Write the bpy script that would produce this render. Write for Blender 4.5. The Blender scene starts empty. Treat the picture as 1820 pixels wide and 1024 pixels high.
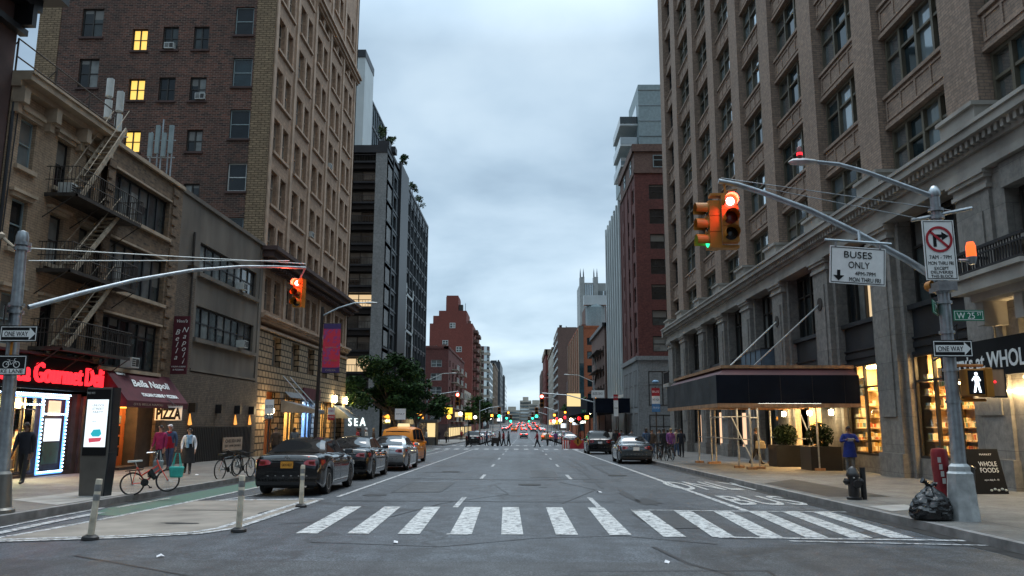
import bpy, math, random
from mathutils import Vector, Matrix
random.seed(7)
SC=bpy.context.scene; COL=SC.collection
R=math.radians; PI=math.pi
# ---------------------------------------------------------------- camera model (also turns measured picture points into world points)
FL=1400.; PCX,PCY=910.,512.
TH=math.atan(240/FL); YAW=math.atan(21/FL*math.cos(TH)); ROLL=0.003
SL=15/1400.; HC=1.65
def _basis():
    f=Vector((-math.sin(YAW)*math.cos(TH), math.cos(YAW)*math.cos(TH), math.sin(TH)))
    r=Vector((math.cos(YAW), math.sin(YAW),0)); u=r.cross(f)
    c,s=math.cos(ROLL),math.sin(ROLL)
    return r*c+u*s, u*c-r*s, f
CR,CU,CF=_basis()
def ray(px,py): return CR*((px-PCX)/FL)+CU*((PCY-py)/FL)+CF
def g(y):                                               # the avenue falls gently away from the camera, then climbs again far off
    if y<190: return -SL*y
    if y<430: return -SL*190+(y-190)*.0118
    return -SL*190+240*.0118+(y-430)*.003
def atY(px,py,Y):
    d=ray(px,py); t=Y/d.y; return Vector((d.x*t,Y,HC+d.z*t))
def atX(px,py,X):
    d=ray(px,py); t=X/d.x; return Vector((X,d.y*t,HC+d.z*t))
def gr(px,py,dz=0.):
    d=ray(px,py); t=(dz-HC)/(d.z+SL*d.y); return Vector((d.x*t,d.y*t,HC+d.z*t))
# ---------------------------------------------------------------- objects
WL={}
def tagit(o,label=None,cat=None,group=None,kind=None):
    if label: o['label']=label
    if cat: o['category']=cat
    if group: o['group']=group
    if kind: o['kind']=kind
    return o
def thing(name,label,cat,loc=(0,0,0),rz=0.,group=None,rx=0.):
    o=bpy.data.objects.new(name,None); COL.objects.link(o); o.location=loc; o.rotation_euler=(rx,0,rz)
    o.empty_display_size=.2
    WL[o]=Vector(loc) if not rz and not rx else None
    return tagit(o,label,cat,group)
def copy_tree(o,parent=None):
    c=o.copy(); COL.objects.link(c)
    if parent: c.parent=parent
    for ch in list(o.children): copy_tree(ch,c)
    return c
def clone(root,loc,rz=None,label=None,group=None,scale=None):
    c=copy_tree(root); c.location=loc
    if rz is not None: c.rotation_euler.z=rz
    if scale: c.scale=(scale,)*3
    if label: c['label']=label
    if group: c['group']=group
    return c
class MB:
    def __init__(s): s.v=[]; s.f=[]; s.m=[]; s.cur=0
    def face(s,pts):
        i=len(s.v); s.v+= [tuple(p) for p in pts]; s.f.append(list(range(i,i+len(pts)))); s.m.append(s.cur); return s
    def box(s,x0,x1,y0,y1,z0,z1):
        return s.hexa([(x0,y0,z0),(x1,y0,z0),(x1,y1,z0),(x0,y1,z0),(x0,y0,z1),(x1,y0,z1),(x1,y1,z1),(x0,y1,z1)])
    def hexa(s,p):
        i=len(s.v); s.v+=[tuple(q) for q in p]
        for q in ((0,3,2,1),(4,5,6,7),(0,1,5,4),(1,2,6,5),(2,3,7,6),(3,0,4,7)): s.f.append([i+k for k in q]); s.m.append(s.cur)
        return s
    def bar(s,a,b,w,h=None,up=(0,0,1)):
        a,b=Vector(a),Vector(b); h=h or w; d=(b-a).normalized(); upv=Vector(up)
        if abs(d.dot(upv))>.98: upv=Vector((1,0,0))
        x=d.cross(upv).normalized()*w/2; y=x.cross(d).normalized()*h/2
        return s.hexa([a-x-y,a+x-y,a+x+y,a-x+y,b-x-y,b+x-y,b+x+y,b-x+y])
    def tube(s,pts,r,n=8,caps=True):
        pts=[Vector(p) for p in pts]; rr=r if isinstance(r,(list,tuple)) else [r]*len(pts)
        base=len(s.v); ref=None
        for k,p in enumerate(pts):
            d=(pts[min(k+1,len(pts)-1)]-pts[max(k-1,0)])
            d=d.normalized() if d.length>1e-9 else Vector((0,0,1))
            if ref is None: ref=Vector((0,0,1)) if abs(d.z)<.9 else Vector((1,0,0))
            x=d.cross(ref)
            if x.length<1e-4: x=d.cross(Vector((0,1,0)))
            x.normalize(); y=x.cross(d); ref=y
            for j in range(n):
                a=2*PI*j/n; s.v.append(tuple(p+(x*math.cos(a)+y*math.sin(a))*rr[k]))
        for k in range(len(pts)-1):
            for j in range(n):
                s.f.append([base+k*n+j,base+k*n+(j+1)%n,base+(k+1)*n+(j+1)%n,base+(k+1)*n+j]); s.m.append(s.cur)
        if caps:
            s.f.append([base+j for j in range(n)][::-1]); s.m.append(s.cur)
            s.f.append([base+(len(pts)-1)*n+j for j in range(n)]); s.m.append(s.cur)
        return s
    def lathe(s,prof,c=(0,0,0),n=16,axis='z',sx=1,sy=1):
        base=len(s.v); c=Vector(c)
        for r,z in prof:
            for j in range(n):
                a=2*PI*j/n; x,y=r*math.cos(a)*sx,r*math.sin(a)*sy
                p={'z':(x,y,z),'x':(z,x,y),'y':(x,z,y)}[axis]
                s.v.append(tuple(c+Vector(p)))
        for k in range(len(prof)-1):
            for j in range(n):
                s.f.append([base+k*n+j,base+k*n+(j+1)%n,base+(k+1)*n+(j+1)%n,base+(k+1)*n+j]); s.m.append(s.cur)
        if prof[0]==prof[-1]: return s
        if prof[0][0]>1e-4: s.f.append([base+j for j in range(n)][::-1]); s.m.append(s.cur)
        if prof[-1][0]>1e-4: s.f.append([base+(len(prof)-1)*n+j for j in range(n)]); s.m.append(s.cur)
        return s
    def prism(s,poly,fn,d0,d1):
        a=[fn(p[0],p[1],d0) for p in poly]; b=[fn(p[0],p[1],d1) for p in poly]; n=len(poly); i=len(s.v)
        s.v+=[tuple(q) for q in a+b]
        s.f.append([i+k for k in range(n)][::-1]); s.f.append([i+n+k for k in range(n)])
        for k in range(n): s.f.append([i+k,i+(k+1)%n,i+n+(k+1)%n,i+n+k])
        s.m+=[s.cur]*(n+2); return s
    def ball(s,c,r,n=8,k=5,sz=1.):
        return s.lathe([(r*math.sin(PI*j/k),-r*sz*math.cos(PI*j/k)) for j in range(k+1)],c,n)
    def grid(s,rows):
        base=len(s.v); n=len(rows[0])
        for r_ in rows: s.v+=[tuple(p) for p in r_]
        for k in range(len(rows)-1):
            for j in range(n-1):
                s.f.append([base+k*n+j,base+k*n+j+1,base+(k+1)*n+j+1,base+(k+1)*n+j]); s.m.append(s.cur)
        return s
    def mesh(s,name,mats,smooth=None,off=None):
        me=bpy.data.meshes.new(name); ox=off or Vector((0,0,0))
        me.from_pydata([(v[0]-ox.x,v[1]-ox.y,v[2]-ox.z) for v in s.v],[],s.f)
        for m in (mats if isinstance(mats,(list,tuple)) else [mats]): me.materials.append(m)
        me.polygons.foreach_set('material_index',s.m)
        uv=me.uv_layers.new(name='box'); co=[]
        for p in me.polygons:
            nx,ny,nz=(abs(c) for c in p.normal)
            for vi in p.vertices:
                x,y,z=s.v[vi]
                co+= (y,z) if nx>=ny and nx>=nz else ((x,z) if ny>=nz else (x,y))
        uv.data.foreach_set('uv',co)
        if smooth is not None:
            me.polygons.foreach_set('use_smooth',[True]*len(me.polygons))
            me.set_sharp_from_angle(angle=R(smooth))
        me.update(); return me
    def build(s,name,mats,parent=None,smooth=None,label=None,bevel=0):
        off=None; p=parent
        if parent is not None:
            off=Vector((0,0,0)); local=False
            while p is not None:
                w=WL.get(p)
                if w is None and p in WL: local=True
                if w is not None: off=off+w if p.parent is None else off
                p=p.parent
            if local: off=None
        me=s.mesh(name,mats,smooth,off)
        o=bpy.data.objects.new(name,me); COL.objects.link(o)
        if parent is not None: o.parent=parent
        if label: o['label']=label
        if bevel:
            b=o.modifiers.new('bevel','BEVEL'); b.width=bevel; b.segments=2; b.limit_method='ANGLE'; b.angle_limit=R(40)
        return o
def struct(name,mb,mats,smooth=None):
    o=mb.build(name,mats,None,smooth); o['kind']='structure'; return o
def text(s,size,loc,rot,mat,parent=None,name='lettering',ext=.006,shear=0,ax='CENTER',ay='CENTER',sx=1.,spacing=1.,bold=0.):
    cu=bpy.data.curves.new(name,'FONT'); cu.body=s; cu.size=size; cu.extrude=ext; cu.shear=shear
    cu.align_x=ax; cu.align_y=ay; cu.resolution_u=3; cu.space_character=spacing; cu.offset=bold; cu.materials.append(mat)
    o=bpy.data.objects.new(name,cu); COL.objects.link(o); o.rotation_euler=[R(a) for a in rot]; o.scale=(sx,1,1)
    L=Vector(loc)
    if parent is not None:
        o.parent=parent; p=parent
        while p is not None:
            if WL.get(p) is not None and p.parent is None: L=L-WL[p]
            p=p.parent
    o.location=L; return o
# ---------------------------------------------------------------- materials
def newmat(name):
    m=bpy.data.materials.new(name); m.use_nodes=True; nt=m.node_tree; b=nt.nodes['Principled BSDF']; return m,nt,b
def N(nt,t,**k):
    n=nt.nodes.new(t)
    for a,v in k.items(): setattr(n,a,v)
    return n
def c4(c): return (c[0],c[1],c[2],1)
def noise_of(nt,scale,detail=4,coord='Object',rough=.55,stretch=None):
    tc=N(nt,'ShaderNodeTexCoord'); nz=N(nt,'ShaderNodeTexNoise'); nz.inputs['Scale'].default_value=scale; nz.inputs['Detail'].default_value=detail; nz.inputs['Roughness'].default_value=rough
    src=tc.outputs[coord]
    if stretch:
        mp=N(nt,'ShaderNodeMapping'); mp.inputs['Scale'].default_value=stretch; nt.links.new(src,mp.inputs['Vector']); src=mp.outputs['Vector']
    nt.links.new(src,nz.inputs['Vector']); return nz
def ramp(nt,src,stops,interp='LINEAR'):
    r=N(nt,'ShaderNodeValToRGB'); r.color_ramp.interpolation=interp; e=r.color_ramp.elements
    e[0].position,e[0].color=stops[0][0],c4(stops[0][1]); e[1].position,e[1].color=stops[-1][0],c4(stops[-1][1])
    for p,c in stops[1:-1]:
        q=e.new(p); q.color=c4(c)
    nt.links.new(src,r.inputs['Fac']); return r
def mix(nt,fac,a,b,mode='MIX'):
    m=N(nt,'ShaderNodeMix',data_type='RGBA',blend_type=mode)
    for s,k in ((fac,0),(a,6),(b,7)):
        if hasattr(s,'links'): nt.links.new(s,m.inputs[k])
        else: m.inputs[k].default_value=s if k==0 else c4(s)
    return m.outputs[2]
def bump(nt,b,h,strength=.3,dist=.02):
    bp=N(nt,'ShaderNodeBump'); bp.inputs['Strength'].default_value=strength; bp.inputs['Distance'].default_value=dist
    nt.links.new(h,bp.inputs['Height']); nt.links.new(bp.outputs['Normal'],b.inputs['Normal'])
def P(name,c,rough=.6,metal=0.,var=.25,scale=3.,bmp=0.,spec=.5,coat=0.,stretch=None):
    m,nt,b=newmat(name); b.inputs['Roughness'].default_value=rough; b.inputs['Metallic'].default_value=metal; b.inputs['Specular IOR Level'].default_value=spec
    b.inputs['Coat Weight'].default_value=coat; b.inputs['Coat Roughness'].default_value=.05
    if var:
        nz=noise_of(nt,scale,5,stretch=stretch); lo=[x*(1-var) for x in c]; hi=[min(1,x*(1+var)) for x in c]
        r=ramp(nt,nz.outputs['Fac'],[(.3,lo),(.7,hi)]); nt.links.new(r.outputs['Color'],b.inputs['Base Color'])
        if bmp: bump(nt,b,nz.outputs['Fac'],bmp)
    else: b.inputs['Base Color'].default_value=c4(c)
    return m
def EM(name,c,s,base=(.1,.1,.1)):
    m,nt,b=newmat(name); b.inputs['Base Color'].default_value=c4(base); b.inputs['Emission Color'].default_value=c4(c); b.inputs['Emission Strength'].default_value=s; b.inputs['Roughness'].default_value=.4
    return m
def BRICK(name,c1,c2,mortar,bw=.21,bh=.075,ms=.008,stain=.35,bmp=.25,rough=.85,dirt=(.03,.028,.025),coarse=.25,offs=.5):
    m,nt,b=newmat(name); uv=N(nt,'ShaderNodeUVMap',uv_map='box'); br=N(nt,'ShaderNodeTexBrick'); br.offset=offs
    br.inputs['Scale'].default_value=1; br.inputs['Brick Width'].default_value=bw; br.inputs['Row Height'].default_value=bh; br.inputs['Mortar Size'].default_value=ms; br.inputs['Bias'].default_value=0
    br.inputs['Color1'].default_value=c4(c1); br.inputs['Color2'].default_value=c4(c2); br.inputs['Mortar'].default_value=c4(mortar)
    nt.links.new(uv.outputs['UV'],br.inputs['Vector'])
    nz=noise_of(nt,coarse,6,rough=.65); r=ramp(nt,nz.outputs['Fac'],[(.42,(0,0,0)),(.75,(1,1,1))])
    n2=noise_of(nt,5.,4,rough=.7); r2=ramp(nt,n2.outputs['Fac'],[(.3,(.7,.7,.7)),(.7,(1.25,1.22,1.18))])
    base=mix(nt,1.,br.outputs['Color'],r2.outputs['Color'],'MULTIPLY')
    n3=noise_of(nt,1.2,5,stretch=(1,1,.12)); r3=ramp(nt,n3.outputs['Fac'],[(.48,(0,0,0)),(.72,(1,1,1))])
    mu=N(nt,'ShaderNodeMath',operation='MULTIPLY'); mu.inputs[1].default_value=stain; nt.links.new(r.outputs['Color'],mu.inputs[0])
    base=mix(nt,mu.outputs[0],base,dirt)
    mu2=N(nt,'ShaderNodeMath',operation='MULTIPLY'); mu2.inputs[1].default_value=stain*.6; nt.links.new(r3.outputs['Color'],mu2.inputs[0])
    base=mix(nt,mu2.outputs[0],base,dirt)
    nt.links.new(base,b.inputs['Base Color']); b.inputs['Roughness'].default_value=rough; b.inputs['Specular IOR Level'].default_value=.3
    bump(nt,b,br.outputs['Fac'],-bmp,.01); return m
def GLASS(name,dark=(.012,.015,.017),mid=(.05,.06,.06),light=(.2,.21,.2),rough=.04,spec=.8,mir=0.):
    m,nt,b=newmat(name); oi=N(nt,'ShaderNodeObjectInfo'); ge=N(nt,'ShaderNodeNewGeometry'); ad=N(nt,'ShaderNodeMath',operation='ADD'); fr=N(nt,'ShaderNodeMath',operation='FRACT')
    nt.links.new(oi.outputs['Random'],ad.inputs[0]); nt.links.new(ge.outputs['Random Per Island'],ad.inputs[1]); nt.links.new(ad.outputs[0],fr.inputs[0])
    r=ramp(nt,fr.outputs[0],[(0,dark),(.4,mid),(.6,dark),(.78,mid),(.9,light)],'CONSTANT')
    nz=noise_of(nt,.9,3); r2=ramp(nt,nz.outputs['Fac'],[(.35,(.55,.55,.55)),(.65,(1.3,1.3,1.3))])
    base=mix(nt,1.,r.outputs['Color'],r2.outputs['Color'],'MULTIPLY')
    tg=N(nt,'ShaderNodeTexCoord'); sg=N(nt,'ShaderNodeSeparateXYZ'); nt.links.new(tg.outputs['Generated'],sg.inputs[0])
    def fm(k):
        q=N(nt,'ShaderNodeMath',operation='MULTIPLY'); q.inputs[1].default_value=k; nt.links.new(fr.outputs[0],q.inputs[0]); w=N(nt,'ShaderNodeMath',operation='FRACT'); nt.links.new(q.outputs[0],w.inputs[0]); return w
    th=N(nt,'ShaderNodeMath',operation='MULTIPLY_ADD'); th.inputs[1].default_value=-.75; th.inputs[2].default_value=1.; nt.links.new(fm(7.31).outputs[0],th.inputs[0])
    gt=N(nt,'ShaderNodeMath',operation='GREATER_THAN'); nt.links.new(sg.outputs['Z'],gt.inputs[0]); nt.links.new(th.outputs[0],gt.inputs[1])
    g2=N(nt,'ShaderNodeMath',operation='GREATER_THAN'); g2.inputs[1].default_value=.58; nt.links.new(fm(3.77).outputs[0],g2.inputs[0])
    an=N(nt,'ShaderNodeMath',operation='MULTIPLY'); nt.links.new(gt.outputs[0],an.inputs[0]); nt.links.new(g2.outputs[0],an.inputs[1])
    base=mix(nt,an.outputs[0],base,(.17,.165,.15))
    if mir:
        mr=ramp(nt,fr.outputs[0],[(0,(0,0,0)),(.22,(.7,.7,.7)),(.45,(0,0,0)),(.62,(.8,.8,.8)),(.85,(.2,.2,.2))],'CONSTANT'); nt.links.new(mr.outputs['Color'],b.inputs['Metallic']); base=mix(nt,mr.outputs['Color'],base,(.6,.68,.72))
    nt.links.new(base,b.inputs['Base Color'])
    b.inputs['Roughness'].default_value=rough; b.inputs['Specular IOR Level'].default_value=spec; b.inputs['IOR'].default_value=1.6
    if mir:
        rm=ramp(nt,fr.outputs[0],[(0,(1.5,)*3),(.2,(3.4,)*3),(.45,(1.7,)*3),(.62,(4.6,)*3),(.85,(2.2,)*3)],'CONSTANT'); nt.links.new(rm.outputs['Color'],b.inputs['IOR'])
    n2=noise_of(nt,.6,2); bump(nt,b,n2.outputs['Fac'],.06,.05); return m
def CLEAR(name,tint=(.9,.95,.95),gl=.12):
    m=bpy.data.materials.new(name); m.use_nodes=True; nt=m.node_tree; nt.nodes.clear(); o=N(nt,'ShaderNodeOutputMaterial'); t=N(nt,'ShaderNodeBsdfTransparent'); t.inputs[0].default_value=c4(tint)
    gb=N(nt,'ShaderNodeBsdfGlossy'); gb.inputs['Roughness'].default_value=.02; lw=N(nt,'ShaderNodeLayerWeight'); lw.inputs[0].default_value=.5; pw=N(nt,'ShaderNodeMath',operation='POWER'); pw.inputs[1].default_value=4.; nt.links.new(lw.outputs['Facing'],pw.inputs[0]); fr=N(nt,'ShaderNodeMath',operation='MULTIPLY_ADD'); fr.inputs[1].default_value=.8; fr.inputs[2].default_value=.05; nt.links.new(pw.outputs[0],fr.inputs[0])
    mx=N(nt,'ShaderNodeMixShader'); nt.links.new(fr.outputs[0],mx.inputs[0]); nt.links.new(t.outputs[0],mx.inputs[1]); nt.links.new(gb.outputs[0],mx.inputs[2]); nt.links.new(mx.outputs[0],o.inputs[0]); return m
def ASPHALT(name,c,tar=True,patch=0.4):
    m,nt,b=newmat(name); n1=noise_of(nt,38,4,rough=.9); r1=ramp(nt,n1.outputs['Fac'],[(.38,[x*.12 for x in c]),(.5,c),(.6,[x*2.9 for x in c])])
    n2=noise_of(nt,.35,6,rough=.7,stretch=(1,.25,1)); r2=ramp(nt,n2.outputs['Fac'],[(.3,(.62,.62,.64)),(.7,(1.35,1.33,1.3))])
    base=mix(nt,1.,r1.outputs['Color'],r2.outputs['Color'],'MULTIPLY')
    n3=noise_of(nt,2.2,6,rough=.75); r3=ramp(nt,n3.outputs['Fac'],[(.4,(.6,.6,.6)),(.62,(1.2,1.2,1.2))])
    base=mix(nt,1.,base,r3.outputs['Color'],'MULTIPLY')
    n7=noise_of(nt,.9,4,stretch=(1,.012,1)); r7=ramp(nt,n7.outputs['Fac'],[(.38,(.68,.68,.69)),(.6,(1.15,1.14,1.12))]); base=mix(nt,1.,base,r7.outputs['Color'],'MULTIPLY')
    n8=noise_of(nt,1.1,3); r8=ramp(nt,n8.outputs['Fac'],[(.66,(1,1,1)),(.72,(.55,.55,.56))]); base=mix(nt,1.,base,r8.outputs['Color'],'MULTIPLY')
    # cracks and tar seams
    tc=N(nt,'ShaderNodeTexCoord'); mp=N(nt,'ShaderNodeMapping'); mp.inputs['Scale'].default_value=(.22,.16,1); nt.links.new(tc.outputs['Object'],mp.inputs['Vector'])
    nd=noise_of(nt,1.4,5); ad=N(nt,'ShaderNodeVectorMath',operation='MULTIPLY_ADD'); ad.inputs[1].default_value=(.35,.35,0)
    nt.links.new(nd.outputs['Color'],ad.inputs[0]); nt.links.new(mp.outputs['Vector'],ad.inputs[2])
    vo=N(nt,'ShaderNodeTexVoronoi',feature='DISTANCE_TO_EDGE'); vo.inputs['Scale'].default_value=1; nt.links.new(ad.outputs[0],vo.inputs['Vector'])
    rc=ramp(nt,vo.outputs['Distance'],[(0,(1,1,1)),(.009,(1,1,1)),(.02,(0,0,0))]); n5=noise_of(nt,.3,3); r5=ramp(nt,n5.outputs['Fac'],[(.4,(0,0,0)),(.52,(patch*1.6,)*3)])
    mm=N(nt,'ShaderNodeMath',operation='MULTIPLY'); nt.links.new(rc.outputs['Color'],mm.inputs[0]); nt.links.new(r5.outputs['Color'],mm.inputs[1])
    base=mix(nt,mm.outputs[0],base,[x*.25 for x in c])
    nt.links.new(base,b.inputs['Base Color']); rr=ramp(nt,n2.outputs['Fac'],[(.35,(.5,.5,.5)),(.7,(.75,.75,.75))]); nt.links.new(rr.outputs['Color'],b.inputs['Roughness'])
    bump(nt,b,n1.outputs['Fac'],.35,.01); return m
def WALK(name,c,sw=1.5):
    m,nt,b=newmat(name); tc=N(nt,'ShaderNodeTexCoord'); br=N(nt,'ShaderNodeTexBrick'); br.offset=0
    for k,v in (('Scale',1),('Brick Width',sw),('Row Height',sw),('Mortar Size',.014),('Bias',0)): br.inputs[k].default_value=v
    br.inputs['Color1'].default_value=c4(c); br.inputs['Color2'].default_value=c4([x*.8 for x in c]); br.inputs['Mortar'].default_value=c4([x*.3 for x in c])
    nt.links.new(tc.outputs['Object'],br.inputs['Vector'])
    n2=noise_of(nt,.8,6,rough=.75); r2=ramp(nt,n2.outputs['Fac'],[(.33,(.48,.47,.45)),(.66,(1.25,1.24,1.2))])
    n3=noise_of(nt,40,3,rough=.8); r3=ramp(nt,n3.outputs['Fac'],[(.3,(.75,.75,.75)),(.7,(1.25,1.25,1.25))])
    base=mix(nt,1.,mix(nt,1.,br.outputs['Color'],r2.outputs['Color'],'MULTIPLY'),r3.outputs['Color'],'MULTIPLY')
    n4=noise_of(nt,9,2); r4=ramp(nt,n4.outputs['Fac'],[(.63,(1,1,1)),(.68,(.5,.5,.5))]); base=mix(nt,1.,base,r4.outputs['Color'],'MULTIPLY')
    nt.links.new(base,b.inputs['Base Color']); b.inputs['Roughness'].default_value=.7; bump(nt,b,n3.outputs['Fac'],.15,.01); return m
def PAINT(name,c,under,wear=.5,sc=6.):
    m,nt,b=newmat(name); n=noise_of(nt,sc,8,rough=.8); r=ramp(nt,n.outputs['Fac'],[(wear-.1,(0,0,0)),(wear+.03,(1,1,1))])
    n2=noise_of(nt,70,2); r2=ramp(nt,n2.outputs['Fac'],[(.35,(.7,.7,.7)),(.6,(1,1,1))])
    base=mix(nt,r.outputs['Color'],under,mix(nt,1.,c,r2.outputs['Color'],'MULTIPLY')); nt.links.new(base,b.inputs['Base Color']); b.inputs['Roughness'].default_value=.6; return m
def SHELF(name,strength=3.,warm=(1.,.62,.22)):
    # goods on shelves: small blocks of packaging colours
    m,nt,b=newmat(name); uv=N(nt,'ShaderNodeUVMap',uv_map='box'); br=N(nt,'ShaderNodeTexBrick'); br.offset=.37
    for k,v in (('Scale',1),('Brick Width',.14),('Row Height',.19),('Mortar Size',.012),('Bias',0)): br.inputs[k].default_value=v
    br.inputs['Color1'].default_value=(0,0,0,1); br.inputs['Color2'].default_value=(1,1,1,1); br.inputs['Mortar'].default_value=(.5,.5,.5,1)
    nt.links.new(uv.outputs['UV'],br.inputs['Vector'])
    r=ramp(nt,br.outputs['Color'],[(0,(.5,.3,.08)),(.18,(.7,.6,.4)),(.35,(.55,.12,.04)),(.5,(.8,.72,.55)),(.68,(.1,.25,.28)),(.82,(.65,.45,.1)),(.93,(.2,.3,.1))],'CONSTANT')
    nt.links.new(r.outputs['Color'],b.inputs['Base Color']); b.inputs['Roughness'].default_value=.5
    return m
M={}
def mats():
    D=M
    D['brown_brick']=BRICK('brown brick',(.37,.265,.2),(.28,.2,.155),(.2,.165,.14),.3,.1,.012,.18)
    D['lime']=BRICK('limestone blocks',(.29,.272,.25),(.23,.217,.2),(.12,.115,.108),1.9,.95,.006,.35,.1)
    D['lime_plain']=P('carved limestone',(.33,.305,.27),.8,0,.3,.8,.2)
    D['red_party']=BRICK('dark red party brick',(.16,.066,.046),(.042,.025,.022),(.19,.145,.12),.34,.12,.016,.55,.4,coarse=.12)
    D['tower_tan']=BRICK('tan terracotta tower wall',(.45,.305,.215),(.38,.26,.185),(.25,.18,.13),.6,.3,.01,.2)
    D['tower_trim']=P('tan terracotta trim',(.43,.3,.21),.75,0,.25,1.2,.15)
    D['buff_brick']=BRICK('buff quoin brick',(.32,.235,.15),(.24,.175,.115),(.12,.085,.05),.45,.15,.03,.1)
    D['rustic']=BRICK('rusticated stone',(.36,.27,.17),(.3,.22,.145),(.035,.028,.02),.62,.4,.045,.15,.9)
    D['beige']=BRICK('painted beige brick',(.42,.31,.21),(.37,.27,.185),(.24,.18,.13),.24,.085,.008,.3)
    D['beige_trim']=P('beige painted trim',(.4,.31,.22),.7,0,.25,1.5,.1)
    D['loft_brick']=BRICK('mottled tan loft brick',(.26,.175,.11),(.12,.085,.06),(.2,.15,.11),.28,.1,.014,.3)
    D['stucco']=P('grey stained stucco',(.155,.132,.108),.9,0,.38,.55,.25,stretch=(1,1,.35))
    D['stucco_brick']=BRICK('grey brown wall brick',(.19,.15,.115),(.14,.11,.085),(.1,.08,.065),.26,.09,.012,.3)
    D['brownstone']=P('dark brownstone',(.07,.04,.035),.85,0,.3,1.,.2)
    D['charcoal']=P('charcoal metal cladding',(.022,.025,.03),.45,.3,.25,.6)
    D['charcoal_lt']=P('grey metal grid',(.06,.068,.075),.5,.3,.25,.6)
    D['concrete']=BRICK('fair faced concrete',(.27,.285,.29),(.25,.262,.27),(.15,.16,.165),3.2,2.9,.012,.2,.08)
    D['red_brick']=BRICK('red brick',(.24,.068,.052),(.19,.055,.045),(.15,.06,.05),.3,.1,.01,.15)
    D['dark_red']=BRICK('maroon brick',(.17,.058,.048),(.125,.043,.037),(.1,.05,.05),.3,.1,.01,.2)
    D['orange_brick']=BRICK('orange brick',(.42,.13,.06),(.35,.105,.05),(.25,.1,.06),.3,.1,.01,.15)
    D['grey_panel']=P('pale grey panels',(.3,.31,.3),.6,0,.2,.4)
    D['white_panel']=P('white panels',(.48,.52,.52),.5,0,.1,.4)
    D['tan_far']=BRICK('tan brick',(.36,.28,.2),(.3,.23,.17),(.2,.16,.12),.3,.1,.01,.2)
    D['cream_far']=P('cream masonry',(.42,.38,.32),.8,0,.2,.5)
    D['brown_far']=BRICK('brown brick far',(.2,.125,.1),(.165,.1,.085),(.12,.09,.08),.3,.1,.01,.2)
    D['glass']=GLASS('window glass',spec=.45); D['glass_blue']=GLASS('sky glass',(.015,.03,.035),(.04,.07,.08),(.1,.14,.15),mir=1.)
    D['glass_blind']=GLASS('window glass with blinds',(.07,.08,.08),(.16,.17,.165),(.28,.29,.275),spec=.5)
    D['clear']=CLEAR('shop glass')
    D['frame_dk']=P('dark bronze frame',(.03,.028,.025),.5,.2,.2)
    D['frame_ol']=P('olive window frame',(.115,.1,.07),.55,.1,.2)
    D['frame_wh']=P('off white frame',(.5,.52,.5),.5,0,.15)
    D['frame_bg']=P('blue grey frame',(.22,.28,.29),.5,0,.15)
    D['frame_tan']=P('tan frame',(.4,.3,.22),.6,0,.15)
    D['black']=P('black paint',(.012,.012,.014),.45,0,.3)
    D['iron']=P('rusty dark iron',(.055,.045,.038),.7,.4,.4,4.)
    D['iron_tan']=P('tan painted iron',(.36,.29,.21),.7,.1,.35,4.)
    D['steel']=P('galvanised steel',(.33,.36,.38),.42,.75,.25,6.)
    D['steel_paint']=P('silver painted steel',(.42,.44,.44),.5,.35,.3,5.,.1)
    D['dkpole']=P('dark brown pole paint',(.03,.022,.018),.5,.2,.2)
    D['wood']=P('raw timber',(.34,.2,.11),.75,0,.35,6.,.1,stretch=(1,1,.2))
    D['darkwood']=P('navy plywood',(.007,.01,.018),.9,0,.3,.8,spec=.15)
    D['greyply']=P('grey plywood',(.06,.064,.066),.9,0,.3,.8,spec=.2)
    D['redply']=P('maroon plywood',(.06,.014,.018),.65,0,.3,.8)
    D['yellow']=P('signal yellow paint',(.42,.165,.016),.5,0,.15,4.)
    D['white']=P('white sheeting',(.84,.85,.83),.5,0,.06,8.)
    D['signblk']=P('black sheeting',(.011,.011,.012),.8,0,.1,8.,spec=.2)
    D['signred']=P('red sheeting',(.42,.018,.03),.5,0,.1,8.)
    D['signgrn']=P('green sheeting',(.006,.17,.09),.45,0,.12,8.)
    D['signblue']=P('blue sheeting',(.05,.2,.45),.5,0,.1,8.)
    D['maroon']=P('maroon canvas',(.085,.012,.02),.8,0,.25,2.)
    D['greycanvas']=P('grey canvas',(.16,.17,.18),.8,0,.2,2.)
    D['bluecanvas']=P('blue grey canvas',(.1,.14,.18),.8,0,.2,2.)
    D['banner']=None
    D['signal_red']=EM('lit red signal',(1,.02,.012),4.5); D['red_core']=EM('red signal core',(1,.5,.4),14.)
    D['lens_dk']=P('dark signal lens',(.02,.012,.01),.2,0,0.); D['lens_red']=P('unlit amber lens',(.16,.015,.01),.2,0,0.)
    D['lens_grn']=EM('green lens',(.02,.9,.35),1.1); D['green_lit']=EM('lit green signal',(.02,1,.45),4.)
    D['amber_lit']=EM('lit amber lamp',(1,.36,.03),4.); D['orange_lens']=EM('orange beacon lens',(1,.13,.02),.8,(.6,.1,.03))
    D['warm']=EM('warm lamp',(1,.72,.36),20.); D['warm_hi']=EM('bright warm lamp',(1,.8,.45),45.); D['warm_win']=EM('lit window blind',(1,.62,.1),.62,(.5,.4,.2)); D['warm_dim']=EM('lit room curtain',(1,.72,.4),.42,(.4,.33,.24))
    D['cool']=EM('cool tube lamp',(.95,.95,.85),5.); D['led']=EM('blue white led',(.5,.75,1),5.); D['led_blue']=EM('blue led glow',(.08,.3,1),1.5)
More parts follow.
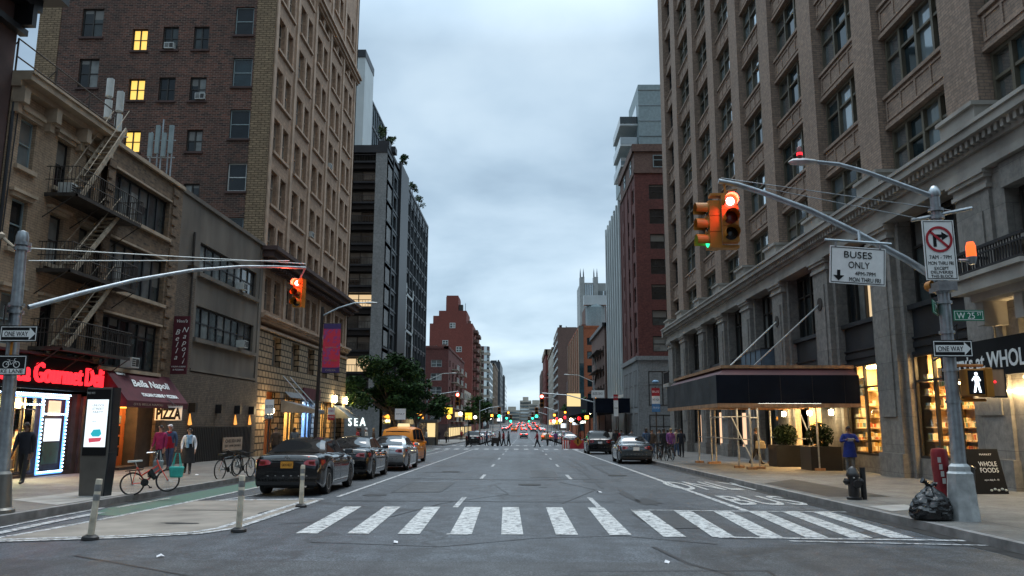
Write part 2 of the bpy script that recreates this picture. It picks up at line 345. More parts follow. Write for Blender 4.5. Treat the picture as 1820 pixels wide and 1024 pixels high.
    D['walkman']=EM('walking man light',(.8,.9,1),2.); D['screen']=EM('lit advert screen',(.86,.95,1),.62,(.5,.55,.6)); D['screen_teal']=EM('teal picture on screen',(.02,.42,.5),.5,(.05,.3,.35)); D['screen_grey']=EM('grey words on screen',(.1,.13,.15),.5,(.05,.05,.05)); D['screen_red']=EM('red picture on screen',(.7,.1,.15),.45,(.3,.05,.05))
    D['neon_red']=EM('red lit letters',(1,.02,.03),1.35,(.5,.02,.03)); D['sea']=EM('lit white letters',(.75,.9,.9),2.)
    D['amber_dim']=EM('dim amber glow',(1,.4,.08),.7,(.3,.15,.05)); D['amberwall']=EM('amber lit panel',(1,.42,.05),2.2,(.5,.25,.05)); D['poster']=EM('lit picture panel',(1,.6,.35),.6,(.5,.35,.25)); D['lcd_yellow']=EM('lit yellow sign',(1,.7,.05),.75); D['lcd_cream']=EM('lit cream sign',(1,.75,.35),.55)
    D['tail']=EM('lit tail lamp',(1,.03,.02),14.); D['taillens']=P('red lamp lens',(.32,.012,.018),.12,0,0.,coat=1.); D['tail_dim']=EM('tail lamp glow',(1,.04,.03),2.5,(.3,.01,.01))
    D['goods']=SHELF('shelf goods')
    D['tyre']=P('tyre rubber',(.016,.016,.017),.85,0,.2,8.); D['rim']=P('alloy rim',(.78,.79,.8),.35,.2,.1); D['chrome']=P('chrome',(.7,.71,.72),.12,1,0.)
    D['carblack']=P('black car paint',(.003,.0034,.0045),.25,.0,.1,.7,coat=1.,spec=.2); D['carsilver']=P('silver car paint',(.34,.35,.36),.28,.75,.08,.7,coat=1.); D['carslate']=P('slate car paint',(.06,.075,.085),.25,.6,.08,.7,coat=1.); D['taxi']=P('taxi yellow paint',(.8,.25,.006),.4,0,.08,.7,coat=.3,spec=.2); D['cargrey']=P('grey car paint',(.13,.135,.14),.28,.6,.08,.7,coat=1.); D['carred']=P('red car paint',(.2,.02,.02),.28,.2,.08,.7,coat=1.)
    D['carglass']=P('car glass',(.012,.014,.016),.03,0,0.,spec=.9); D['plastic']=P('black plastic',(.012,.012,.013),.55,0,.15); D['plate']=P('orange plate',(.62,.27,.03),.5,0,.1,20.)
    D['skin']=P('skin',(.45,.26,.18),.55,0,.1,6.); D['skin_dk']=P('brown skin',(.17,.09,.06),.55,0,.1,6.); D['hair']=P('dark hair',(.018,.013,.011),.6,0,.3,20.); D['hair_lt']=P('fair hair',(.3,.2,.09),.6,0,.3,20.)
    for n,c in dict(navy=(.012,.014,.022),magenta=(.26,.018,.09),crimson=(.36,.012,.03),denim=(.05,.09,.16),charc=(.02,.02,.023),blue=(.012,.03,.2),cream=(.6,.56,.5),beige_c=(.34,.28,.19),purple=(.2,.07,.23),greyc=(.14,.15,.16),redc=(.34,.03,.03),brownc=(.09,.055,.035),teal=(.05,.42,.36),white_c=(.7,.7,.72),ltblue=(.25,.42,.6)).items(): D[n]=P(n.replace('_c','')+' cloth',c,.85,0,.2,9.,.1)
    D['redmetal']=P('red metal',(.2,.012,.018),.4,0,.3,5.); D['bikered']=P('coral red bicycle paint',(.75,.075,.045),.35,0,.15,6.,coat=.5)
    D['bag']=P('black plastic bag',(.006,.007,.008),.24,0,.3,14.,.5,spec=.55)
    D['hydrant']=P('black hydrant paint',(.016,.015,.016),.4,0,.4,9.,.2); D['bollard']=P('scuffed white plastic',(.66,.58,.45),.6,0,.35,5.)
    D['reflect']=P('grey reflective band',(.28,.28,.27),.35,.3,.3,9.)
    D['kioskg']=P('kiosk aluminium',(.17,.165,.15),.4,.55,.15,2.); D['kioskd']=P('kiosk dark edge',(.03,.034,.04),.35,.4,.15)
    D['leaf']=None; D['bark']=P('bark',(.12,.085,.06),.9,0,.35,6.,.4)
    D['door_or']=P('varnished orange door wood',(.45,.13,.035),.4,0,.3,5.,stretch=(1,1,.2)); D['interior']=P('warm interior wall',(.5,.36,.2),.8,0,.2); D['int_dark']=P('dark interior',(.06,.045,.035),.8,0,.3)
    D['kerb']=P('granite kerb',(.2,.195,.19),.75,0,.35,3.,.2)
    D['walk']=WALK('pavement slabs',(.165,.158,.15)); D['walk_r']=WALK('pavement slabs grey',(.15,.148,.142),1.6); D['ramp']=P('pale concrete',(.3,.29,.27),.8,0,.25,2.)
    D['asph']=ASPHALT('asphalt',(.044,.053,.063)); D['asph_dk']=ASPHALT('darker asphalt',(.036,.041,.046))
    D['tan_lane']=P('tan epoxy gravel',(.225,.2,.17),.85,0,.3,1.2,.2); D['paint']=PAINT('road paint',(.6,.61,.6),(.06,.065,.07),.5,7.); D['paint_worn']=PAINT('worn road paint',(.62,.63,.63),(.06,.065,.07),.52,9.)
    D['green_lane']=PAINT('green lane paint',(.055,.135,.1),(.06,.068,.07),.46,4.)
    D['wet']=P('dark steel vault plate',(.03,.029,.028),.65,0,.4,2.,spec=.25); D['tar']=P('tar patch',(.012,.013,.015),.5,0,.4,4.)
    # leaves
    for n,cc in (('leaf',((.012,.03,.011),(.026,.056,.018),(.05,.1,.03))),('leaf_dk',((.006,.014,.007),(.011,.024,.009),(.018,.035,.013))),('leaf_lt',((.03,.055,.03),(.06,.09,.04),(.1,.12,.06)))):
        m,nt,b=newmat(n); geo=N(nt,'ShaderNodeNewGeometry'); r=ramp(nt,geo.outputs['Random Per Island'],[(0,cc[0]),(.5,cc[1]),(1,cc[2])]); nt.links.new(r.outputs['Color'],b.inputs['Base Color']); b.inputs['Roughness'].default_value=.8; b.inputs['Specular IOR Level'].default_value=.15; D[n]=m
    m,nt,b=newmat('banner cloth'); nz=noise_of(nt,2.6,5,rough=.7,stretch=(1,1,1)); r=ramp(nt,nz.outputs['Fac'],[(.3,(.72,.03,.05)),(.52,(.66,.035,.08)),(.58,(.22,.06,.26)),(.66,(.7,.08,.05))]); nt.links.new(r.outputs['Color'],b.inputs['Base Color']); b.inputs['Roughness'].default_value=.7; D['banner']=m
mats()
# ---------------------------------------------------------------- ground, road, pavements
XR,XL=6.9,-9.3            # kerb lines
FR,FLX=13.,-16.           # building lines
def slab(mb,x0,x1,y0,y1,d0,d1,n=1):
    for k in range(n):
        a=y0+(y1-y0)*k/n; b=y0+(y1-y0)*(k+1)/n
        mb.hexa([(x0,a,g(a)+d0),(x1,a,g(a)+d0),(x1,b,g(b)+d0),(x0,b,g(b)+d0),(x0,a,g(a)+d1),(x1,a,g(a)+d1),(x1,b,g(b)+d1),(x0,b,g(b)+d1)])
def sheet(mb,pts,dz): mb.face([(x,y,g(y)+dz) for x,y in pts])
m=MB(); YS=[-250,-40,190,430,1400,1500]
for a,b in zip(YS,YS[1:]): sheet(m,[(-300,a),(300,a),(300,b),(-300,b)],-.25)
struct('ground',m,M['asph_dk']); m=MB()
for a,b in zip(YS[1:],YS[2:-1]): sheet(m,[(-70,a),(70,a),(70,b),(-70,b)],0)
struct('road',m,M['asph'])
m=MB(); sheet(m,[(-70,-40),(70,-40),(70,12.1),(9,11.6),(5.2,12.1),(2.3,11.95),(2.0,10.6),(-70,10.2)],.004); struct('cross_street',m,M['asph_dk'])
CROSS=[(72,92),(153,181),(243,262),(330,348),(415,433),(500,520),(600,620),(700,720)]
blocks=[]; y=10.6
for a,b in CROSS: blocks.append((y,a)); y=b
blocks.append((y,820))
kerb_pts=[]
mR,mL,k=MB(),MB(),MB()
for a,b in blocks:
    e=3.6 if a>20 else 0
    slab(mR,XR+.16,70,a+e,b-3.6,-.2,.15,8); slab(mL,-70,XL-.16,a+e,b-3.6,-.2,.15,8)
    slab(k,XR,XR+.16,a+e,b-3.6,-.2,.147,8); slab(k,XL-.16,XL,a+e,b-3.6,-.2,.147,8)
    if e: slab(k,XR+.16,70,a+e-.16,a+e,-.2,.147); slab(k,-70,XL-.16,a+e-.16,a+e,-.2,.147)
    slab(k,XR+.16,70,b-3.6,b-3.44,-.2,.147); slab(k,-70,XL-.16,b-3.6,b-3.44,-.2,.147)
struct('pavement_right',mR,M['walk_r']); struct('pavement_left',mL,M['walk']); struct('kerb',k,M['kerb'])
m=MB(); slab(m,XR-.28,XR,10.6,68.4,-.2,.006); slab(m,XL,XL+.22,10.6,68.4,-.2,.006); struct('gutter',m,M['wet'])
m=MB()
sheet(m,[(7.2,24.3),(8.8,26.6),(8.75,19.4),(7.25,19.4)],.155); struct('vault_cover',m,M['wet'])
m=MB(); sheet(m,[(-11.2,17.6),(-11.0,19.9),(-9.5,19.9),(-9.5,16.4)],.155); sheet(m,[(7.15,15.9),(8.1,16.6),(8.1,17.4),(7.15,17.0)],.155); struct('pavement_patch',m,M['ramp'])
# markings ------------------------------------------------------
m=MB()
def stripe(xn,xf,w,yn,yf): sheet(m,[(xn,yn),(xn+w,yn),(xf+w,yf),(xf,yf)],.009)
for i,(xn,xf) in enumerate([(-3.72,-3.95),(-2.88,-3.08),(-2.05,-2.2),(-1.2,-1.3),(-.36,-.46),(.53,.5),(1.4,1.42)]): stripe(xn,xf,.36,13.3,18.0)
for xn,xf in [(2.24,2.3),(3.02,3.2),(3.78,4.02),(4.5,4.76),(5.2,5.46),(5.85,6.1)]: stripe(xn,xf,.36,13.1,17.3)
sheet(m,[(-.9,13.25),(-1.25,13.25),(-1.25,13.38),(-.9,13.38)],.0095)
struct('crosswalk',m,M['paint'])
m=MB()
sheet(m,[(3.1,13.0),(6.85,12.75),(6.85,12.9),(3.1,13.14)],.0105); sheet(m,[(3.2,17.32),(6.8,17.2),(6.8,17.32),(3.2,17.46)],.0105); sheet(m,[(4.1,12.62),(6.9,12.25),(6.9,12.34),(4.1,12.72)],.0105)
sheet(m,[(2.3,17.4),(3.3,17.42),(3.3,17.5),(2.3,17.5)],.0105)
# lane lines
sheet(m,[(4.66,17.4),(4.82,17.4),(4.84,78),(4.68,78)],.009)
sheet(m,[(-4.78,20.6),(-4.66,20.6),(-4.68,76),(-4.8,76)],.009)
for y in list(range(0,6)):
    for x in (-1.56,1.62):
        y0=18.7+y*9.9; y1=y0+2.9
        if y: sheet(m,[(x,y0),(x+.12,y0),(x+.12,y1),(x,y1)],.009)
        else: sheet(m,[(x,17.9),(x+.12,17.9),(x+.12,20.7),(x,20.7)],.009)
for y in range(0,40):
    for x in (-1.56,1.62,4.74,-4.7):
        y0=100+y*12; sheet(m,[(x,y0),(x+.14,y0),(x+.14,y0+4),(x,y0+4)],.009)
# parking bay end, perpendicular mark, bike lane lines, island outline
P3=[(-6.9,19.0),(-6.86,40),(-6.9,74)]
sheet(m,[(-7.3,19.6),(-7.2,19.6),(-6.85,22),(-6.95,22)],.009); sheet(m,[(-6.95,22),(-6.85,22),(-6.85,74),(-6.95,74)],.009)
sheet(m,[(-7.0,45.2),(-4.75,43.4),(-4.75,43.6),(-7.0,45.4)],.0095)
for off,w in ((0.,.13),(.3,.13)):
    pl=[(-4.86-off,19.5),(-4.86-off,15.6),(-4.88-off*.9,13.9),(-5.2-off*.6,13.15+off*.5),(-6.2,12.6+off*.8),(-7.8,12.1+off*.8),(-12,11.2+off*.8)]
    for (a,b),(c,d) in zip(pl,pl[1:]):
        n=Vector((d-b,-(c-a))).normalized()*w
        sheet(m,[(a,b),(c,d),(c+n.x,d+n.y),(a+n.x,b+n.y)],.013)
sheet(m,[(-4.8,19.75),(-5.0,20.0),(-7.4,19.5),(-7.4,19.3)],.013)
for pl,w in (([(-8.25,12.0),(-8.05,13.6),(-7.95,15.6),(-7.9,19.2),(-7.95,30),(-7.95,72)],.12),([(-8.55,12.2),(-8.68,14.8),(-8.68,16.4)],.2),([(-8.95,13.),(-9.08,15.4),(-9.1,17.4)],.1),([(-8.85,17.5),(-8.8,20.0)],.1)):
    for (a,b),(c,d) in zip(pl,pl[1:]): sheet(m,[(a,b),(a+w,b),(c+w,d),(c,d)],.013)
# 24th street crossings
for x in [-8.5+.95*i for i in range(17)]:
    for y0 in (75.2,94.5): sheet(m,[(x,y0),(x+.42,y0),(x+.42,y0+3.4),(x,y0+3.4)],.009)
for y0 in (79.0,74.4,93.6,98.4): sheet(m,[(-8.9,y0),(6.5,y0),(6.5,y0+.3),(-8.9,y0+.3)],.009)
for x in (-14.5,-13.,-11.5,9.,10.5,12.): sheet(m,[(x,79.5),(x+.5,79.5),(x+.5,84),(x,84)],.009)
struct('lane_line',m,M['paint_worn'])
m=MB(); sheet(m,[(-7.85,15.8),(-8.62,16.1),(-8.95,17.3),(-8.9,72),(-8.1,72),(-7.82,19.2)],.006); struct('bike_lane',m,M['green_lane'])
m=MB(); sheet(m,[(-4.9,19.6),(-4.9,15.6),(-4.95,13.8),(-5.3,13.1),(-6.2,12.6),(-7.8,12.1),(-9.2,11.8),(-8.2,12.4),(-7.95,15.6),(-7.88,19.2),(-7.2,19.4)],.009); struct('painted_island',m,M['tan_lane'])
for s,y,x,sx,sz in (('BUS',18.1,5.92,1.0,2.7),('ONLY',22.6,5.85,.72,3.9)):
    t=text(s,sz*1.38,(x-.1,y,g(y)+.012),(0,0,0),M['paint'],name='bus_lane_text',ext=0,ay='BOTTOM',sx=.245*sx if s=='ONLY' else .27,bold=.035); t.rotation_euler=(-math.atan(SL),0,0); t['kind']='structure'
# tar seams, patches and manholes
m=MB(); random.seed(3)
def blob(cx,cy,rx,ry,dz=.0065,n=14): sheet(m,[(cx+rx*math.cos(2*PI*i/n)*random.uniform(.6,1.2),cy+ry*math.sin(2*PI*i/n)*random.uniform(.6,1.2)) for i in range(n)],dz)
blob(3.0,19.6,.28,1.1); blob(2.75,21.6,.12,2.); blob(2.3,27.4,.35,.8); blob(-.2,28.2,1.6,.22); blob(3.4,36,.12,5.); blob(-3.9,21.3,.3,.5); blob(2.9,45,.13,8); blob(-6.15,14.6,.42,.12,.0125); blob(-5.3,16.6,.1,.5,.0125); blob(-6.6,17.0,.9,.06,.0125); blob(1.4,30.,.8,.12); blob(-3.2,33,.9,.15); blob(.6,24.6,.15,.35)
def seam(pts,w):
    for (a,b),(c,d) in zip(pts,pts[1:]):
        n=Vector((d-b,-(c-a))).normalized()*w/2; sheet(m,[(a-n.x,b-n.y),(c-n.x,d-n.y),(c+n.x,d+n.y),(a+n.x,b+n.y)],.007)
seam([(-4.5,19.45),(-2,19.5),(0,19.4),(2.2,19.5)],.1); seam([(1.9,12),(2.1,10.5),(2.9,8.5)],.07); seam([(-6,10.9),(-3.5,9.2),(-2.6,8.1)],.05); seam([(-4.5,28.6),(-1,28.3),(2.6,28.6)],.12); seam([(2.35,24),(2.5,34),(2.3,46),(2.5,70)],.09)
struct('road_patch',m,M['tar'])
m=MB()
for x0,x1,y0,y1 in ((-3.6,-2.3,22.2,26.5),(.3,1.3,29.5,35),(2.3,3.3,14.2,16.9),(-1.9,-.7,7.6,9.3),(3.4,4.4,40,47),(-4.3,-3.2,38,41),(.6,2.9,9.0,10.0),(-3.9,-1.7,50,54)): sheet(m,[(x0,y0),(x1,y0+.15),(x1+.05,y1),(x0-.05,y1-.1)],.0055)
struct('utility_cut',m,M['asph_dk'])
m=MB()
for x0,x1,y0,y1 in ((-3.6,-2.3,22.2,26.5),(.3,1.3,29.5,35),(2.3,3.3,14.2,16.9),(-1.9,-.7,7.6,9.3),(.6,2.9,9.0,10.0)):
    for q in ([(x0,y0),(x1,y0+.15)],[(x1,y0+.15),(x1+.05,y1)],[(x1+.05,y1),(x0-.05,y1-.1)],[(x0-.05,y1-.1),(x0,y0)]): seam(q,.05)
seam([(-4.4,14.6),(-2.6,15.9),(-1.9,18.9),(-.4,21.8),(-.9,25.4)],.035); seam([(2.9,12.3),(1.6,13.2),(.2,12.9),(-1.2,11.9),(-3.2,12.3)],.035); seam([(.9,19),(2.1,23.5),(1.2,27)],.04)
struct('tar_seam',m,M['tar'])
m=MB()
for x,y in ((-3.0,33.5),(.2,25.5),(3.6,31)): m.lathe([(.36,g(y)+.008),(.36,g(y)+.014),(0,g(y)+.014)],(x,y,0),20)
struct('manhole_cover',m,M['wet'])
# ---------------------------------------------------------------- building kit
class Fac:
    def __init__(s,O,eu,en): s.O,s.eu,s.en=Vector(O),Vector(eu),Vector(en); s.key=(tuple(s.eu),tuple(s.en))
    def p(s,u,z,d=0): return s.O+s.eu*u+s.en*d+Vector((0,0,z))
    def box(s,mb,u0,u1,z0,z1,d0,d1):
        mb.hexa([s.p(u0,z0,d0),s.p(u1,z0,d0),s.p(u1,z0,d1),s.p(u0,z0,d1),s.p(u0,z1,d0),s.p(u1,z1,d0),s.p(u1,z1,d1),s.p(u0,z1,d1)]); return mb
    def wall(s,mb,u0,u1,z0,z1,ops,dep,d=0.):
        ops=[o for o in ops]
        us=sorted({u0,u1}|{o[0] for o in ops}|{o[1] for o in ops}); zs=sorted({z0,z1}|{o[2] for o in ops}|{o[3] for o in ops})
        us=[u for u in us if u0<=u<=u1]; zs=[z for z in zs if z0<=z<=z1]
        for a,b in zip(us,us[1:]):
            run=None
            for c,e in zip(zs,zs[1:]):
                mu,mz=(a+b)/2,(c+e)/2; hole=any(o[0]<mu<o[1] and o[2]<mz<o[3] for o in ops)
                if hole:
                    if run is not None: mb.face([s.p(a,run,d),s.p(b,run,d),s.p(b,c,d),s.p(a,c,d)]); run=None
                elif run is None: run=c
            if run is not None: mb.face([s.p(a,run,d),s.p(b,run,d),s.p(b,z1,d),s.p(a,z1,d)])
        for o in ops:
            a,b,c,e=o[:4]
            for q in (((a,c),(a,e)),((b,c),(b,e)),((a,c),(b,c)),((a,e),(b,e))):
                mb.face([s.p(*q[0],d),s.p(*q[1],d),s.p(*q[1],d-dep),s.p(*q[0],d-dep)])
        return mb
    _c={}
    def window(s,par,u0,u1,z0,z1,d,cols=1,rows=(.5,),fw=.06,fm='frame_dk',gm='glass',name='window',ft=.06,sill=None,arch=0,label=None,lit=None):
        w,h=round(u1-u0,3),round(z1-z0,3); key=(s.key,w,h,cols,tuple(rows),fw,fm,gm,ft,sill,lit)
        if key not in Fac._c:
            L=Fac((0,0,0),s.eu,s.en); f=MB(); gp=MB()
            L.box(f,0,w,0,fw,0,ft); L.box(f,0,w,h-fw,h,0,ft); L.box(f,0,fw,fw,h-fw,0,ft); L.box(f,w-fw,w,fw,h-fw,0,ft)
            for i in range(1,cols):
                x=w*i/cols; L.box(f,x-fw*.6,x+fw*.6,fw,h-fw,.0,ft*1.1)
            for r in rows:
                for i in range(cols):
                    a=fw if i==0 else w*i/cols+fw*.6; b=w-fw if i==cols-1 else w*(i+1)/cols-fw*.6
                    L.box(f,a,b,h*r-fw*.4,h*r+fw*.4,.0,ft*.9)
            if sill: L.box(f,-.05,w+.05,-.1,-.002,-.02,sill)
            for i in range(cols):
                a=w*i/cols+(fw*.5 if i==0 else .004); b=w*(i+1)/cols-(fw*.5 if i==cols-1 else .004)
                gp.face([L.p(a,fw*.5,.012),L.p(b,fw*.5,.012),L.p(b,h-fw*.5,.012),L.p(a,h-fw*.5,.012)])
            Fac._c[key]=(f.mesh(name,M[fm]),gp.mesh('pane',M[gm]))
        a,b=Fac._c[key]; o=bpy.data.objects.new(name,a); COL.objects.link(o); o.parent=par; o.location=s.p(u0,z0,d)-WL[par]
        pn=bpy.data.objects.new('pane',b); COL.objects.link(pn); pn.parent=o
        if label: o['label']=label
        return o
def FAC_R(X=13.): return Fac((X,0,0),(0,1,0),(-1,0,0))
def FAC_L(X=-16.): return Fac((X,0,0),(0,1,0),(1,0,0))
def FAC_N(Y): return Fac((0,Y,0),(1,0,0),(0,-1,0))
def bld(name,label,x,y,group=None,cat='building'): return thing(name,label,cat,(x,y,g(y)),0,group)
def acunit(par,F,u,z,d=0.):
    m=MB(); F.box(m,u,u+.62,z,z+.4,d,d+.45); o=m.build('air_conditioner',M['frame_wh'],par)
    m=MB(); [F.box(m,u+.04,u+.3,z+.06+i*.08,z+.11+i*.08,d+.45,d+.456) for i in range(4)]; F.box(m,u+.34,u+.58,z+.05,z+.35,d+.45,d+.456); m.build('grille',M['frame_dk'],o)
# ================================================================ big brown brick loft building on the right
F=FAC_R(); Y0,Y1=18.6,70.9
B=bld('loft_building','tall brown brick loft building with stone base and piers, nearest on the right',13,44)
piers=[(21.45,23.15),(27.6,29.3),(33.4,35.05),(39.3,40.95),(45.1,46.8),(51.0,52.6),(57.0,58.6),(63.5,65.4),(69.0,70.9)]
bays=[(18.6,21.45)]+[(a[1],b[0]) for a,b in zip(piers,piers[1:])]
TOP=43.
m=MB()
for a,b in piers: F.box(m,a,b,9.95,TOP,-1.0,0.)
F.box(m,Y0,Y1,10.05,TOP,-46,-.62); F.box(m,Y0,Y1,g(Y1)-.4,10.05,-46,-3.1); F.box(m,Y0,Y0+.25,g(Y0)-.4,10.05,-3.1,-.9); F.box(m,Y1-.25,Y1,g(Y1)-.4,10.05,-3.1,-.9)
FH=3.53
for bi,(a,b) in enumerate(bays):
    for k in range(10):
        zs=9.97+FH*k; zh=zs+2.25
        if zh+1.3>TOP: break
        F.box(m,a,b,zh,zs+FH,-.62,-.3)
m.build('wall',M['brown_brick'],B)
m=MB()      # spandrel panels, sills, pier bases and raised brick frames
for a,b in bays:
    for k in range(9):
        zs=9.97+FH*k; zh=zs+2.25
        F.box(m,a+.003,b-.003,zs+FH-.13,zs+FH+.0,-.3,-.2); F.box(m,a+.003,b-.003,zh+.0,zh+.14,-.3,-.22)
        n=4 if b-a>4 else 3
        for i in range(n+1):
            u=a+.15+(b-a-.3)*i/n; F.box(m,u-.05,u+.05,zh+.36,zs+FH-.3,-.3,-.26)
        F.box(m,a+.1,b-.1,zs+FH-.3,zs+FH-.22,-.3,-.26); F.box(m,a+.1,b-.1,zh+.28,zh+.36,-.3,-.26)
m.build('spandrel_trim',M['brown_brick'],B)
for bi,(a,b) in enumerate(bays):
    for k in range(9):
        zs=9.97+FH*k
        if bi==8: F.window(B,a+.25,b-.25,zs,zs+2.25,-.6,1,(.62,),.1,'frame_dk','glass',ft=.1)
        else: F.window(B,a+.02,b-.02,zs+.04,zs+2.23,-.58,4 if bi in(1,) else 3,(.62,),.11,'frame_ol','glass_blue',ft=.14)
# main cornice with dentils and pier pedestals
m=MB()
F.box(m,Y0,Y1,9.62,9.95,-.6,.55); F.box(m,Y0,Y1,9.3,9.62,-.6,.22); F.box(m,Y0,Y1,8.95,9.3,-.6,.1); F.box(m,Y0,Y1,8.72,8.95,-.6,.16); F.box(m,Y0,Y1,9.86,9.97,.55,.62)
for a,b in piers:
    F.box(m,a-.08,b+.08,9.95,10.6,-.5,.22); F.box(m,a-.14,b+.14,10.6,10.72,-.5,.32)
F.box(m,70.9,71.4,9.3,9.95,-.6,.45)
m.build('cornice',M['lime_plain'],B)
def dentils(F,u0,u1,z0,z1,d0,d1,w,gap):
    pts=[(u0,z1+.03),(u0,z1)]; u=u0
    while u+w<u1: pts+=[(u,z1),(u,z0),(u+w,z0),(u+w,z1)]; u+=w+gap
    pts+=[(u1,z1),(u1,z1+.03)]; q=[pts[0]]
    for p_ in pts[1:]:
        if p_!=q[-1]: q.append(p_)
    return MB().prism(q,lambda u,v,d:F.p(u,v,d),d0,d1)
dentils(F,18.7,70.8,9.4,9.6,.221,.42,.14,.14).build('dentil_band',M['lime_plain'],B)
for a,b in piers:       # pilasters of the two lower storeys
    m=MB(); z0=g(b)-.4
    F.box(m,a,b,z0,8.2,-.9,.0); F.box(m,a-.06,b+.06,z0,g(a)+.95,-.9,.1)
    F.box(m,a+.32,b-.32,1.9,7.6,.0,.05) if b<66 else None
    F.box(m,b,b+.28,z0,8.72,-.9,-.22); F.box(m,a-.28,a,z0,8.72,-.9,-.22)
    m.build('pilaster',M['lime'],B)
for a,b in piers:
    m=MB()
    for z0,z1,d in ((8.2,8.32,.08),(8.32,8.5,.03),(8.5,8.62,.14),(8.62,8.72,.2)): F.box(m,a-d*.6,b+d*.6,z0,z1,-.9,d)
    m.build('capital',M['lime_plain'],B)
for a,b in bays[1:]:        # dark metal infill between pilasters
    m=MB()
    a2,b2=a+.28,b-.28
    F.box(m,a2,b2,4.1,5.55,-.85,-.5); F.box(m,a2,b2,5.55,5.72,-.85,-.34); F.box(m,a2,b2,4.55,4.62,-.5,-.42); F.box(m,a2,b2,4.25,4.45,-.5,-.44); F.box(m,a2,b2,4.0,4.1,-.85,-.38)
    m.build('infill_panel',M['charcoal'],B)
    m=MB(); F.box(m,a+.28,b-.28,g(b)-.5,g(a)+.62+.15,-.9,-.4); m.build('plinth',M['lime'],B)
for bi,(a,b) in enumerate(bays[1:]):
    F.window(B,a+.3,b-.3,5.72,8.7,-.8,4,(.68,),.1,'frame_dk','glass',ft=.12)
    if bi==1:
        w_=(b-a-.6)/4
        for q in (0,1):
            m=MB(); F.box(m,a+.38+w_*q,a+.3+w_*(q+1)-.08,5.85,7.7,-.785,-.775); m.build('lit_curtain',M['warm_dim'],B)
# lit shop windows: real shallow rooms with goods on shelves
def shop(par,F,u0,u1,z0,z1,dep,shelves=True,lampc=(1,.66,.3),watts=60,goods='goods',label=None,front=-.45,wallm='interior'):
    m=MB(); d0,d1=front-.05,front-dep
    for q in ([(u0,z0,d1),(u1,z0,d1),(u1,z1,d1),(u0,z1,d1)],[(u0,z0,d0),(u0,z0,d1),(u0,z1,d1),(u0,z1,d0)],[(u1,z0,d0),(u1,z0,d1),(u1,z1,d1),(u1,z1,d0)],[(u0,z0,d0),(u1,z0,d0),(u1,z0,d1),(u0,z0,d1)],[(u0,z1,d0),(u1,z1,d0),(u1,z1,d1),(u0,z1,d1)]): m.face([F.p(*p) for p in q])
    o=m.build('shop_room',M[wallm],par)
    if shelves:
        s=MB(); gd=MB(); zz=z0+.1
        while zz<z1-.9:
            F.box(s,u0+.05,u1-.05,zz,zz+.03,d1+.02,d1+.38)
            u=u0+.1
            while u<u1-.3:
                w=random.uniform(.25,.6); h=random.uniform(.18,.34); F.box(gd,u,min(u+w,u1-.1),zz+.03,zz+.03+h,d1+.05,d1+random.uniform(.25,.36)); u+=w+random.uniform(.0,.12)
            F.box(s,u1-.42,u1-.06,zz,zz+.03,d1+.45,d0-.12); q=d0-.16
            while q-.15>d1+.5:
                w=random.uniform(.08,.34); h=random.uniform(.1,.36)
                if random.random()<.3: q-=w; continue
                F.box(gd,u1-random.uniform(.36,.4),u1-.1,zz+.03,zz+.03+h,max(q-w,d1+.46),q); q-=w+random.uniform(0,.06)
            zz+=random.choice((.36,.45,.62))
        for i in range(3): q=u0+(u1-u0)*random.uniform(.1,.8); F.box(gd,q,q+random.uniform(.4,.8),z1-random.uniform(1.1,1.4),z1-.5,d0-.3,d0-.28)
        s.build('shelf',M['interior'],o); gd.build('goods',M[goods],o)
    m=MB(); F.box(m,u0+.3,u1-.3,z1-.1,z1-.04,d1+dep*.35,d1+dep*.6); lp=m.build('ceiling_lamp',M['cool'] if lampc[2]>.6 else M['warm'],o)
    L=bpy.data.lights.new('shop_lamp','AREA'); L.energy=watts; L.color=lampc; L.shape='RECTANGLE'; L.size=max(.4,dep*.6); L.size_y=max(.5,(u1-u0)*.8)
    lo=bpy.data.objects.new('shop_lamp',L); COL.objects.link(lo); lo.location=F.p((u0+u1)/2,z1-.12,d1+dep*.5); lo.rotation_euler=(0,0,0 if abs(F.eu.y)>.5 else R(90))
    return o
def front(par,F,u0,u1,z0,z1,d,cols,rows,fm='frame_dk'): return F.window(par,u0,u1,z0,z1,d,cols,rows,.08,fm,'clear',name='shop_window',ft=.1)
for bi,(a,b) in enumerate(bays[1:]):
    a2,b2=a+.28,b-.28; zb=g(a)+.78
    if bi in (0,1): 
        shop(B,F,a2,b2,zb,4.0,1.6,True,(1,.58,.22),150 if bi==0 else 140); front(B,F,a2,b2,zb,4.0,-.5,3 if bi==0 else 2,(.74,))
    elif bi in (2,):
        pass
    else: F.window(B,a2,b2,zb,4.0,-.6,3,(.75,),.1,'frame_dk','glass',name='shop_window',ft=.1)
# entrance recess behind the shed (third bay) with amber lit panels
a,b=bays[3]; o=shop(B,F,a+.28,b-.28,g(a)+.16,4.0,2.2,False,(1,.6,.22),650)
m=MB(); [F.box(m,a+.5+i*.55,a+.78+i*.55,g(a)+.2,2.7,-2.5,-2.4) for i in range(7)]; m.build('door',M['amberwall'],o)
m=MB(); [F.box(m,a+.42+i*.55,a+.49+i*.55,g(a)+.16,2.9,-2.55,-2.3) for i in range(8)]; m.build('door_frame',M['frame_dk'],o)
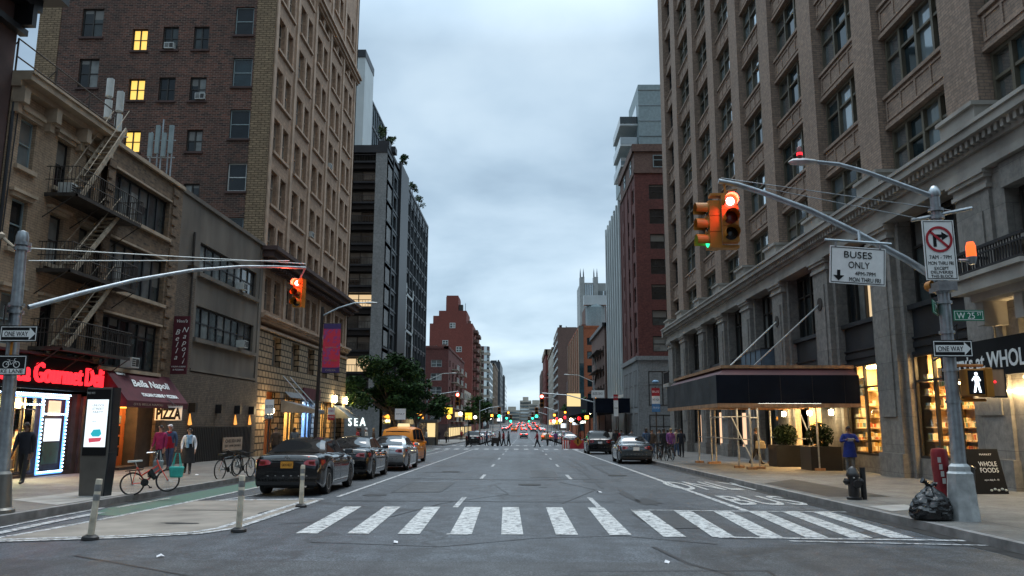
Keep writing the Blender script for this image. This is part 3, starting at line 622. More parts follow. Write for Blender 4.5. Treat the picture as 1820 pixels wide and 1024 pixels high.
# picture panels in the shop windows further on
for bi,(u0,u1,z0,z1) in enumerate([(47.6,49.6,.1,2.3),(53.2,55.2,.1,2.4),(59.3,61.,0.,2.3)]):
    m=MB(); F.box(m,u0,u1,z0,z1,-.58,-.5); m.build('picture_panel',M['poster'],B)
m=MB(); F.box(m,41.2,45.,4.55,5.5,-.38,.62); m.build('awning',M['bluecanvas'],B)
m=MB(); [F.box(m,41.2+i*.95,41.24+i*.95,4.55,5.5,.62,.65) for i in range(5)]; F.box(m,41.15,45.05,5.5,5.56,-.3,.66); F.box(m,41.15,45.05,4.49,4.55,-.3,.66); m.build('awning_frame',M['frame_dk'],B)
# iron balcony above the portal, name board and portal stonework at the near corner
m=MB(); F.box(m,18.6,21.9,5.15,5.5,-.3,1.05); F.box(m,18.6,22.0,5.5,5.62,-.3,1.15); F.box(m,18.6,21.6,4.95,5.15,-.3,.7)
for u in (21.3,19.6): F.box(m,u,u+.35,4.3,5.0,-.3,.55)
m.build('balcony_slab',M['lime_plain'],B)
m=MB(); 
for i in range(26): F.box(m,18.7+i*.12,18.73+i*.12,5.7,6.2,1.0,1.03)
F.box(m,18.6,21.85,6.2,6.28,.97,1.06); F.box(m,18.6,21.85,5.66,5.72,.98,1.05); F.box(m,18.6,21.85,6.05,6.1,.99,1.04)
for i in range(8): m.box(13-1.03+i*.12,13-1.0+i*.12,21.78,21.82,5.7,6.2)
m.box(13-1.06,13-.0,21.76,21.84,6.2,6.28)
F.box(m,21.75,21.85,5.62,6.3,.95,1.07); m.build('balcony_railing',M['black'],B)
m=MB(); F.box(m,18.6,21.45,6.4,6.6,-.55,.1); F.box(m,18.6,21.2,2.6,5.0,-.9,-.4); F.box(m,20.9,21.45,g(20),8.7,-.9,-.1); F.box(m,18.6,20.9,8.0,8.7,-.9,.0)
for d,z in ((.06,4.3),(.12,4.42),(.18,4.54)): F.box(m,18.6,21.3+d,z,z+.1,-.4,-.3+d)
F.box(m,18.6,21.45,g(20)-.3,1.0,-.9,-.35); m.build('portal',M['lime'],B)
F.window(B,18.7,20.8,6.6,8.,-.5,2,(.5,),.1,'frame_dk','glass')
m=MB(); F.box(m,18.6,24.2,2.95,3.95,.12,.3); nb=m.build('name_board',M['signblk'],B)
text("Harry's at WHOLE FOODS",.62,F.p(24.05,3.35,.305),(90,0,-90),M['white'],nb,ax='LEFT',sx=.86,bold=.012)
m=MB(); F.box(m,19.2,23.,2.5,2.56,-.2,.1); [m.lathe([(.09,0),(.09,.05),(0,.05)],F.p(u,2.82,.25),10) for u in (20.2,22.,23.4)]; m.build('downlight',M['warm'],B)
m=MB(); m.tube([F.p(23.6,3.9,.1),F.p(24.3,3.55,.5)],.03,6); m.tube([F.p(23.6,3.9,.1),F.p(23.6,4.6,.05),F.p(23.1,4.3,.6)],.025,6); m.build('bracket',M['black'],B)
# small stone balcony at the far corner
m=MB(); F.box(m,66.2,68.9,4.7,5.0,0,.9); F.box(m,66.2,68.9,4.5,4.7,0,.6); F.box(m,66.2,68.9,4.2,4.5,0,.3); m.build('balcony_slab',M['lime_plain'],B)
m=MB(); [F.box(m,66.3+i*.2,66.35+i*.2,5.0,5.9,.82,.86) for i in range(13)]; F.box(m,66.2,68.9,5.9,6.0,.8,.9); m.build('balcony_railing',M['black'],B)
m=MB(); [m.lathe([(0,-.03),(.28,-.03),(.28,.03),(0,.03)],F.p(u,6.8,.06),14,'x') for u in (40.1,34.2)]; m.build('rod_anchor',M['iron'],B)
# ================================================================ pavement shed in front of it
SHD=thing('sidewalk_shed','navy plywood sidewalk shed with timber rim standing over the near right pavement','sidewalk shed',(10,35,g(35)))
x0,x1,y0,y1=7.4,12.85,30.5,41.
m=MB(); m.box(x0,x1,y0,y0+.06,2.42,3.5); m.build('front_panel',M['darkwood'],SHD)
m=MB(); m.box(x0,x0+.06,y0+.06,y1,2.42,3.5); m.build('side_panel',M['greyply'],SHD)
m=MB(); [m.box(x0+1.22*i-.006,x0+1.22*i+.006,y0-.004,y0,2.43,3.49) for i in range(1,5)]; [m.box(x0-.004,x0,y0+1.22*i-.006,y0+1.22*i+.006,2.43,3.49) for i in range(1,9)]; m.build('panel_seam',M['black'],SHD)
m=MB(); m.box(x0+.06,x1,y0+.06,y1,2.5,2.6); m.build('deck',M['darkwood'],SHD)
m=MB(); m.hexa([(x0+.1,y0+.1,3.5),(x1,y0+.1,3.5),(x1,y1,3.5),(x0+.1,y1,3.5),(x0+.45,y0+.5,3.78),(x1,y0+.5,3.78),(x1,y1-.4,3.78),(x0+.45,y1-.4,3.78)]); m.build('roof_skirt',M['redply'],SHD)
m=MB(); m.box(x0+.3,x1,y0+.4,y0+.55,3.78,3.9); m.box(x0+.3,x0+.45,y0+.55,y1-.3,3.78,3.9); m.box(x0,x1,y0-.02,y0+.14,2.27,2.415); m.box(x0,x0+.14,y0+.14,y1,2.27,2.415)
for y in (32.2,34.4,36.6,38.8): m.box(x0+.14,x1,y,y+.12,2.32,2.5)
m.build('timber_beam',M['wood'],SHD)
for x,y in ((9.4,33.3),(9.25,34.7),(9.9,33.9),(9.15,39.2),(8.8,40.4),(9.5,39.8),(12.3,34.6),(12.3,40.),(11.9,32.6)):
    m=MB(); m.tube([(x,y,g(y)+.25),(x,y,2.3)],.04,8); po=m.build('post',M['steel_paint'],SHD,40)
    m=MB(); m.box(x-.2,x+.2,y-.12,y+.12,g(y)+.15,g(y)+.25); m.build('timber_foot',M['wood'],po)
m=MB()
for a,b in (((9.4,33.3,.2),(9.0,34.7,1.95)),((9.4,33.3,1.0),(9.15,39.2,1.0)),((9.15,39.2,1.0),(8.8,40.4,1.0)),((9.9,33.9,1.9),(9.4,33.3,1.9)),((9.25,34.7,1.0),(9.4,33.3,1.0)),((9.4,33.3,1.95),(9.15,39.2,1.95)),((11.9,32.6,.3),(11.7,33.9,2.1)),((12.3,34.6,1.0),(12.3,40,1.0))): m.tube([a,b],.028,6)
m.build('brace',M['steel_paint'],SHD,40)
m=MB(); m.box(9.2,11.6,31.2,31.32,2.4,2.46); m.box(8.2,10.2,33.2,33.32,2.4,2.46); m.box(8.2,9.8,38.2,38.32,2.4,2.46); m.build('tube_lamp',M['cool'],SHD)
L=bpy.data.lights.new('shed_lamp','AREA'); L.energy=85; L.color=(1,.68,.34); L.shape='RECTANGLE'; L.size=4; L.size_y=6
o=bpy.data.objects.new('shed_lamp',L); COL.objects.link(o); o.location=(10.6,35.,2.25)
m=MB(); m.tube([(12.95,40.2,6.8),(9.0,36.2,3.85)],.035,6); m.tube([(12.95,34.3,6.8),(10.1,36.4,3.85)],.035,6); m.build('support_rod',M['frame_wh'],SHD)
m=MB(); [m.lathe([(0,0),(.09,.03),(.1,.2),(0,.25)],(12.7,y,2.0),10) for y in (33.1,35.6,39.1)]; m.build('wall_lantern',M['warm_hi'],SHD)
# ================================================================ left side
def textfit(s,width,height,*a,**k):
    k.setdefault('ay','BOTTOM_BASELINE'); o=text(s,height*1.35,*a,**k); bpy.context.view_layer.update(); d=o.dimensions.x/max(o.scale.x,1e-6)
    if d>0: o.scale.x=width/d
    return o
FL_=FAC_L()
# brownstone at the very left edge
B=bld('brownstone_building','dark brownstone corner building with heavy black cornice at the far left edge',-16,18)
m=MB(); FL_.box(m,13.5,22.95,g(23)-.4,15.2,-40,0); m.build('wall',M['brownstone'],B)
m=MB(); FL_.box(m,13.4,23.3,14.6,15.0,0,.5); FL_.box(m,13.4,23.6,15.0,15.35,0,1.15); FL_.box(m,13.4,23.1,13.7,13.9,0,.25); [FL_.box(m,u,u+.22,13.9,14.6,0,.6) for u in (15,17,19,21,22.7)]; m.build('cornice',M['black'],B)
for z in (4.,7.2,10.4): FL_.window(B,20.6,21.8,z,z+1.9,-.15,1,(.5,),.07,'frame_dk','glass')
FL_.window(B,17.4,18.6,4.,5.9,-.15,1,(.5,),.07,'frame_dk','glass')
# ---- beige walk-up with fire escape and delicatessen
B=BG=bld('walk_up_building','beige painted walk up with rusty fire escape above the red lettered delicatessen',-16,26)
ops=[]
for z in (9.65,7.0,4.0):
    for a,b in ((23.6,24.4),(25.6,26.4),(27.4,28.1)): ops.append((a,b,z if a<24 else z-.1,z+1.6))
m=MB(); FL_.wall(m,23.0,28.45,3.75,12.0,ops,.2); FL_.box(m,23.,28.45,3.75,12.3,-12,-.24); m.build('wall',M['beige'],B)
for i,o in enumerate(ops): FL_.window(B,*o,-.19,1,(.5,),.055,'frame_dk' if i%3 else 'frame_bg','glass' if i%2 else 'glass_blind')
for a,b,z0,z1 in ops:
    m=MB(); FL_.box(m,a-.16,b+.16,z1+.02,z1+.16,0,.1); FL_.box(m,a-.22,b+.22,z1+.16,z1+.26,0,.18); m.build('lintel',M['beige_trim'],B)
    m=MB(); FL_.box(m,a-.12,b+.12,z0-.14,z0,0,.12); m.build('sill',M['beige_trim'],B)
m=MB(); FL_.box(m,22.95,28.5,12.0,12.2,-.3,.3); FL_.box(m,22.95,28.5,12.2,12.42,-.3,.62); FL_.box(m,22.95,28.5,12.42,12.5,-.3,.68); FL_.box(m,23,28.45,11.55,11.65,0,.08)
for u in (23.02,24.75,26.6,28.15): FL_.box(m,u,u+.28,11.5,12.0,0,.42); FL_.box(m,u+.03,u+.25,11.2,11.5,0,.22)
m.build('cornice',M['beige_trim'],B)
m=MB()
for u in (23.2,25.3,27.4,29.3): m.tube([FL_.p(u,12.5,-.1),FL_.p(u,13.7,-.1)],.03,6); m.tube([FL_.p(u,13.6,-.1),FL_.p(u,12.5,-1.1)],.02,6)
for z in (13.1,13.7): m.tube([FL_.p(23.2,z,-.1),FL_.p(29.3,z,-.1)],.025,6)
m.build('roof_railing',M['iron'],B)
m=MB(); m.tube([FL_.p(23.08,12,.06),FL_.p(23.08,3.9,.06)],.05,6); m.tube([FL_.p(23.35,11.8,.05),FL_.p(23.2,6,.05),FL_.p(23.3,3.9,.05)],.02,5); m.build('drain_pipe',M['black'],B)
fe=MB(); FLR=[9.2,6.62,4.05]; fe_o=None
m=MB(); U0,U1,DP=25.15,29.6,1.12
for z in FLR:
    FL_.box(m,U0,U1,z-.05,z,.0,DP); FL_.box(m,U0,U1,z-.12,z-.05,DP-.06,DP); FL_.box(m,U0,U0+.06,z-.12,z-.05,0,DP)
    for u in (U0,U0+1.6,U1-1.3,U1): m.tube([FL_.p(u,z-.08,DP-.05),FL_.p(u,z-.85,.02)],.02,5)
fe_o=m.build('fire_escape',M['iron'],B)
m=MB()
for z in FLR:
    for h in (.45,.9):
        m.tube([FL_.p(U0,z+h,0),FL_.p(U0,z+h,DP),FL_.p(U1,z+h,DP),FL_.p(U1,z+h,0)],.017,5)
    n=34
    for i in range(n+1):
        u=U0+(U1-U0)*i/n; FL_.box(m,u-.008,u+.008,z,z+.9,DP-.008,DP+.008)
    for i in range(1,9):
        d=DP*i/9; FL_.box(m,U0-.008,U0+.008,z,z+.9,d-.008,d+.008); FL_.box(m,U1-.008,U1+.008,z,z+.9,d-.008,d+.008)
m.build('railing',M['iron'],fe_o)
m=MB()
for a,b in ((FLR[2],FLR[1]),(FLR[1],FLR[0]),(FLR[0],12.6)):
    for d in (.38,.9): m.bar(FL_.p(25.75,a,d),FL_.p(28.3,b,d),.05,.17)
    for d in (.34,.94): m.tube([FL_.p(25.75,a+.75,d),FL_.p(28.3,b+.75,d)],.016,5)
    for i in range(12):
        t=(i+.5)/12; u=25.75+2.55*t; z=a+(b-a)*t; FL_.box(m,u-.1,u+.1,z-.015,z+.015,.4,.88)
m.build('stair',M['iron_tan'],fe_o)
acunit(B,FL_,25.7,9.32,.1)
# delicatessen ground floor
zg=g(26)+.15
shop(B,FL_,24.55,26.0,zg+.15,2.55,1.2,True,(1,.8,.42),260,front=-.1)
shop(B,FL_,23.05,24.3,zg+.15,2.55,1.2,True,(.9,1,.5),220,front=-.1)
FL_.window(B,24.55,26.0,zg+.15,2.55,-.08,2,(.8,),.06,'frame_dk','clear',name='shop_window'); FL_.window(B,23.05,24.3,zg+.15,2.55,-.08,1,(.8,),.06,'frame_dk','clear',name='shop_window')
m=MB(); FL_.box(m,26.0,28.45,zg-.3,2.62,-.4,-.12); FL_.box(m,28.2,28.45,zg-.3,2.62,-.12,.05); FL_.box(m,24.3,24.55,zg-.3,2.62,-.4,.0); FL_.box(m,23,28.45,zg-.4,zg+.1,-.4,.04); m.build('shop_front',M['int_dark'],B)
shop(B,FL_,26.3,27.5,zg+.45,2.4,.5,False,(1,.85,.6),60,front=-.1)
m=MB(); FL_.box(m,26.5,27.4,1.0,1.75,.0,.02); m.build('menu_board',M['screen'],B)
m=MB(); FL_.box(m,26.5,27.4,.25,.95,.0,.02); m.build('picture_panel',M['green_lane'],B)
m=MB(); FL_.box(m,26.6,27.3,1.85,2.35,.0,.02); m.build('poster',M['poster'],B)
led=MB()
def ledline(a,b,n):
    for i in range(n+1):
        t=i/n; p=FL_.p(a[0]+(b[0]-a[0])*t,a[1]+(b[1]-a[1])*t,.09); led.ball(p,.03,6,4)
for r in ((26.2,27.6,.0,2.45),(26.2,27.6,1.9,2.45),(24.5,26.1,2.2,2.5)):
    a,b,c,d=r; ledline((a,c),(b,c),12); ledline((a,d),(b,d),12)
    ledline((a,c),(a,d),max(3,int((d-c)/.12))); ledline((b,c),(b,d),max(3,int((d-c)/.12)))
ledline((24.5,.1),(24.5,2.5),18); ledline((23.1,2.55),(27.7,2.55),40)
led.build('light_string',M['led'],B)
m=MB(); FL_.box(m,26.15,26.25,0,2.45,.03,.05); FL_.box(m,27.55,27.65,0,2.45,.03,.05); FL_.box(m,26.15,27.65,-.08,.02,.03,.05); FL_.box(m,24.5,27.65,2.42,2.52,.03,.05); m.build('led_strip',M['led_blue'],B)
m=MB(); FL_.box(m,22.6,29.9,2.7,2.78,-.1,.34); FL_.box(m,23,29.9,2.78,3.75,-.1,.25); sb=m.build('sign_board',M['signblk'],B)
textfit('Chelsea Gourmet Deli',6.75,.66,FL_.p(29.4,2.93,.28),(90,0,90),M['neon_red'],sb,ax='RIGHT',ext=.05,bold=.014)
L=bpy.data.lights.new('sign_glow','AREA'); L.energy=22; L.color=(1,.08,.06); L.shape='RECTANGLE'; L.size=.5; L.size_y=6.
o=bpy.data.objects.new('sign_glow',L); COL.objects.link(o); o.location=FL_.p(26.5,2.68,.5)
m=MB(); m.box(-15.95,-15.6,23.2,28.4,3.78,3.86); m.build('ledge',M['redply'],B)
m=MB(); FL_.box(m,29.9-1.6,29.1,1.75,1.9,-.1,.0); m.build('number_lamp',M['amberwall'],B)
# ---- loft building with restaurant
FB=FAC_L(-15.75)
B=bld('loft_row_building','mottled tan brick loft with wide window bands above the maroon pizzeria awning',-16,32)
ops=[(29.05,33.75,9.65,11.3),(29.05,33.75,6.7,8.6),(29.05,33.75,3.72,5.7)]
m=MB(); FB.wall(m,28.45,33.95,3.65,12.2,ops,.3); FB.box(m,28.45,34.95,3.65,12.2,-10,-.35); m.build('wall',M['loft_brick'],B)
m=MB(); FB.box(m,33.95,34.95,g(35)-.3,12.2,-.34,.02)
for i in range(18): FB.box(m,33.95,34.5 if i%2 else 34.3,3.9+i*.46,4.2+i*.46,.02,.07); FB.box(m,28.45,28.75 if i%2 else 28.95,3.9+i*.46,4.2+i*.46,.0,.06)
m.build('quoin_pier',M['loft_brick'],B)
m=MB()
for o in ops: FB.box(m,o[0]-.1,o[1]+.1,o[2]-.16,o[2]-.02,0,.14); FB.box(m,o[0]-.1,o[1]+.1,o[3]+.02,o[3]+.1,0,.06)
FB.box(m,28.4,35.,12.2,12.36,-.4,.12); m.build('sill',M['beige_trim'],B)
FB.window(B,*ops[0],-.25,6,(),.09,'black','glass_blind'); FB.window(B,*ops[1],-.25,6,(),.09,'black','glass_blind'); FB.window(B,*ops[2],-.25,6,(.7,),.09,'black','glass')
acunit(B,FB,30.6,3.75,.0)
zg=g(32)+.15
m=MB(); FB.box(m,28.45,33.95,g(34)-.3,3.64,-1.6,-1.3); FB.box(m,28.45,30.6,g(34)-.2,3.64,-1.3,-.1); FB.box(m,28.45,33.95,2.55,3.64,-1.3,-.1); FB.box(m,32.6,33.95,g(34)-.2,2.55,-1.3,-.12); m.build('shop_front',M['int_dark'],B)
m=MB(); FB.box(m,30.75,32.4,zg+.12,2.5,-.6,-.52); do=m.build('door',M['door_or'],B)
m=MB(); [FB.box(m,31.05+i*.36,31.33+i*.36,zg+.5+j*.42,zg+.84+j*.42,-.52,-.505) for i in range(3) for j in range(4)]; m.build('pane',M['glass'],do)
m=MB(); FB.box(m,30.62,30.74,zg+.1,2.4,-.5,-.42); FB.box(m,31.1,32.3,2.2,2.45,-.5,-.46); m.build('door_lamp',M['amberwall'],do)
m=MB(); FB.box(m,30.6,32.6,g(32)-.1,zg+.12,-1.3,.3); m.build('door_step',M['int_dark'],B)
L=bpy.data.lights.new('door_lamp','POINT'); L.energy=90; L.color=(1,.6,.25); L.shadow_soft_size=.1
o=bpy.data.objects.new('door_lamp',L); COL.objects.link(o); o.location=FB.p(31.2,2.2,.25)
AW=MB(); a,b=29.5,34.9; top,bot,out=3.62,2.45,.95
Q=lambda u,z,d: FB.p(u,z,d)
AW.face([Q(a,top,0),Q(b,top,0),Q(b,bot,out),Q(a,bot,out)]); AW.face([Q(a,top,0),Q(a,bot,out),Q(a,bot,0)]); AW.face([Q(b,top,0),Q(b,bot,out),Q(b,bot,0)]); AW.face([Q(a,bot,out),Q(b,bot,out),Q(b,bot-.25,out),Q(a,bot-.25,out)]); AW.face([Q(a,bot,0),Q(a,bot,out),Q(a,bot-.25,out),Q(a,bot-.25,0)])
aw=AW.build('awning',M['maroon'],B)
sl=math.degrees(math.atan2(top-bot,out))
def awt(s,w,h,u,t,sh=0):
    o=textfit(s,w,h,FB.p(u,top+(bot-top)*t+.02,out*t+.02),(0,0,0),M['white'],aw,shear=sh,ext=.002,ay='CENTER',bold=.012)
    o.rotation_euler=(R(sl),0,R(90)); return o
awt("Vinni's",.7,.14,30.4,.12,.2); awt('Bella Napoli',3.3,.36,32.4,.42,.35); awt('ITALIAN CUISINE & PIZZERIA',3.2,.16,32.6,.8)
textfit('(212) BELLA NAPOLI     WE DELIVER',4.4,.09,FB.p(32.2,bot-.17,out+.012),(90,0,90),M['frame_tan'],aw,ext=.002)
S=thing('blade_sign','tall maroon blade sign with white script running downwards above the awning','sign',(-15.5,34.95,5.))
m=MB(); m.box(-15.72,-15.0,34.95,35.05,3.75,6.35); m.build('panel',M['maroon'],S)
text("Vinni's",.2,(-15.36,34.945,6.12),(90,0,0),M['white'],S,shear=.3,ext=.003)
for s,x,z0,st in (('Bella',-15.53,5.62,.28),('Napoli',-15.2,5.72,.28)):
    for i,c in enumerate(s): text(c,.34,(x,34.945,z0-i*st),(90,0,0),M['white'],S,shear=.35,ext=.003)
text('ITALIAN CUISINE',.085,(-15.36,34.945,4.08),(90,0,0),M['white'],S,ext=.003); text('& PIZZERIA',.1,(-15.36,34.945,3.94),(90,0,0),M['white'],S,ext=.003)
m=MB(); m.box(-15.8,-15.7,34.97,35.03,5.9,6.0); m.box(-15.8,-15.7,34.97,35.03,4.0,4.1); m.build('bracket',M['black'],S)
S=thing('pizza_sign','white hanging sign reading PIZZA in black capitals under the maroon awning','sign',(-14.8,33,2))
m=MB(); m.box(-15.35,-14.22,33.,33.05,1.72,2.3); m.build('panel',M['white'],S)
textfit('PIZZA',1.04,.46,(-14.785,32.995,1.78),(90,0,0),M['signblk'],S,ext=.002,bold=.03)
m=MB(); m.tube([(-15.2,33.02,2.3),(-15.2,33.02,2.5)],.015); m.tube([(-14.5,33.02,2.3),(-14.8,33.02,2.55),(-15.2,33.02,2.6)],.015); m.build('hanger',M['black'],S)
# ---- grey stucco building
B=bld('stucco_building','grey stained stucco two storey building with two long strip windows',-16,41)
ops=[(37.9,46.2,8.95,10.45),(37.9,46.2,5.72,7.3)]
m=MB(); FL_.wall(m,37.7,46.75,3.95,12.3,ops,.25); FL_.box(m,34.96,47.2,4.,12.3,-10,-.3); FL_.box(m,46.75,47.2,4.0,12.3,-.3,.06); m.build('wall',M['stucco'],B)
m=MB(); FL_.box(m,34.96,37.7,4.,12.3,-.3,.03); m.build('wall_pier',M['stucco'],B)
m=MB(); FL_.box(m,34.96,47.2,g(47)-.3,4.0,-10,.1); FL_.box(m,34.96,37.4,4.0,8.5,.03,.1); m.build('brick_base',M['stucco_brick'],B)
m=MB(); FL_.box(m,34.96,47.2,12.3,12.5,-.4,.1); FL_.box(m,37.7,46.6,8.72,8.93,0,.16); FL_.box(m,37.7,46.6,5.5,5.7,0,.16); FL_.box(m,37.5,46.8,4.08,4.2,0.,.12); m.build('sill',M['stucco'],B)
for o in ops: FL_.window(B,*o,-.2,8,(.5,),.09,'black','glass_blind')
acunit(B,FL_,43.4,5.75,.05); acunit(B,FL_,43.2,8.98,-.1)
m=MB(); m.tube([FL_.p(36.9,10.7,.1),FL_.p(36.9,4.,.14)],.06,6); FL_.box(m,36.5,37.2,8.85,9.,.03,.35); m.build('drain_pipe',M['iron'],B)
for u in (37.6,40.9,43.6,45.9):
    m=MB(); FL_.box(m,u,u+.3,2.1,2.55,.1,.42); fl=m.build('wall_lamp',M['black'],B)
    if u!=40.9:
        m=MB(); m.lathe([(.0,1.5),(.13,1.53),(.08,1.75),(.02,2.05)],FL_.p(u+.15,0,.13)-Vector((0,0,0)),8); m.build('glow',M['amber_dim'],fl)  # amber light below the lamp, shaped as a glowing cone
        m=MB()
m=MB(); FL_.box(m,37.8,46.4,g(46)-.1,1.45,.1,.2); m.build('gate',M['frame_dk'],B)
m=MB(); [FL_.box(m,37.9+i*.22,37.93+i*.22,g(46),1.4,.2,.22) for i in range(38)]; m.build('gate_bars',M['black'],B)
m=MB(); FL_.box(m,41.8,44.6,.15,.85,.24,.3); mb=m.build('menu_board',M['frame_tan'],B)
textfit('CHELSEA BAR',2.3,.18,FL_.p(43.2,.58,.305),(90,0,90),M['signblk'],mb,ext=.002); textfit('EST 1998 DRINKS',2.3,.12,FL_.p(43.2,.35,.305),(90,0,90),M['signblk'],mb,ext=.002)
# ---- tan tower
FT=FAC_L(-16.1); FTN=FAC_N(47.3)
B=bld('office_tower','tall tan terracotta tower with dark brick party wall and heavy black cornice on the left',-16,59)
cols=[(48.1,49.35),(49.95,51.2),(52.7,53.95),(54.55,55.8),(57.3,58.55),(59.1,60.35),(61.9,63.15),(63.7,64.95),(66.5,67.75),(68.3,69.55)]
ops=[]
for k in range(8):
    zh=14.1+3.5*k
    for a,b in cols: ops.append((a,b,zh-2.25,zh))
for a,b in cols: ops.append((a,b,8.55,10.7))
ops=[o for o in ops]
m=MB(); FT.wall(m,47.3,71.4,8.25,46,ops,.35); FT.box(m,47.6,71.4,7.,46,-13.4,-.42); FT.box(m,71.1,71.4,7,46,-.42,-.0); m.build('wall',M['tower_tan'],B)
for o in ops: FT.window(B,*o,-.3,1,(.55,),.07,'frame_tan','glass_blue' if o[0]<56 else 'glass')
m=MB()
for u in (47.35,51.75,56.35,60.95,65.55,70.2): FT.box(m,u,u+.42,8.3,46,0,.1)
for k in range(8):
    zh=14.1+3.5*k
    for i in range(0,10,2): FT.box(m,cols[i][0]-.12,cols[i+1][1]+.12,zh-2.43,zh-2.27,0,.14); FT.box(m,cols[i][1]+.12,cols[i+1][0]-.12,zh-2.2,zh,0,.06)
m.build('trim',M['tower_trim'],B)
m=MB()
for z0,z1,d in ((11.15,11.4,.2),(11.4,11.65,.45),(11.65,12.05,.85),(12.05,12.3,1.1)): FT.box(m,47.3-d*.5,71.4+d*.6,z0,z1,0,d)
m.build('cornice',M['brownstone'],B); m=MB()
for z0,z1,d in ((33.7,33.9,.15),(33.9,34.2,.32),(34.2,34.4,.48)): FT.box(m,56.5,71.4+d*.3,z0,z1,0,d)
m.build('cornice',M['tower_trim'],B)
dentils(FT,47.5,71.3,11.2,11.37,.201,.62,.2,.35).build('dentil_band',M['brownstone'],B)
m=MB(); FT.box(m,47.3,71.4,7.75,7.95,-.4,.12); FT.box(m,47.25,71.5,7.95,8.1,-.4,.3); FT.box(m,47.25,71.5,8.1,8.24,-.4,.42); FT.box(m,47.3,71.4,7.3,7.45,-.4,.16)
u=47.4
while u<71.3: FT.box(m,u,u+.12,7.78,7.93,.12,.24); u+=.26
m.build('belt_course',M['tower_trim'],B)
w2=[(50.1,51.9),(54.3,56.2),(58.4,60.3),(62.6,64.4),(66.8,68.5)]
gnd=[(49.4,52.2,g(50)-.3,3.6),(53.3,56.9,g(50)-.3,3.3),(57.6,61.6,g(50)-.3,3.3),(63.,66.3,g(50)-.3,3.3),(67.6,70.2,g(50)-.3,3.3)]
ops2=[(a,b,5.2,7.1) for a,b in w2]+gnd
m=MB(); FT.wall(m,47.3,71.4,g(71)-.3,7.3,ops2,.5,.05); FT.box(m,47.3,71.4,g(71)-.3,7.0,-9,-1.6)
for a,b in [(47.3,71.4)]:
    pass
m.build('rusticated_base',M['rustic'],B)
for a,b in w2: FT.window(B,a,b,5.2,7.1,-.4,2,(.72,),.08,'frame_tan','glass_blind')
shop(B,FT,57.7,61.5,g(60)+.3,3.2,1.,False,(.2,.42,1),300,front=-.5,wallm='frame_wh'); front(B,FT,57.6,61.6,g(60)+.2,3.3,-.45,3,(.75,))
m=MB(); [FT.box(m,59.6+i*.35,59.72+i*.35,.0,3.0,-.9,-.85) for i in range(4)]; m.build('tube_sign',M['led_blue'],B)
m=MB(); FT.box(m,57.9,59.3,.4,2.,-.9,-.85); m.build('picture_panel',M['lcd_cream'],B)
shop(B,FT,53.4,56.8,g(55)+.3,3.2,1.2,False,(1,.6,.22),160,front=-.5); front(B,FT,53.3,56.9,g(55)+.2,3.3,-.45,3,(.75,))
m=MB(); FT.box(m,49.4,52.2,g(50)-.1,3.6,-.6,-.5); m.build('door',M['door_or'],B)
shop(B,FT,63.1,66.2,g(65)+.3,3.2,1.2,False,(1,.6,.2),160,front=-.5); front(B,FT,63,66.3,g(65)+.2,3.3,-.45,3,(.75,))
m=MB(); FT.box(m,67.6,70.2,g(70)-.1,3.3,-.6,-.5); m.build('door',M['frame_dk'],B)
m=MB(); FT.box(m,57.3,62,3.32,4.15,.1,.22); m.build('fascia',M['maroon'],B)
m=MB(); m.face([FT.p(53,3.7,.1),FT.p(56.9,3.7,.1),FT.p(56.9,3.3,.5),FT.p(53,3.3,.5)]); m.build('awning',M['greycanvas'],B)
m=MB(); m.hexa([FT.p(52.3,2.3,.1),FT.p(54.3,2.3,.1),FT.p(54.3,2.25,2.5),FT.p(52.3,2.25,2.5),FT.p(52.3,3.1,.1),FT.p(54.3,3.1,.1),FT.p(54.3,2.45,2.5),FT.p(52.3,2.45,2.5)]); mq=m.build('marquee',M['greycanvas'],B)
m=MB(); m.tube([FT.p(52.5,4.7,.1),FT.p(52.5,2.5,2.2)],.03,5); m.tube([FT.p(54.1,4.7,.1),FT.p(54.1,2.5,2.2)],.03,5); m.build('support_rod',M['steel'],mq)
m=MB(); m.ball(FT.p(48.9,2.35,.5),.26,12,8); gl=m.build('globe_lamp',M['warm'],B,60)
m=MB(); m.tube([FT.p(48.9,1.7,.1),FT.p(48.9,1.9,.5),FT.p(48.9,2.12,.5)],.03,5); m.build('bracket',M['black'],gl)
L=bpy.data.lights.new('globe_light','POINT'); L.energy=60; L.color=(1,.7,.35); L.shadow_soft_size=.3; o=bpy.data.objects.new('globe_light',L); COL.objects.link(o); o.location=FT.p(48.9,2.35,.85)
m=MB(); m.face([FT.p(66.9,3.1,.1),FT.p(70.4,3.1,.1),FT.p(70.4,2.0,1.6),FT.p(66.9,2.0,1.6)]); m.face([FT.p(66.9,3.1,.1),FT.p(66.9,2.0,1.6),FT.p(66.9,2.0,.1)]); m.build('awning',M['bluecanvas'],B)
for u in (66.6,70.8):
    m=MB(); m.lathe([(.05,0),(.14,.1),(.14,.5),(0,.6)],FT.p(u,3.3,.3),8); m.build('wall_lamp',M['warm_hi'],B)
    L=bpy.data.lights.new('pier_light','SPOT'); L.energy=330; L.color=(1,.5,.12); L.spot_size=R(70); L.shadow_soft_size=.1; o=bpy.data.objects.new('pier_light',L); COL.objects.link(o); o.location=FT.p(u,3.9,.9); o.rotation_euler=(0,R(18),0)
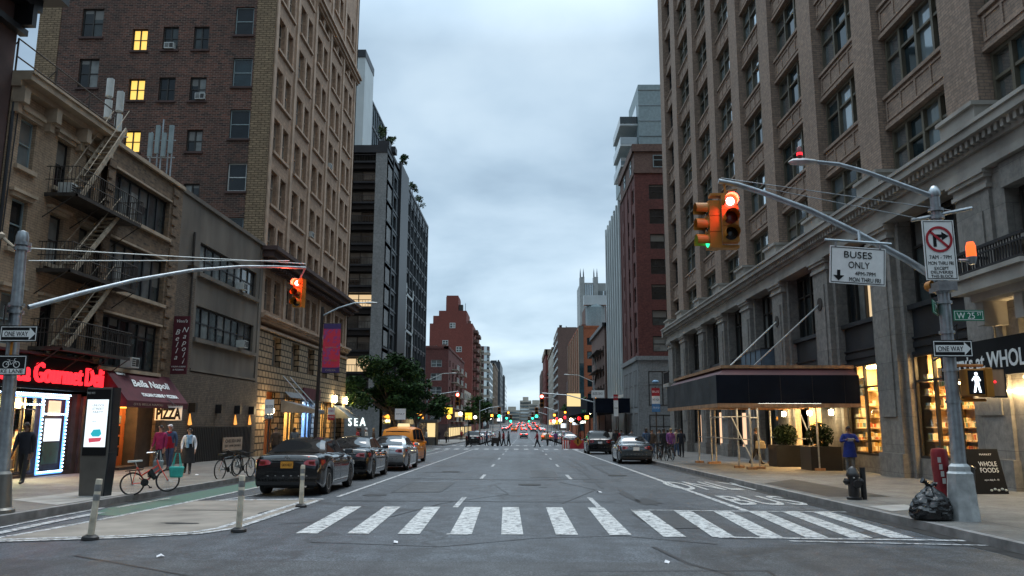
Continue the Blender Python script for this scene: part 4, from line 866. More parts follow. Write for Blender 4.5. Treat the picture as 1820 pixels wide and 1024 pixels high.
# party wall
m=MB(); pw=[(-28.8,-27.4,26.3,28.3,0),(-28.7,-27.4,22.8,24.8,0),(-25.4,-24.4,25.35,26.85,2),(-25.35,-24.3,21.95,23.4,2),(-25.35,-24.3,18.45,19.9,2),(-23.4,-22.4,25.4,27.,0),(-23.4,-22.35,21.9,23.5,0),(-21.4,-20.4,25.4,27.,0),(-21.4,-20.35,21.9,23.5,0),(-21.35,-20.35,18.5,19.95,0),(-21.3,-20.3,15.,16.4,0),(-18.75,-17.55,26.4,28.35,1),(-18.7,-17.45,22.85,24.8,3),(-18.68,-17.4,19.35,21.3,1),(-18.6,-17.4,15.9,17.75,4),(-18.55,-17.4,12.35,14.2,1)]
FTN.wall(m,-30.2,-17.35,7.,46,[q[:4] for q in pw],.22); m.build('party_wall',M['red_party'],B)
m=MB(); FTN.box(m,-17.35,-16.1,g(47),46,-.3,.04); FTN.box(m,-31.6,-30.2,7,46,-.3,.04); m.build('quoin_strip',M['buff_brick'],B)
for a,b,z0,z1,st in pw:
    FTN.window(B,a+.01,b-.01,z0+.01,z1-.01,-.18,2 if st in(0,2) else 1,(.5,),.07,{0:'frame_dk',1:'frame_bg',2:'frame_dk',3:'frame_bg',4:'frame_wh'}[st],{0:'glass',1:'glass',2:'warm_win',3:'glass_blue',4:'glass'}[st],label='window lit yellow' if st==2 else None)
for a,b,z0,z1,st in pw:
    m=MB(); FTN.box(m,a-.1,b+.1,z0-.14,z0-.01,0,.1); m.build('sill',M['brownstone'],B)
# rooftop aerials
def aerial(x,y,z,hs,label):
    A=thing('rooftop_aerial',label,'aerial',(x,y,z),0,'aerials on the left roofs')
    m=MB()
    for dx,dz,h in hs: m.tube([(x+dx,y,z),(x+dx,y,z+dz+h+.1)],.03,6)
    m.tube([(x-.3,y,z+1.2),(x+.9,y,z+1.2)],.025,6); m.build('mast',M['steel'],A)
    for dx,dz,h in hs:
        m=MB(); m.tube([(x+dx,y-.1,z+dz),(x+dx,y-.1,z+dz+h)],.15,10); m.build('antenna_panel',M['frame_wh'],A,50)
aerial(-17.45,31.2,12.2,[(0,2.95,.78),(0,2.0,.78),(.48,2.3,.85),(.48,1.35,.8)],'pale round aerial drums on two masts above the beige cornice')
A=thing('rooftop_aerial','cluster of slim grey aerials on a frame on the loft roof','aerial',(-16.2,33.5,12.2),0,'aerials on the left roofs')
m=MB()
for i in range(5): m.tube([(-16.7+i*.24,33.5+.15*(i%2),12.2),(-16.7+i*.24,33.5+.15*(i%2),14.5+.3*(i%3))],.03,6)
m.tube([(-16.8,33.5,13.3),(-15.6,33.5,13.3)],.03); m.tube([(-16.8,33.5,14.1),(-15.6,33.5,14.1)],.03); m.build('mast',M['steel'],A)
for i in range(4):
    m=MB(); m.box(-16.75+i*.3,-16.58+i*.3,33.3,33.42,13.3+.15*(i%2),14.4+.35*(i%2)); m.build('antenna_panel',M['frame_bg'],A)

for F_,B_,L_ in ((FT,B,[(49.98,15.45),(57.35,18.95),(61.95,25.9),(66.55,11.9)]),):
    for u,z in L_: acunit(B_,F_,u+.3,z-3.5+.0+.02,-.3)
for x,z in ((-23.2,25.42),(-20.95,21.95)): acunit(B,FTN,x,z,-.25)
# ================================================================ buildings beyond 24th street
def far(name,label,side,Y0,Y1,depth,top,wm,st=None,nf=None,group=None,X=None,fm='frame_dk',gm='glass',rec=.2,cap=None,base=None,both=True):
    X=X if X is not None else (13. if side>0 else -16.)
    B=bld(name,label,X,(Y0+Y1)/2,group)
    F=Fac((X,0,0),(0,1,0),(-side,0,0)); NFc=FAC_N(Y0); xa,xb=(X,X+depth) if side>0 else (X-depth,X)
    zb=g(Y1)-.4; m=MB(); so,no=[],[]
    if st:
        n,w,z0,fh,h,rows=st[:6]; p=(Y1-Y0)/n
        for r in range(rows):
            for i in range(n): u=Y0+p*(i+.5); so.append((u-w/2,u+w/2,z0+fh*r,z0+fh*r+h))
    if nf:
        n,w,z0,fh,h,rows,na,nb=nf[:8]; p=(nb-na)/n
        for r in range(rows):
            for i in range(n):
                u=xa+(xb-xa)*(na+p*(i+.5)); no.append((u-w/2,u+w/2,z0+fh*r,z0+fh*r+h))
    F.wall(m,Y0,Y1,zb,top,so,rec); NFc.wall(m,xa,xb,zb,top,no,rec)
    m.face([(xa,Y0,top),(xb,Y0,top),(xb,Y1,top),(xa,Y1,top)]); m.face([(xa,Y1,zb),(xb,Y1,zb),(xb,Y1,top),(xa,Y1,top)])
    s=.3 if side>0 else -.3
    m.box(min(X+s,X+side*depth),max(X+s,X+side*depth),Y0+.3,Y1,zb,top-.05)
    m.build('wall',M[wm],B)
    for i,q in enumerate(so): F.window(B,*q,-rec*.9,st[6] if len(st)>6 else 1,(.5,),.07,fm,gm)
    for i,q in enumerate(no): NFc.window(B,*q,-rec*.9,nf[8] if len(nf)>8 else 1,(.5,),.08,fm if len(nf)<10 else nf[9],gm if len(nf)<11 else nf[10])
    random.seed(int(Y0*7+top)); m=MB(); ym=Y0+(Y1-Y0)*random.uniform(.25,.6); xm=X+side*random.uniform(3,5)
    m.box(min(xm,xm+side*4),max(xm,xm+side*4),ym,ym+5,top,top+random.uniform(1.5,3.2)); m.tube([(xm,ym-1.5,top),(xm,ym-1.5,top+2.2)],.15,6); m.box(X+side*1.2-.5,X+side*1.2+.5,Y0+2,Y0+3.2,top,top+1.1); m.build('roof_plant',M['brown_far' if top<33 else 'frame_dk'],B)
    if cap:
        m=MB(); F.box(m,Y0-cap[1],Y1,top,top+cap[0],-1,cap[1]); NFc.box(m,xa,xb,top,top+cap[0]-.01,-1,cap[1]) if both else None; m.build('parapet',M[cap[2]],B)
    if base:
        m=MB(); F.box(m,Y0-.05,Y1,zb,base[0],-.1,.12); NFc.box(m,xa,xb,zb,base[0]-.02,-.1,.12); m.build('base',M[base[1]],B)
        m=MB(); F.box(m,Y0+.6,Y1-.6,g(Y1)+.5,base[0]-.8,.12,.16); sw=m.build('shop_window',M[base[2]],B)
        m=MB(); [F.box(m,Y0+.6+(Y1-Y0-1.2)*i/8-.1,Y0+.6+(Y1-Y0-1.2)*i/8+.1,g(Y1)+.2,base[0]-.75,.16,.24) for i in range(9)]; F.box(m,Y0+.6,Y1-.6,base[0]-.8,base[0]-.5,.16,.3); m.build('frame',M['frame_dk'],sw)
    return B,F,NFc
# --- charcoal apartment block behind the tree
Y0,Y1=88.5,128.; X=-16.
B=bld('apartment_tower','charcoal apartment block with pale concrete corner strip and balconies behind the street tree',X,108)
F=FAC_L(X); NN=FAC_N(Y0); fh=2.47
m=MB(); ops=[]
colu=[(89.3,92.),(93.,95.8)]+[(104.9+i*3.3,107.2+i*3.3) for i in range(7)]
for r in range(11):
    z=5.4+fh*r
    for a,b in colu: ops.append((a,b,z,z+1.75))
F.wall(m,Y0,97.,g(Y1)-.3,33.2,[o for o in ops if o[0]<97],.3); F.wall(m,103.5,Y1,g(Y1)-.3,33.6,[o for o in ops if o[0]>100],.3)
F.box(m,Y0+3,Y1,g(Y1)-.3,33.2,-14,-.4)
m.build('wall',M['charcoal_lt'],B)
m=MB(); F.box(m,97.,103.5,g(Y1)-.3,34.6,-.4,.35); m.build('fin',M['black'],B)
m=MB(); 
for r in range(12): F.box(m,Y0+.02,97.,5.05+fh*r,5.22+fh*r,0,.1); F.box(m,103.5,Y1,5.05+fh*r,5.22+fh*r,0,.1)
for u in [92.5]+[104.2+i*3.3 for i in range(8)]: F.box(m,u-.12,u+.12,3,33.4,0,.16)
m.build('grid_frame',M['charcoal_lt'],B)
m=MB(); F.box(m,104.,104.5,8,20.2,.16,.3); F.box(m,110.5,111.,8,20.2,.16,.3)
for z in (8.8,13.7,18.6): F.box(m,104,111,z,z+.3,.16,.3)
m.build('white_pilaster',M['white_panel'],B)
for i,o in enumerate(ops): F.window(B,*o,-.28,2,(),.07,'black','glass_blue')
m=MB(); NN.box(m,-17.35,X,g(Y1)-.3,33.0,-4,.02); m.build('corner_strip',M['concrete'],B)
m=MB(); NN.box(m,-27,-17.35,g(Y1)-.3,33.,-4,-1.5); NN.box(m,-27,X+.02,33.0,33.9,-4,.1); F.box(m,Y0+.1,Y1,33.6,34.0,-2,.12); m.build('balcony_wall',M['charcoal'],B)
for r in range(12):
    z=4.6+fh*r
    m=MB(); NN.box(m,-27,-17.36,z,z+.22,-1.5,.05); NN.box(m,-27,-17.36,z-.55,z,-1.5,-.5); b=m.build('balcony',M['charcoal'],B)
    m=MB(); NN.box(m,-27,-17.4,z+.95,z+1.02,-.04,.02); [NN.box(m,-27+i*.32,-26.97+i*.32,z+.22,z+.95,-.03,.0) for i in range(30)]; m.build('railing',M['black'],b)
    lit=r in (0,1,2,3); 
    NN.window(B,-27,-17.5,z+.24,z+fh-.62,-1.4,6,(),.08,'frame_dk','warm_dim' if r in(1,4) else ('glass_blind' if r in (2,3) else 'glass'),name='balcony_window',label='lit balcony window' if r in (1,4) else None)
m=MB(); NN.box(m,-24,-16.1,g(90)-.3,3.6,-1.5,-.2); so=m.build('ground_floor_wall',M['concrete'],B)
textfit('SEA',1.9,.95,(-18.55,Y0+.19,1.3),(90,0,0),M['sea'],so,ext=.05,spacing=1.5)
m=MB(); F.box(m,Y0+1,Y1,3.4,4.2,0,.5); m.build('canopy',M['charcoal'],B)
m=MB(); F.box(m,Y0+1.5,Y1-1,g(Y1)+.4,3.3,.02,.06); sw=m.build('shop_window',M['glass'],B)
m=MB(); F.box(m,100,106,2.6,3.3,.5,.6); m.build('shop_sign',M['lcd_yellow'],B)
# set-back penthouse tower
m=MB(); m.box(-30,-20,93,98.5,33.9,47.2); pt=m.build('penthouse',M['white_panel'],B); 
m=MB(); m.box(-30.1,-19.95,92.9,98.6,47.2,48.2); m.build('roof_cap',M['charcoal'],pt)
m=MB(); m.box(-29.5,-20.1,98.5,109,33.9,43.6); pg=m.build('glass_penthouse',M['glass_blue'],B)
m=MB(); [m.box(-20.1,-20.0,98.6+i*1.3,98.75+i*1.3,33.9,43.6) for i in range(9)]; [m.box(-20.1,-20.0,98.5,109,33.9+i*3.2,34.2+i*3.2) for i in range(4)]; m.build('mullion',M['charcoal_lt'],pg)
m=MB(); m.box(-30,-19.6,108.9,112,34,35.2); m.build('terrace',M['charcoal'],B)
def leafclump(mb,c,r,n,s,flat=1.):
    for i in range(n):
        d=Vector((random.gauss(0,1),random.gauss(0,1),random.gauss(0,1)*flat)); d.normalize(); p=Vector(c)+Vector((d.x,d.y,d.z*flat))*r*random.random()**.45
        a=Vector((random.gauss(0,1),random.gauss(0,1),random.gauss(0,.6))).normalized(); b=a.cross(Vector((random.gauss(0,1),random.gauss(0,1),random.gauss(0,1)))).normalized(); q=s*random.uniform(.6,1.4)
        mb.face([p-a*q,p-b*q*.5,p+a*q,p+b*q*.5])
def plant(name,label,cat,x,y,z,h,r,n,s,pot=None,group=None,mat='leaf_lt',ball=False):
    T=thing(name,label,cat,(x,y,z),0,group); m=MB()
    if ball: leafclump(m,(x,y,z+h),r,n,s)
    else:
        for i in range(6): leafclump(m,(x+random.uniform(-r,r)*.7,y+random.uniform(-r,r)*.7,z+h*random.uniform(.35,1)),r*.5,n//6,s)
    m.build('foliage',M[mat],T)
    m=MB(); [m.tube([(x,y,z),(x+random.uniform(-r,r)*.4,y+random.uniform(-r,r)*.4,z+h*.7)],.03,5) for i in range(3)]; m.build('stem',M['bark'],T)
    if pot: m=MB(); m.box(x-pot[0],x+pot[0],y-pot[0],y+pot[0],z-pot[1],z); m.build('planter',M[pot[2]],T)
    return T
for i,(x,y,h,r,l) in enumerate([(-16.6,89.6,2.,.8,'tall shrub in a dark planter on the charcoal roof corner'),(-16.2,91.5,1.6,.7,'low shrub beside the tall one on the charcoal roof corner'),(-16.2,111.,2.2,.9,'pale green bush on the charcoal roof edge just past the black fin'),(-16.2,118.5,2.6,1.,'last pale green bush far along the charcoal roof edge')]):
    plant('roof_shrub',l,'shrub',x,y,34.6 if i<2 else 34.,h,r,260,.16,(.7,.7,'charcoal') if i<2 else None,'shrubs on the charcoal roof')
plant('roof_shrub','dark reddish round bush above the black fin','shrub',-15.9,98.5,34.6,1.6,.9,300,.16,None,'shrubs on the charcoal roof','leaf')
# --- maroon brick corner block
B,F,NF=far('apartment_block','maroon brick corner block with white windows and small balconies beyond the charcoal block',-1,168,213,12,17.3,'dark_red',(6,2.2,2.2,2.85,1.5,5),(2,2.3,2.,2.85,1.5,5,.3,.95,2,'frame_wh','glass_blind'),gm='glass_blind',cap=(.5,.15,'dark_red'),base=(1.4,'brownstone','lcd_cream'))
for r in range(5):
    for u in (176,188,200):
        m=MB(); F.box(m,u,u+6,1.9+2.85*r,2.05+2.85*r,0,1.3); b=m.build('balcony',M['cream_far'],B)
        m=MB(); [F.box(m,u+.1+i*.6,u+.16+i*.6,2.05+2.85*r,2.95+2.85*r,1.22,1.28) for i in range(10)]; F.box(m,u,u+6,2.95+2.85*r,3.03+2.85*r,1.2,1.3); m.build('railing',M['frame_wh'],b)
for i in range(4): acunit(B,NF,-20.2,2.2+2.85*i-.5,.0)
# --- stepped red brick tower
B,F,NF=far('stepped_tower','stepped red brick tower with a tall blank shaft on its roof, left side',-1,246,285,13.5,32.5,'red_brick',(3,3,6,3.,1.6,8),None,cap=None)
m=MB(); m.box(-28.5,-21.,246.4,262,32.5,35.); m.box(-26.7,-18.,246.3,262,32.5,36.6); m.box(-24.5,-20.6,246.5,256,36.6,41.0); m.box(-24.4,-20.7,246.6,256,41.,41.5); m.build('roof_tower',M['red_brick'],B)
m=MB(); m.box(-20.5,-19.2,247,249,36.6,38.6); m.tube([(-18.4,247,36.5),(-18.4,247,39)],.08,5); m.build('roof_plant',M['frame_dk'],B)
for x,z in ((-22.3,31.),(-24.5,25.5),(-20.2,23.5),(-20.2,19.9),(-20.2,16.3)): NF.window(B,x-.9,x+.9,z,z+1.7,.02,2,(.5,),.15,'frame_wh','glass_blind')
for r in range(9):
    m=MB(); F.box(m,250,258,6+3*r,6.9+3*r,0,1.4); F.box(m,264,272,6+3*r,6.9+3*r,0,1.4); m.build('balcony',M['brown_far'],B)
# --- terraced block, low white block and others down the left side
B,F,NF=far('terrace_block','pale block with curved glass bays and stacked terraces down the left side',-1,300,345,9,30,'tan_far',(5,4,3,3.2,1.8,8),None,gm='glass_blue')
for r in range(9):
    m=MB(); F.box(m,299,346,2.6+3.2*r,3.2+3.2*r,0,.9); m.build('terrace',M['cream_far'],B)
m=MB(); m.lathe([(2.6,-3),(2.6,30.6)],(-15.6,303,0),14); m.build('bay_tower',M['glass_blue'],B)
m=MB(); [m.lathe([(2.9,4.8+3.2*r),(2.9,5.8+3.2*r)],(-15.6,303,0),14) for r in range(8)]; m.build('band',M['cream_far'],B)
B,F,NF=far('row_house','white low house with dark awnings between the maroon block and the terraces',-1,216,243,10,10.5,'cream_far',(4,2.5,2,3,1.7,3),(2,2.,1.,3,1.7,3,.2,.95),base=(1.4,'frame_wh','lcd_cream'))
m=MB(); F.box(m,217,225,4.,5.2,0,1.8); F.box(m,228,238,1.2,2.,0,2.2); m.build('awning',M['navy'],B)
m=MB(); [F.box(m,226+i*.02,241,2.0+3*i,2.1+3*i,0,1.1) for i in range(3)]; m.build('fire_escape',M['iron'],B)
far('glass_block','teal glass block further down the left side',-1,362,412,9,30.5,'glass_blue',(9,4.6,1,3.3,2.6,9),None,gm='glass_blue',fm='frame_bg')
far('apartment_block','tan brick slab behind the teal glass block',-1,436,495,9,33.5,'tan_far',(8,2.6,1,3.4,1.7,9),None,cap=(.8,.3,'cream_far'))
far('apartment_block','tall dark slab at the far end of the left side',-1,524,590,9,42,'charcoal_lt',(8,3,1,3.6,2.,10),None,X=-15.5)
far('apartment_block','grey slab with stepped top at the far left end of the avenue',-1,624,690,10,38,'cargrey',(7,4,1,3.6,2.,9),None,X=-14.5)
# --- block closing the view far ahead
for i,(xa,xb,y,t,l) in enumerate([(-22,-4,900,20,'low hazy ribbon windowed block closing the avenue on the left'),(-4,9,905,31,'hazy stepped block closing the avenue in the middle'),(6,22,890,27,'hazy banded block closing the avenue on the right')]):
    B=bld('distant_block',l,(xa+xb)/2,y,'hazy blocks at the end of the avenue'); m=MB(); m.box(xa,xb,y,y+20,g(y)-1,t-4); m.box(xa+(xb-xa)*.25,xa+(xb-xa)*.75,y+2,y+18,t-4,t); m.build('wall',M['cream_far'],B)
    m=MB(); z=g(y)+3
    while z<t-6: m.box(xa+.5,xb-.5,y-.3,y,z,z+1.8); z+=3.6
    m.build('ribbon_window',M['glass_blue'],B)
# ================= right side beyond 24th
B,F,NF=far('hotel_building','maroon brick corner building with pale stone base and glass penthouse on the right',1,88.5,102.,16,30.4,'dark_red',(3,1.5,9.6,2.95,1.75,7),(3,3.3,9.6,2.95,1.75,7,.06,.9,2,'frame_dk','glass'))
m=MB(); F.box(m,88.5,102,g(102)-.4,8.6,-.2,.2); NF.box(m,12.8,29,g(102)-.4,8.58,-.2,.2); F.box(m,88.3,102,8.6,9.1,-.2,.4); NF.box(m,12.6,29,8.6,9.08,-.2,.42); m.build('stone_base',M['concrete'],B)
for (a,b) in ((89.6,92.),(93.4,96.),(97.4,100.4)):
    F.window(B,a,b,3.4,7.6,.16,2,(.6,),.1,'frame_dk','glass'); F.window(B,a,b,g(95)+.5,2.8,.16,2,(.6,),.1,'frame_dk','glass')
for a,b in ((13.9,17.),(18,21),(22,25)): NF.window(B,a,b,3.6,7.4,.16,2,(.6,),.1,'frame_dk','glass'); NF.window(B,a,b,g(95)+.4,2.6,.16,2,(.6,),.1,'frame_dk','warm_dim' if a<14 else 'glass')
m=MB(); F.box(m,88.45,102,30.4,30.9,-.3,.15); NF.box(m,12.85,29,30.4,30.88,-.3,.17); F.box(m,88.5,102,30.9,33.,-.3,.04); NF.box(m,12.96,29,30.9,32.98,-.3,.06); F.box(m,88.4,102,33.,33.9,-.3,.3); NF.box(m,12.7,29,33.,33.88,-.3,.32); m.build('stone_crown',M['brown_far'],B)
m=MB(); F.box(m,88.6,102,30.9,33.2,-12,-.2); m.build('crown_core',M['brown_far'],B)
NF.window(B,15.1,18.6,31.1,32.6,.08,2,(.6,),.1,'frame_bg','glass'); F.window(B,91,92.4,31.1,32.7,.06,1,(.6,),.1,'frame_bg','glass'); F.window(B,96.5,98,31.1,32.7,.06,1,(.6,),.1,'frame_bg','glass')
m=MB(); [F.box(m,88.5+i*3.37,89.1+i*3.37,9.1,30.4,0,.08) for i in range(5)]; m.build('pilaster',M['dark_red'],B)
m=MB(); m.box(14.9,30,97,106,33.9,45.2); m.box(13.6,15.,106,112,33.9,42); pt=m.build('penthouse',M['frame_bg'],B)
m=MB(); [m.box(14.86,30.,96.94,97.0,36+i*2.1,36.07+i*2.1) for i in range(5)]; m.box(14.84,14.9,98.5,102.5,38,43); m.build('panel_joint',M['glass_blue'],pt)
for z in (34.4,37.2,40.0):
    m=MB(); m.box(12.6,15.2,98.,106,z,z+.25); b=m.build('balcony',M['white_panel'],B)
    m=MB(); m.box(12.6,12.64,98,106,z+.25,z+1.2); m.box(12.6,15,97.98,98.,z+.25,z+1.2); m.build('balcony_glass',M['glass_blue'],b)
B,F,NF=far('office_slab','pale striped office slab with vertical ribs, right side after the maroon building',1,102.2,122,14,31.6,'grey_panel',(7,2.1,5.8,2.6,2.35,10),None,gm='glass_blue',X=13.35)
m=MB(); [F.box(m,102.2+i*2.83,102.9+i*2.83,3,32,0,.35) for i in range(8)]; [F.box(m,103.7+i*2.83,103.95+i*2.83,3,32,0,.2) for i in range(7)]; m.build('rib',M['white_panel'],B)
m=MB(); F.box(m,102.2,122,5,5.4,0,.4); m.build('belt_course',M['white_panel'],B)
# navy shed over the far right pavement
S=thing('sidewalk_shed','dark navy sidewalk shed over the far right pavement beyond 24th street','sidewalk shed',(10,100,g(100)))
m=MB(); m.box(7.6,12.7,95,95.15,2.9,4.6); m.box(7.6,7.75,95.15,140,2.9,4.6); m.build('panel',M['darkwood'],S)
m=MB(); m.box(7.75,12.7,95.15,140,2.95,3.1); m.build('deck',M['darkwood'],S)
for y in (96,104,112,120,130,138):
    for x in (7.9,12.3): m=MB(); m.tube([(x,y,g(y)+.15),(x,y,2.9)],.07,6); m.build('post',M['iron'],S)
B,F,NF=far('loft_house','narrow grey loft house behind the navy shed',1,126,150,9,17,'brown_far',(5,2.2,3,3.1,1.8,4),(2,1.8,5,3.3,1.8,3,.1,.6),cap=(.6,.4,'black'))
m=MB(); [F.box(m,128,144,4+3.1*i,4.1+3.1*i,0,1.2) for i in range(4)]; [m.bar(F.p(130+i%2*8,4+3.1*i,.9),F.p(138-i%2*8,7.1+3.1*i,.9),.3,.1) for i in range(3)]; m.build('fire_escape',M['iron'],B)
B,F,NF=far('brick_block','bright orange brick block with a blue glass corner strip on the right',1,182,226,14,23.5,'orange_brick',(6,2.4,4,2.95,2.2,6),(1,2.2,3.5,3.2,1.7,6,.1,.3,2,'frame_dk','glass_blue'),cap=(.5,.1,'orange_brick'))
m=MB(); NF.box(m,12.95,13.9,0,23.9,-.2,.12); F.box(m,181.9,184,0,23.9,-.2,.1); m.build('glass_strip',M['glass_blue'],B)
m=MB(); [F.box(m,182+i*7.3,183.6+i*7.3,2,23.6,0,.25) for i in range(7)]; m.build('pilaster',M['tan_far'],B)
m=MB(); m.lathe([(2.4,0),(2.4,5),(1.7,6.4),(0,7.)],(17.3,188,24),12); wt=m.build('water_tank',M['frame_bg'],B)
m=MB(); m.box(15.,21,190,200,24,29.5); m.build('roof_house',M['brown_far'],B)
m=MB(); m.box(14.4,24,186,188,29.5,31.8); m.build('roof_plant',M['white_panel'],B)
B,F,NF=far('brick_block','dark brown brick house with black fire escape before the orange block',1,228,242,9,14,'brownstone',(3,2.2,3,3,1.8,3),None)
B,F,NF=far('brick_block','tall plain brown brick slab beyond the orange block on the right',1,289,328,18,36.5,'brown_far',(6,3.4,4,3.1,1.6,9),None,X=12.6,gm='glass_blue')
m=MB(); [F.box(m,289,328,5.8+3.1*i,6.6+3.1*i,0,.3) for i in range(10)]; m.build('white_band',M['white_panel'],B)
far('apartment_block','cream masonry slab with punched windows, right side beyond the brown slab',1,350,412,12,34,'cream_far',(8,2.4,2,3.5,1.9,8),(3,1.6,2,3.5,1.9,8,.05,.8),cap=(1,.5,'tan_far'))
far('apartment_block','slim brick block with tan crown far down the right side',1,436,498,10,39,'red_brick',(8,2.6,2,3.6,1.9,8),(3,1.8,2,3.6,1.9,8,.05,.8),cap=(3.,.6,'tan_far'),X=12.2)
far('apartment_block','dark narrow slab at the far right end of the avenue',1,524,590,10,36,'brown_far',(8,3,2,3.6,1.9,8),None,X=12.)
B=bld('stone_tower','distant grey stepped tower with spired corners rising behind the pale striped slab',37,402)
m=MB(); m.box(29.2,38,400,425,0,73); m.box(38,46,402,435,0,70); m.box(29,31.4,399.6,404,0,76); m.box(36.,38.4,399.6,404,0,76); m.box(38.5,45,404,430,70,73.5); m.build('wall',M['grey_panel'],B)
m=MB(); [m.box(31.8+i*1.1,32.3+i*1.1,399.7,400,20,72) for i in range(4)]; [m.box(38.6+i*1.2,39.2+i*1.2,401.6,402,10,69) for i in range(6)]; m.box(31.6,36,399.8,400,58,60); m.build('window_strip',M['glass_blue'],B)
for x in (29.4,31.,36.4,38.):
    m=MB(); m.lathe([(.35,76),(.3,78),(.0,81)],(x,401,0),6); m.build('spire',M['charcoal_lt'],B)
# ================= trees
def tree(label,x,y,h,r,n,s,trunk=.16,seed=1,group='street trees',mat='leaf',lean=0):
    random.seed(seed); z=g(y)+.15; T=thing('street_tree',label,'tree',(x,y,z),0,group)
    m=MB(); m.tube([(x,y,z),(x+.05+lean*.3,y,z+h*.25),(x+lean*.6,y,z+h*.45),(x+lean,y+.1,z+h*.7)],[trunk*1.25,trunk,trunk*.8,trunk*.4],8)
    clumps=[]
    for i in range(26):
        a=random.uniform(0,2*PI); q=r*math.sqrt(random.random()); zz=z+h*random.uniform(.47,1.0); f=1-abs((zz-z)/h-.66)*1.5
        c=(x+lean+q*math.cos(a)*max(.35,f),y+q*math.sin(a)*max(.35,f),zz); clumps.append(c)
        if i<14: m.tube([(x+lean*.5,y,z+h*random.uniform(.3,.5)),((x+lean+c[0])/2,(y+c[1])/2,(z+h*.5+c[2])/2),c],[trunk*.45,trunk*.3,.02],5)
    m.build('trunk',M['bark'],T,60)
    m=MB()
    for c in clumps: leafclump(m,c,r*random.uniform(.19,.36),n//26,s,.75)
    m.build('crown',M[mat],T); return T
tree('bushy dark green street tree in front of the charcoal block',-11.0,72.,8.0,3.7,12000,.16,.2,11,lean=-1.7)
tree('smaller dark street tree just behind the first on the left pavement',-11.2,83.,6.6,3.2,3600,.22,.15,12)
tree('leafy street tree far along the left pavement before the white low house',-11.4,208,8.5,5.2,2600,.4,.2,13)
tree('thin bare looking street tree on the far left pavement',-11.5,190,9.5,3.,900,.3,.16,14)
tree('dark street tree by the far right navy shed',10.2,150,7.5,3.2,1500,.35,.16,15)
random.seed(21)
# clipped ball shrubs in square planters by the entrance under the shed
for x,y,l in ((11.9,36.6,'clipped dark ball shrub in a black planter left of the lit entrance'),(12.2,33.2,'clipped dark ball shrub in a black planter right of the lit entrance')):
    plant('planter_shrub',l,'shrub',x,y,g(y)+.15+.95,.42,.55,1700,.06,(.62,.95,'black'),'ball shrubs under the shed','leaf_dk',True)
# blocks behind the camera, across 25th street: they close the view that paint and glass mirror
for sd,l in ((-1,'plain tan brick block behind the camera, left side of the avenue'),(1,'plain brown brick block behind the camera, right side of the avenue')):
    B,F,NF=far('apartment_block',l,sd,-75,-9,44,26,'tan_far' if sd<0 else 'brown_far',(12,2,4,3.4,1.9,6),None,cap=(.7,.4,'tan_far'),X=-16. if sd<0 else 13.)
    F2=Fac((0,-9,0),(1,0,0),(0,1,0)); xa,xb=(-60,-16) if sd<0 else (13,57)
    m=MB(); F2.box(m,xa,xb,-.5,26,-.3,.05); m.build('side_wall',M['brown_far'],B)
# ================================================================ street furniture
def sheetsign(name,label,cat,cx,y,z0,z1,w,back='steel_paint',face='white',border='signblk',group=None,rz=0,loc=None,bw=.012,th=.012):
    S=thing(name,label,cat,loc or (cx,y,0),rz,group); lx=cx if not rz else 0; ly=y if not rz else 0
    m=MB(); m.box(lx-w/2,lx+w/2,ly,ly+th,z0,z1); m.build('panel',M[face],S)
    if border:
        m=MB(); e=.02; a,b=lx-w/2+e,lx+w/2-e
        for q in ((a,b,z0+e,z0+e+bw),(a,b,z1-e-bw,z1-e),(a,a+bw,z0+e+bw,z1-e-bw),(b-bw,b,z0+e+bw,z1-e-bw)): m.box(q[0],q[1],ly-.004,ly-.001,q[2],q[3])
        m.build('border',M[border],S)
    S['w']=w; return S
def word(S,s,h,x,y,z,mat='signblk',w=None,**k):
    f=textfit if w else None
    if f: return textfit(s,w,h,(x,y-.003,z),(90,0,0),M[mat],S,ext=.002,**k)
    return text(s,h*1.38,(x,y-.003,z),(90,0,0),M[mat],S,ext=.002,ay='BOTTOM_BASELINE',**k)
def arrowface(m,x0,x1,zc,y,h):
    t=h*.62; m.face([(x0,y,zc-h*.32),(x1-t,y,zc-h*.32),(x1-t,y,zc-h*.62),(x1,y,zc),(x1-t,y,zc+h*.62),(x1-t,y,zc+h*.32),(x0,y,zc+h*.32)])
def oneway(label,cx,y,zc,w,h,rz=0,loc=None):
    S=sheetsign('one_way_sign',label,'sign',cx,y,zc-h/2,zc+h/2,w,face='signblk',border='white',rz=rz,loc=loc,bw=.014)
    lx=cx if not rz else 0; ly=y if not rz else 0
    m=MB(); arrowface(m,lx-w*.42,lx+w*.45,zc,ly-.0035,h*.62); m.build('arrow',M['white'],S)
    if rz:
        textfit('ONE WAY',w*.6,h*.3,(lx-w*.05,ly-.006,zc-h*.14),(90,0,0),M['signblk'],S,ext=.002)
    else: word(S,'ONE WAY',h*.3,lx-w*.06,ly-.003,zc-h*.15,w=w*.62)
    return S
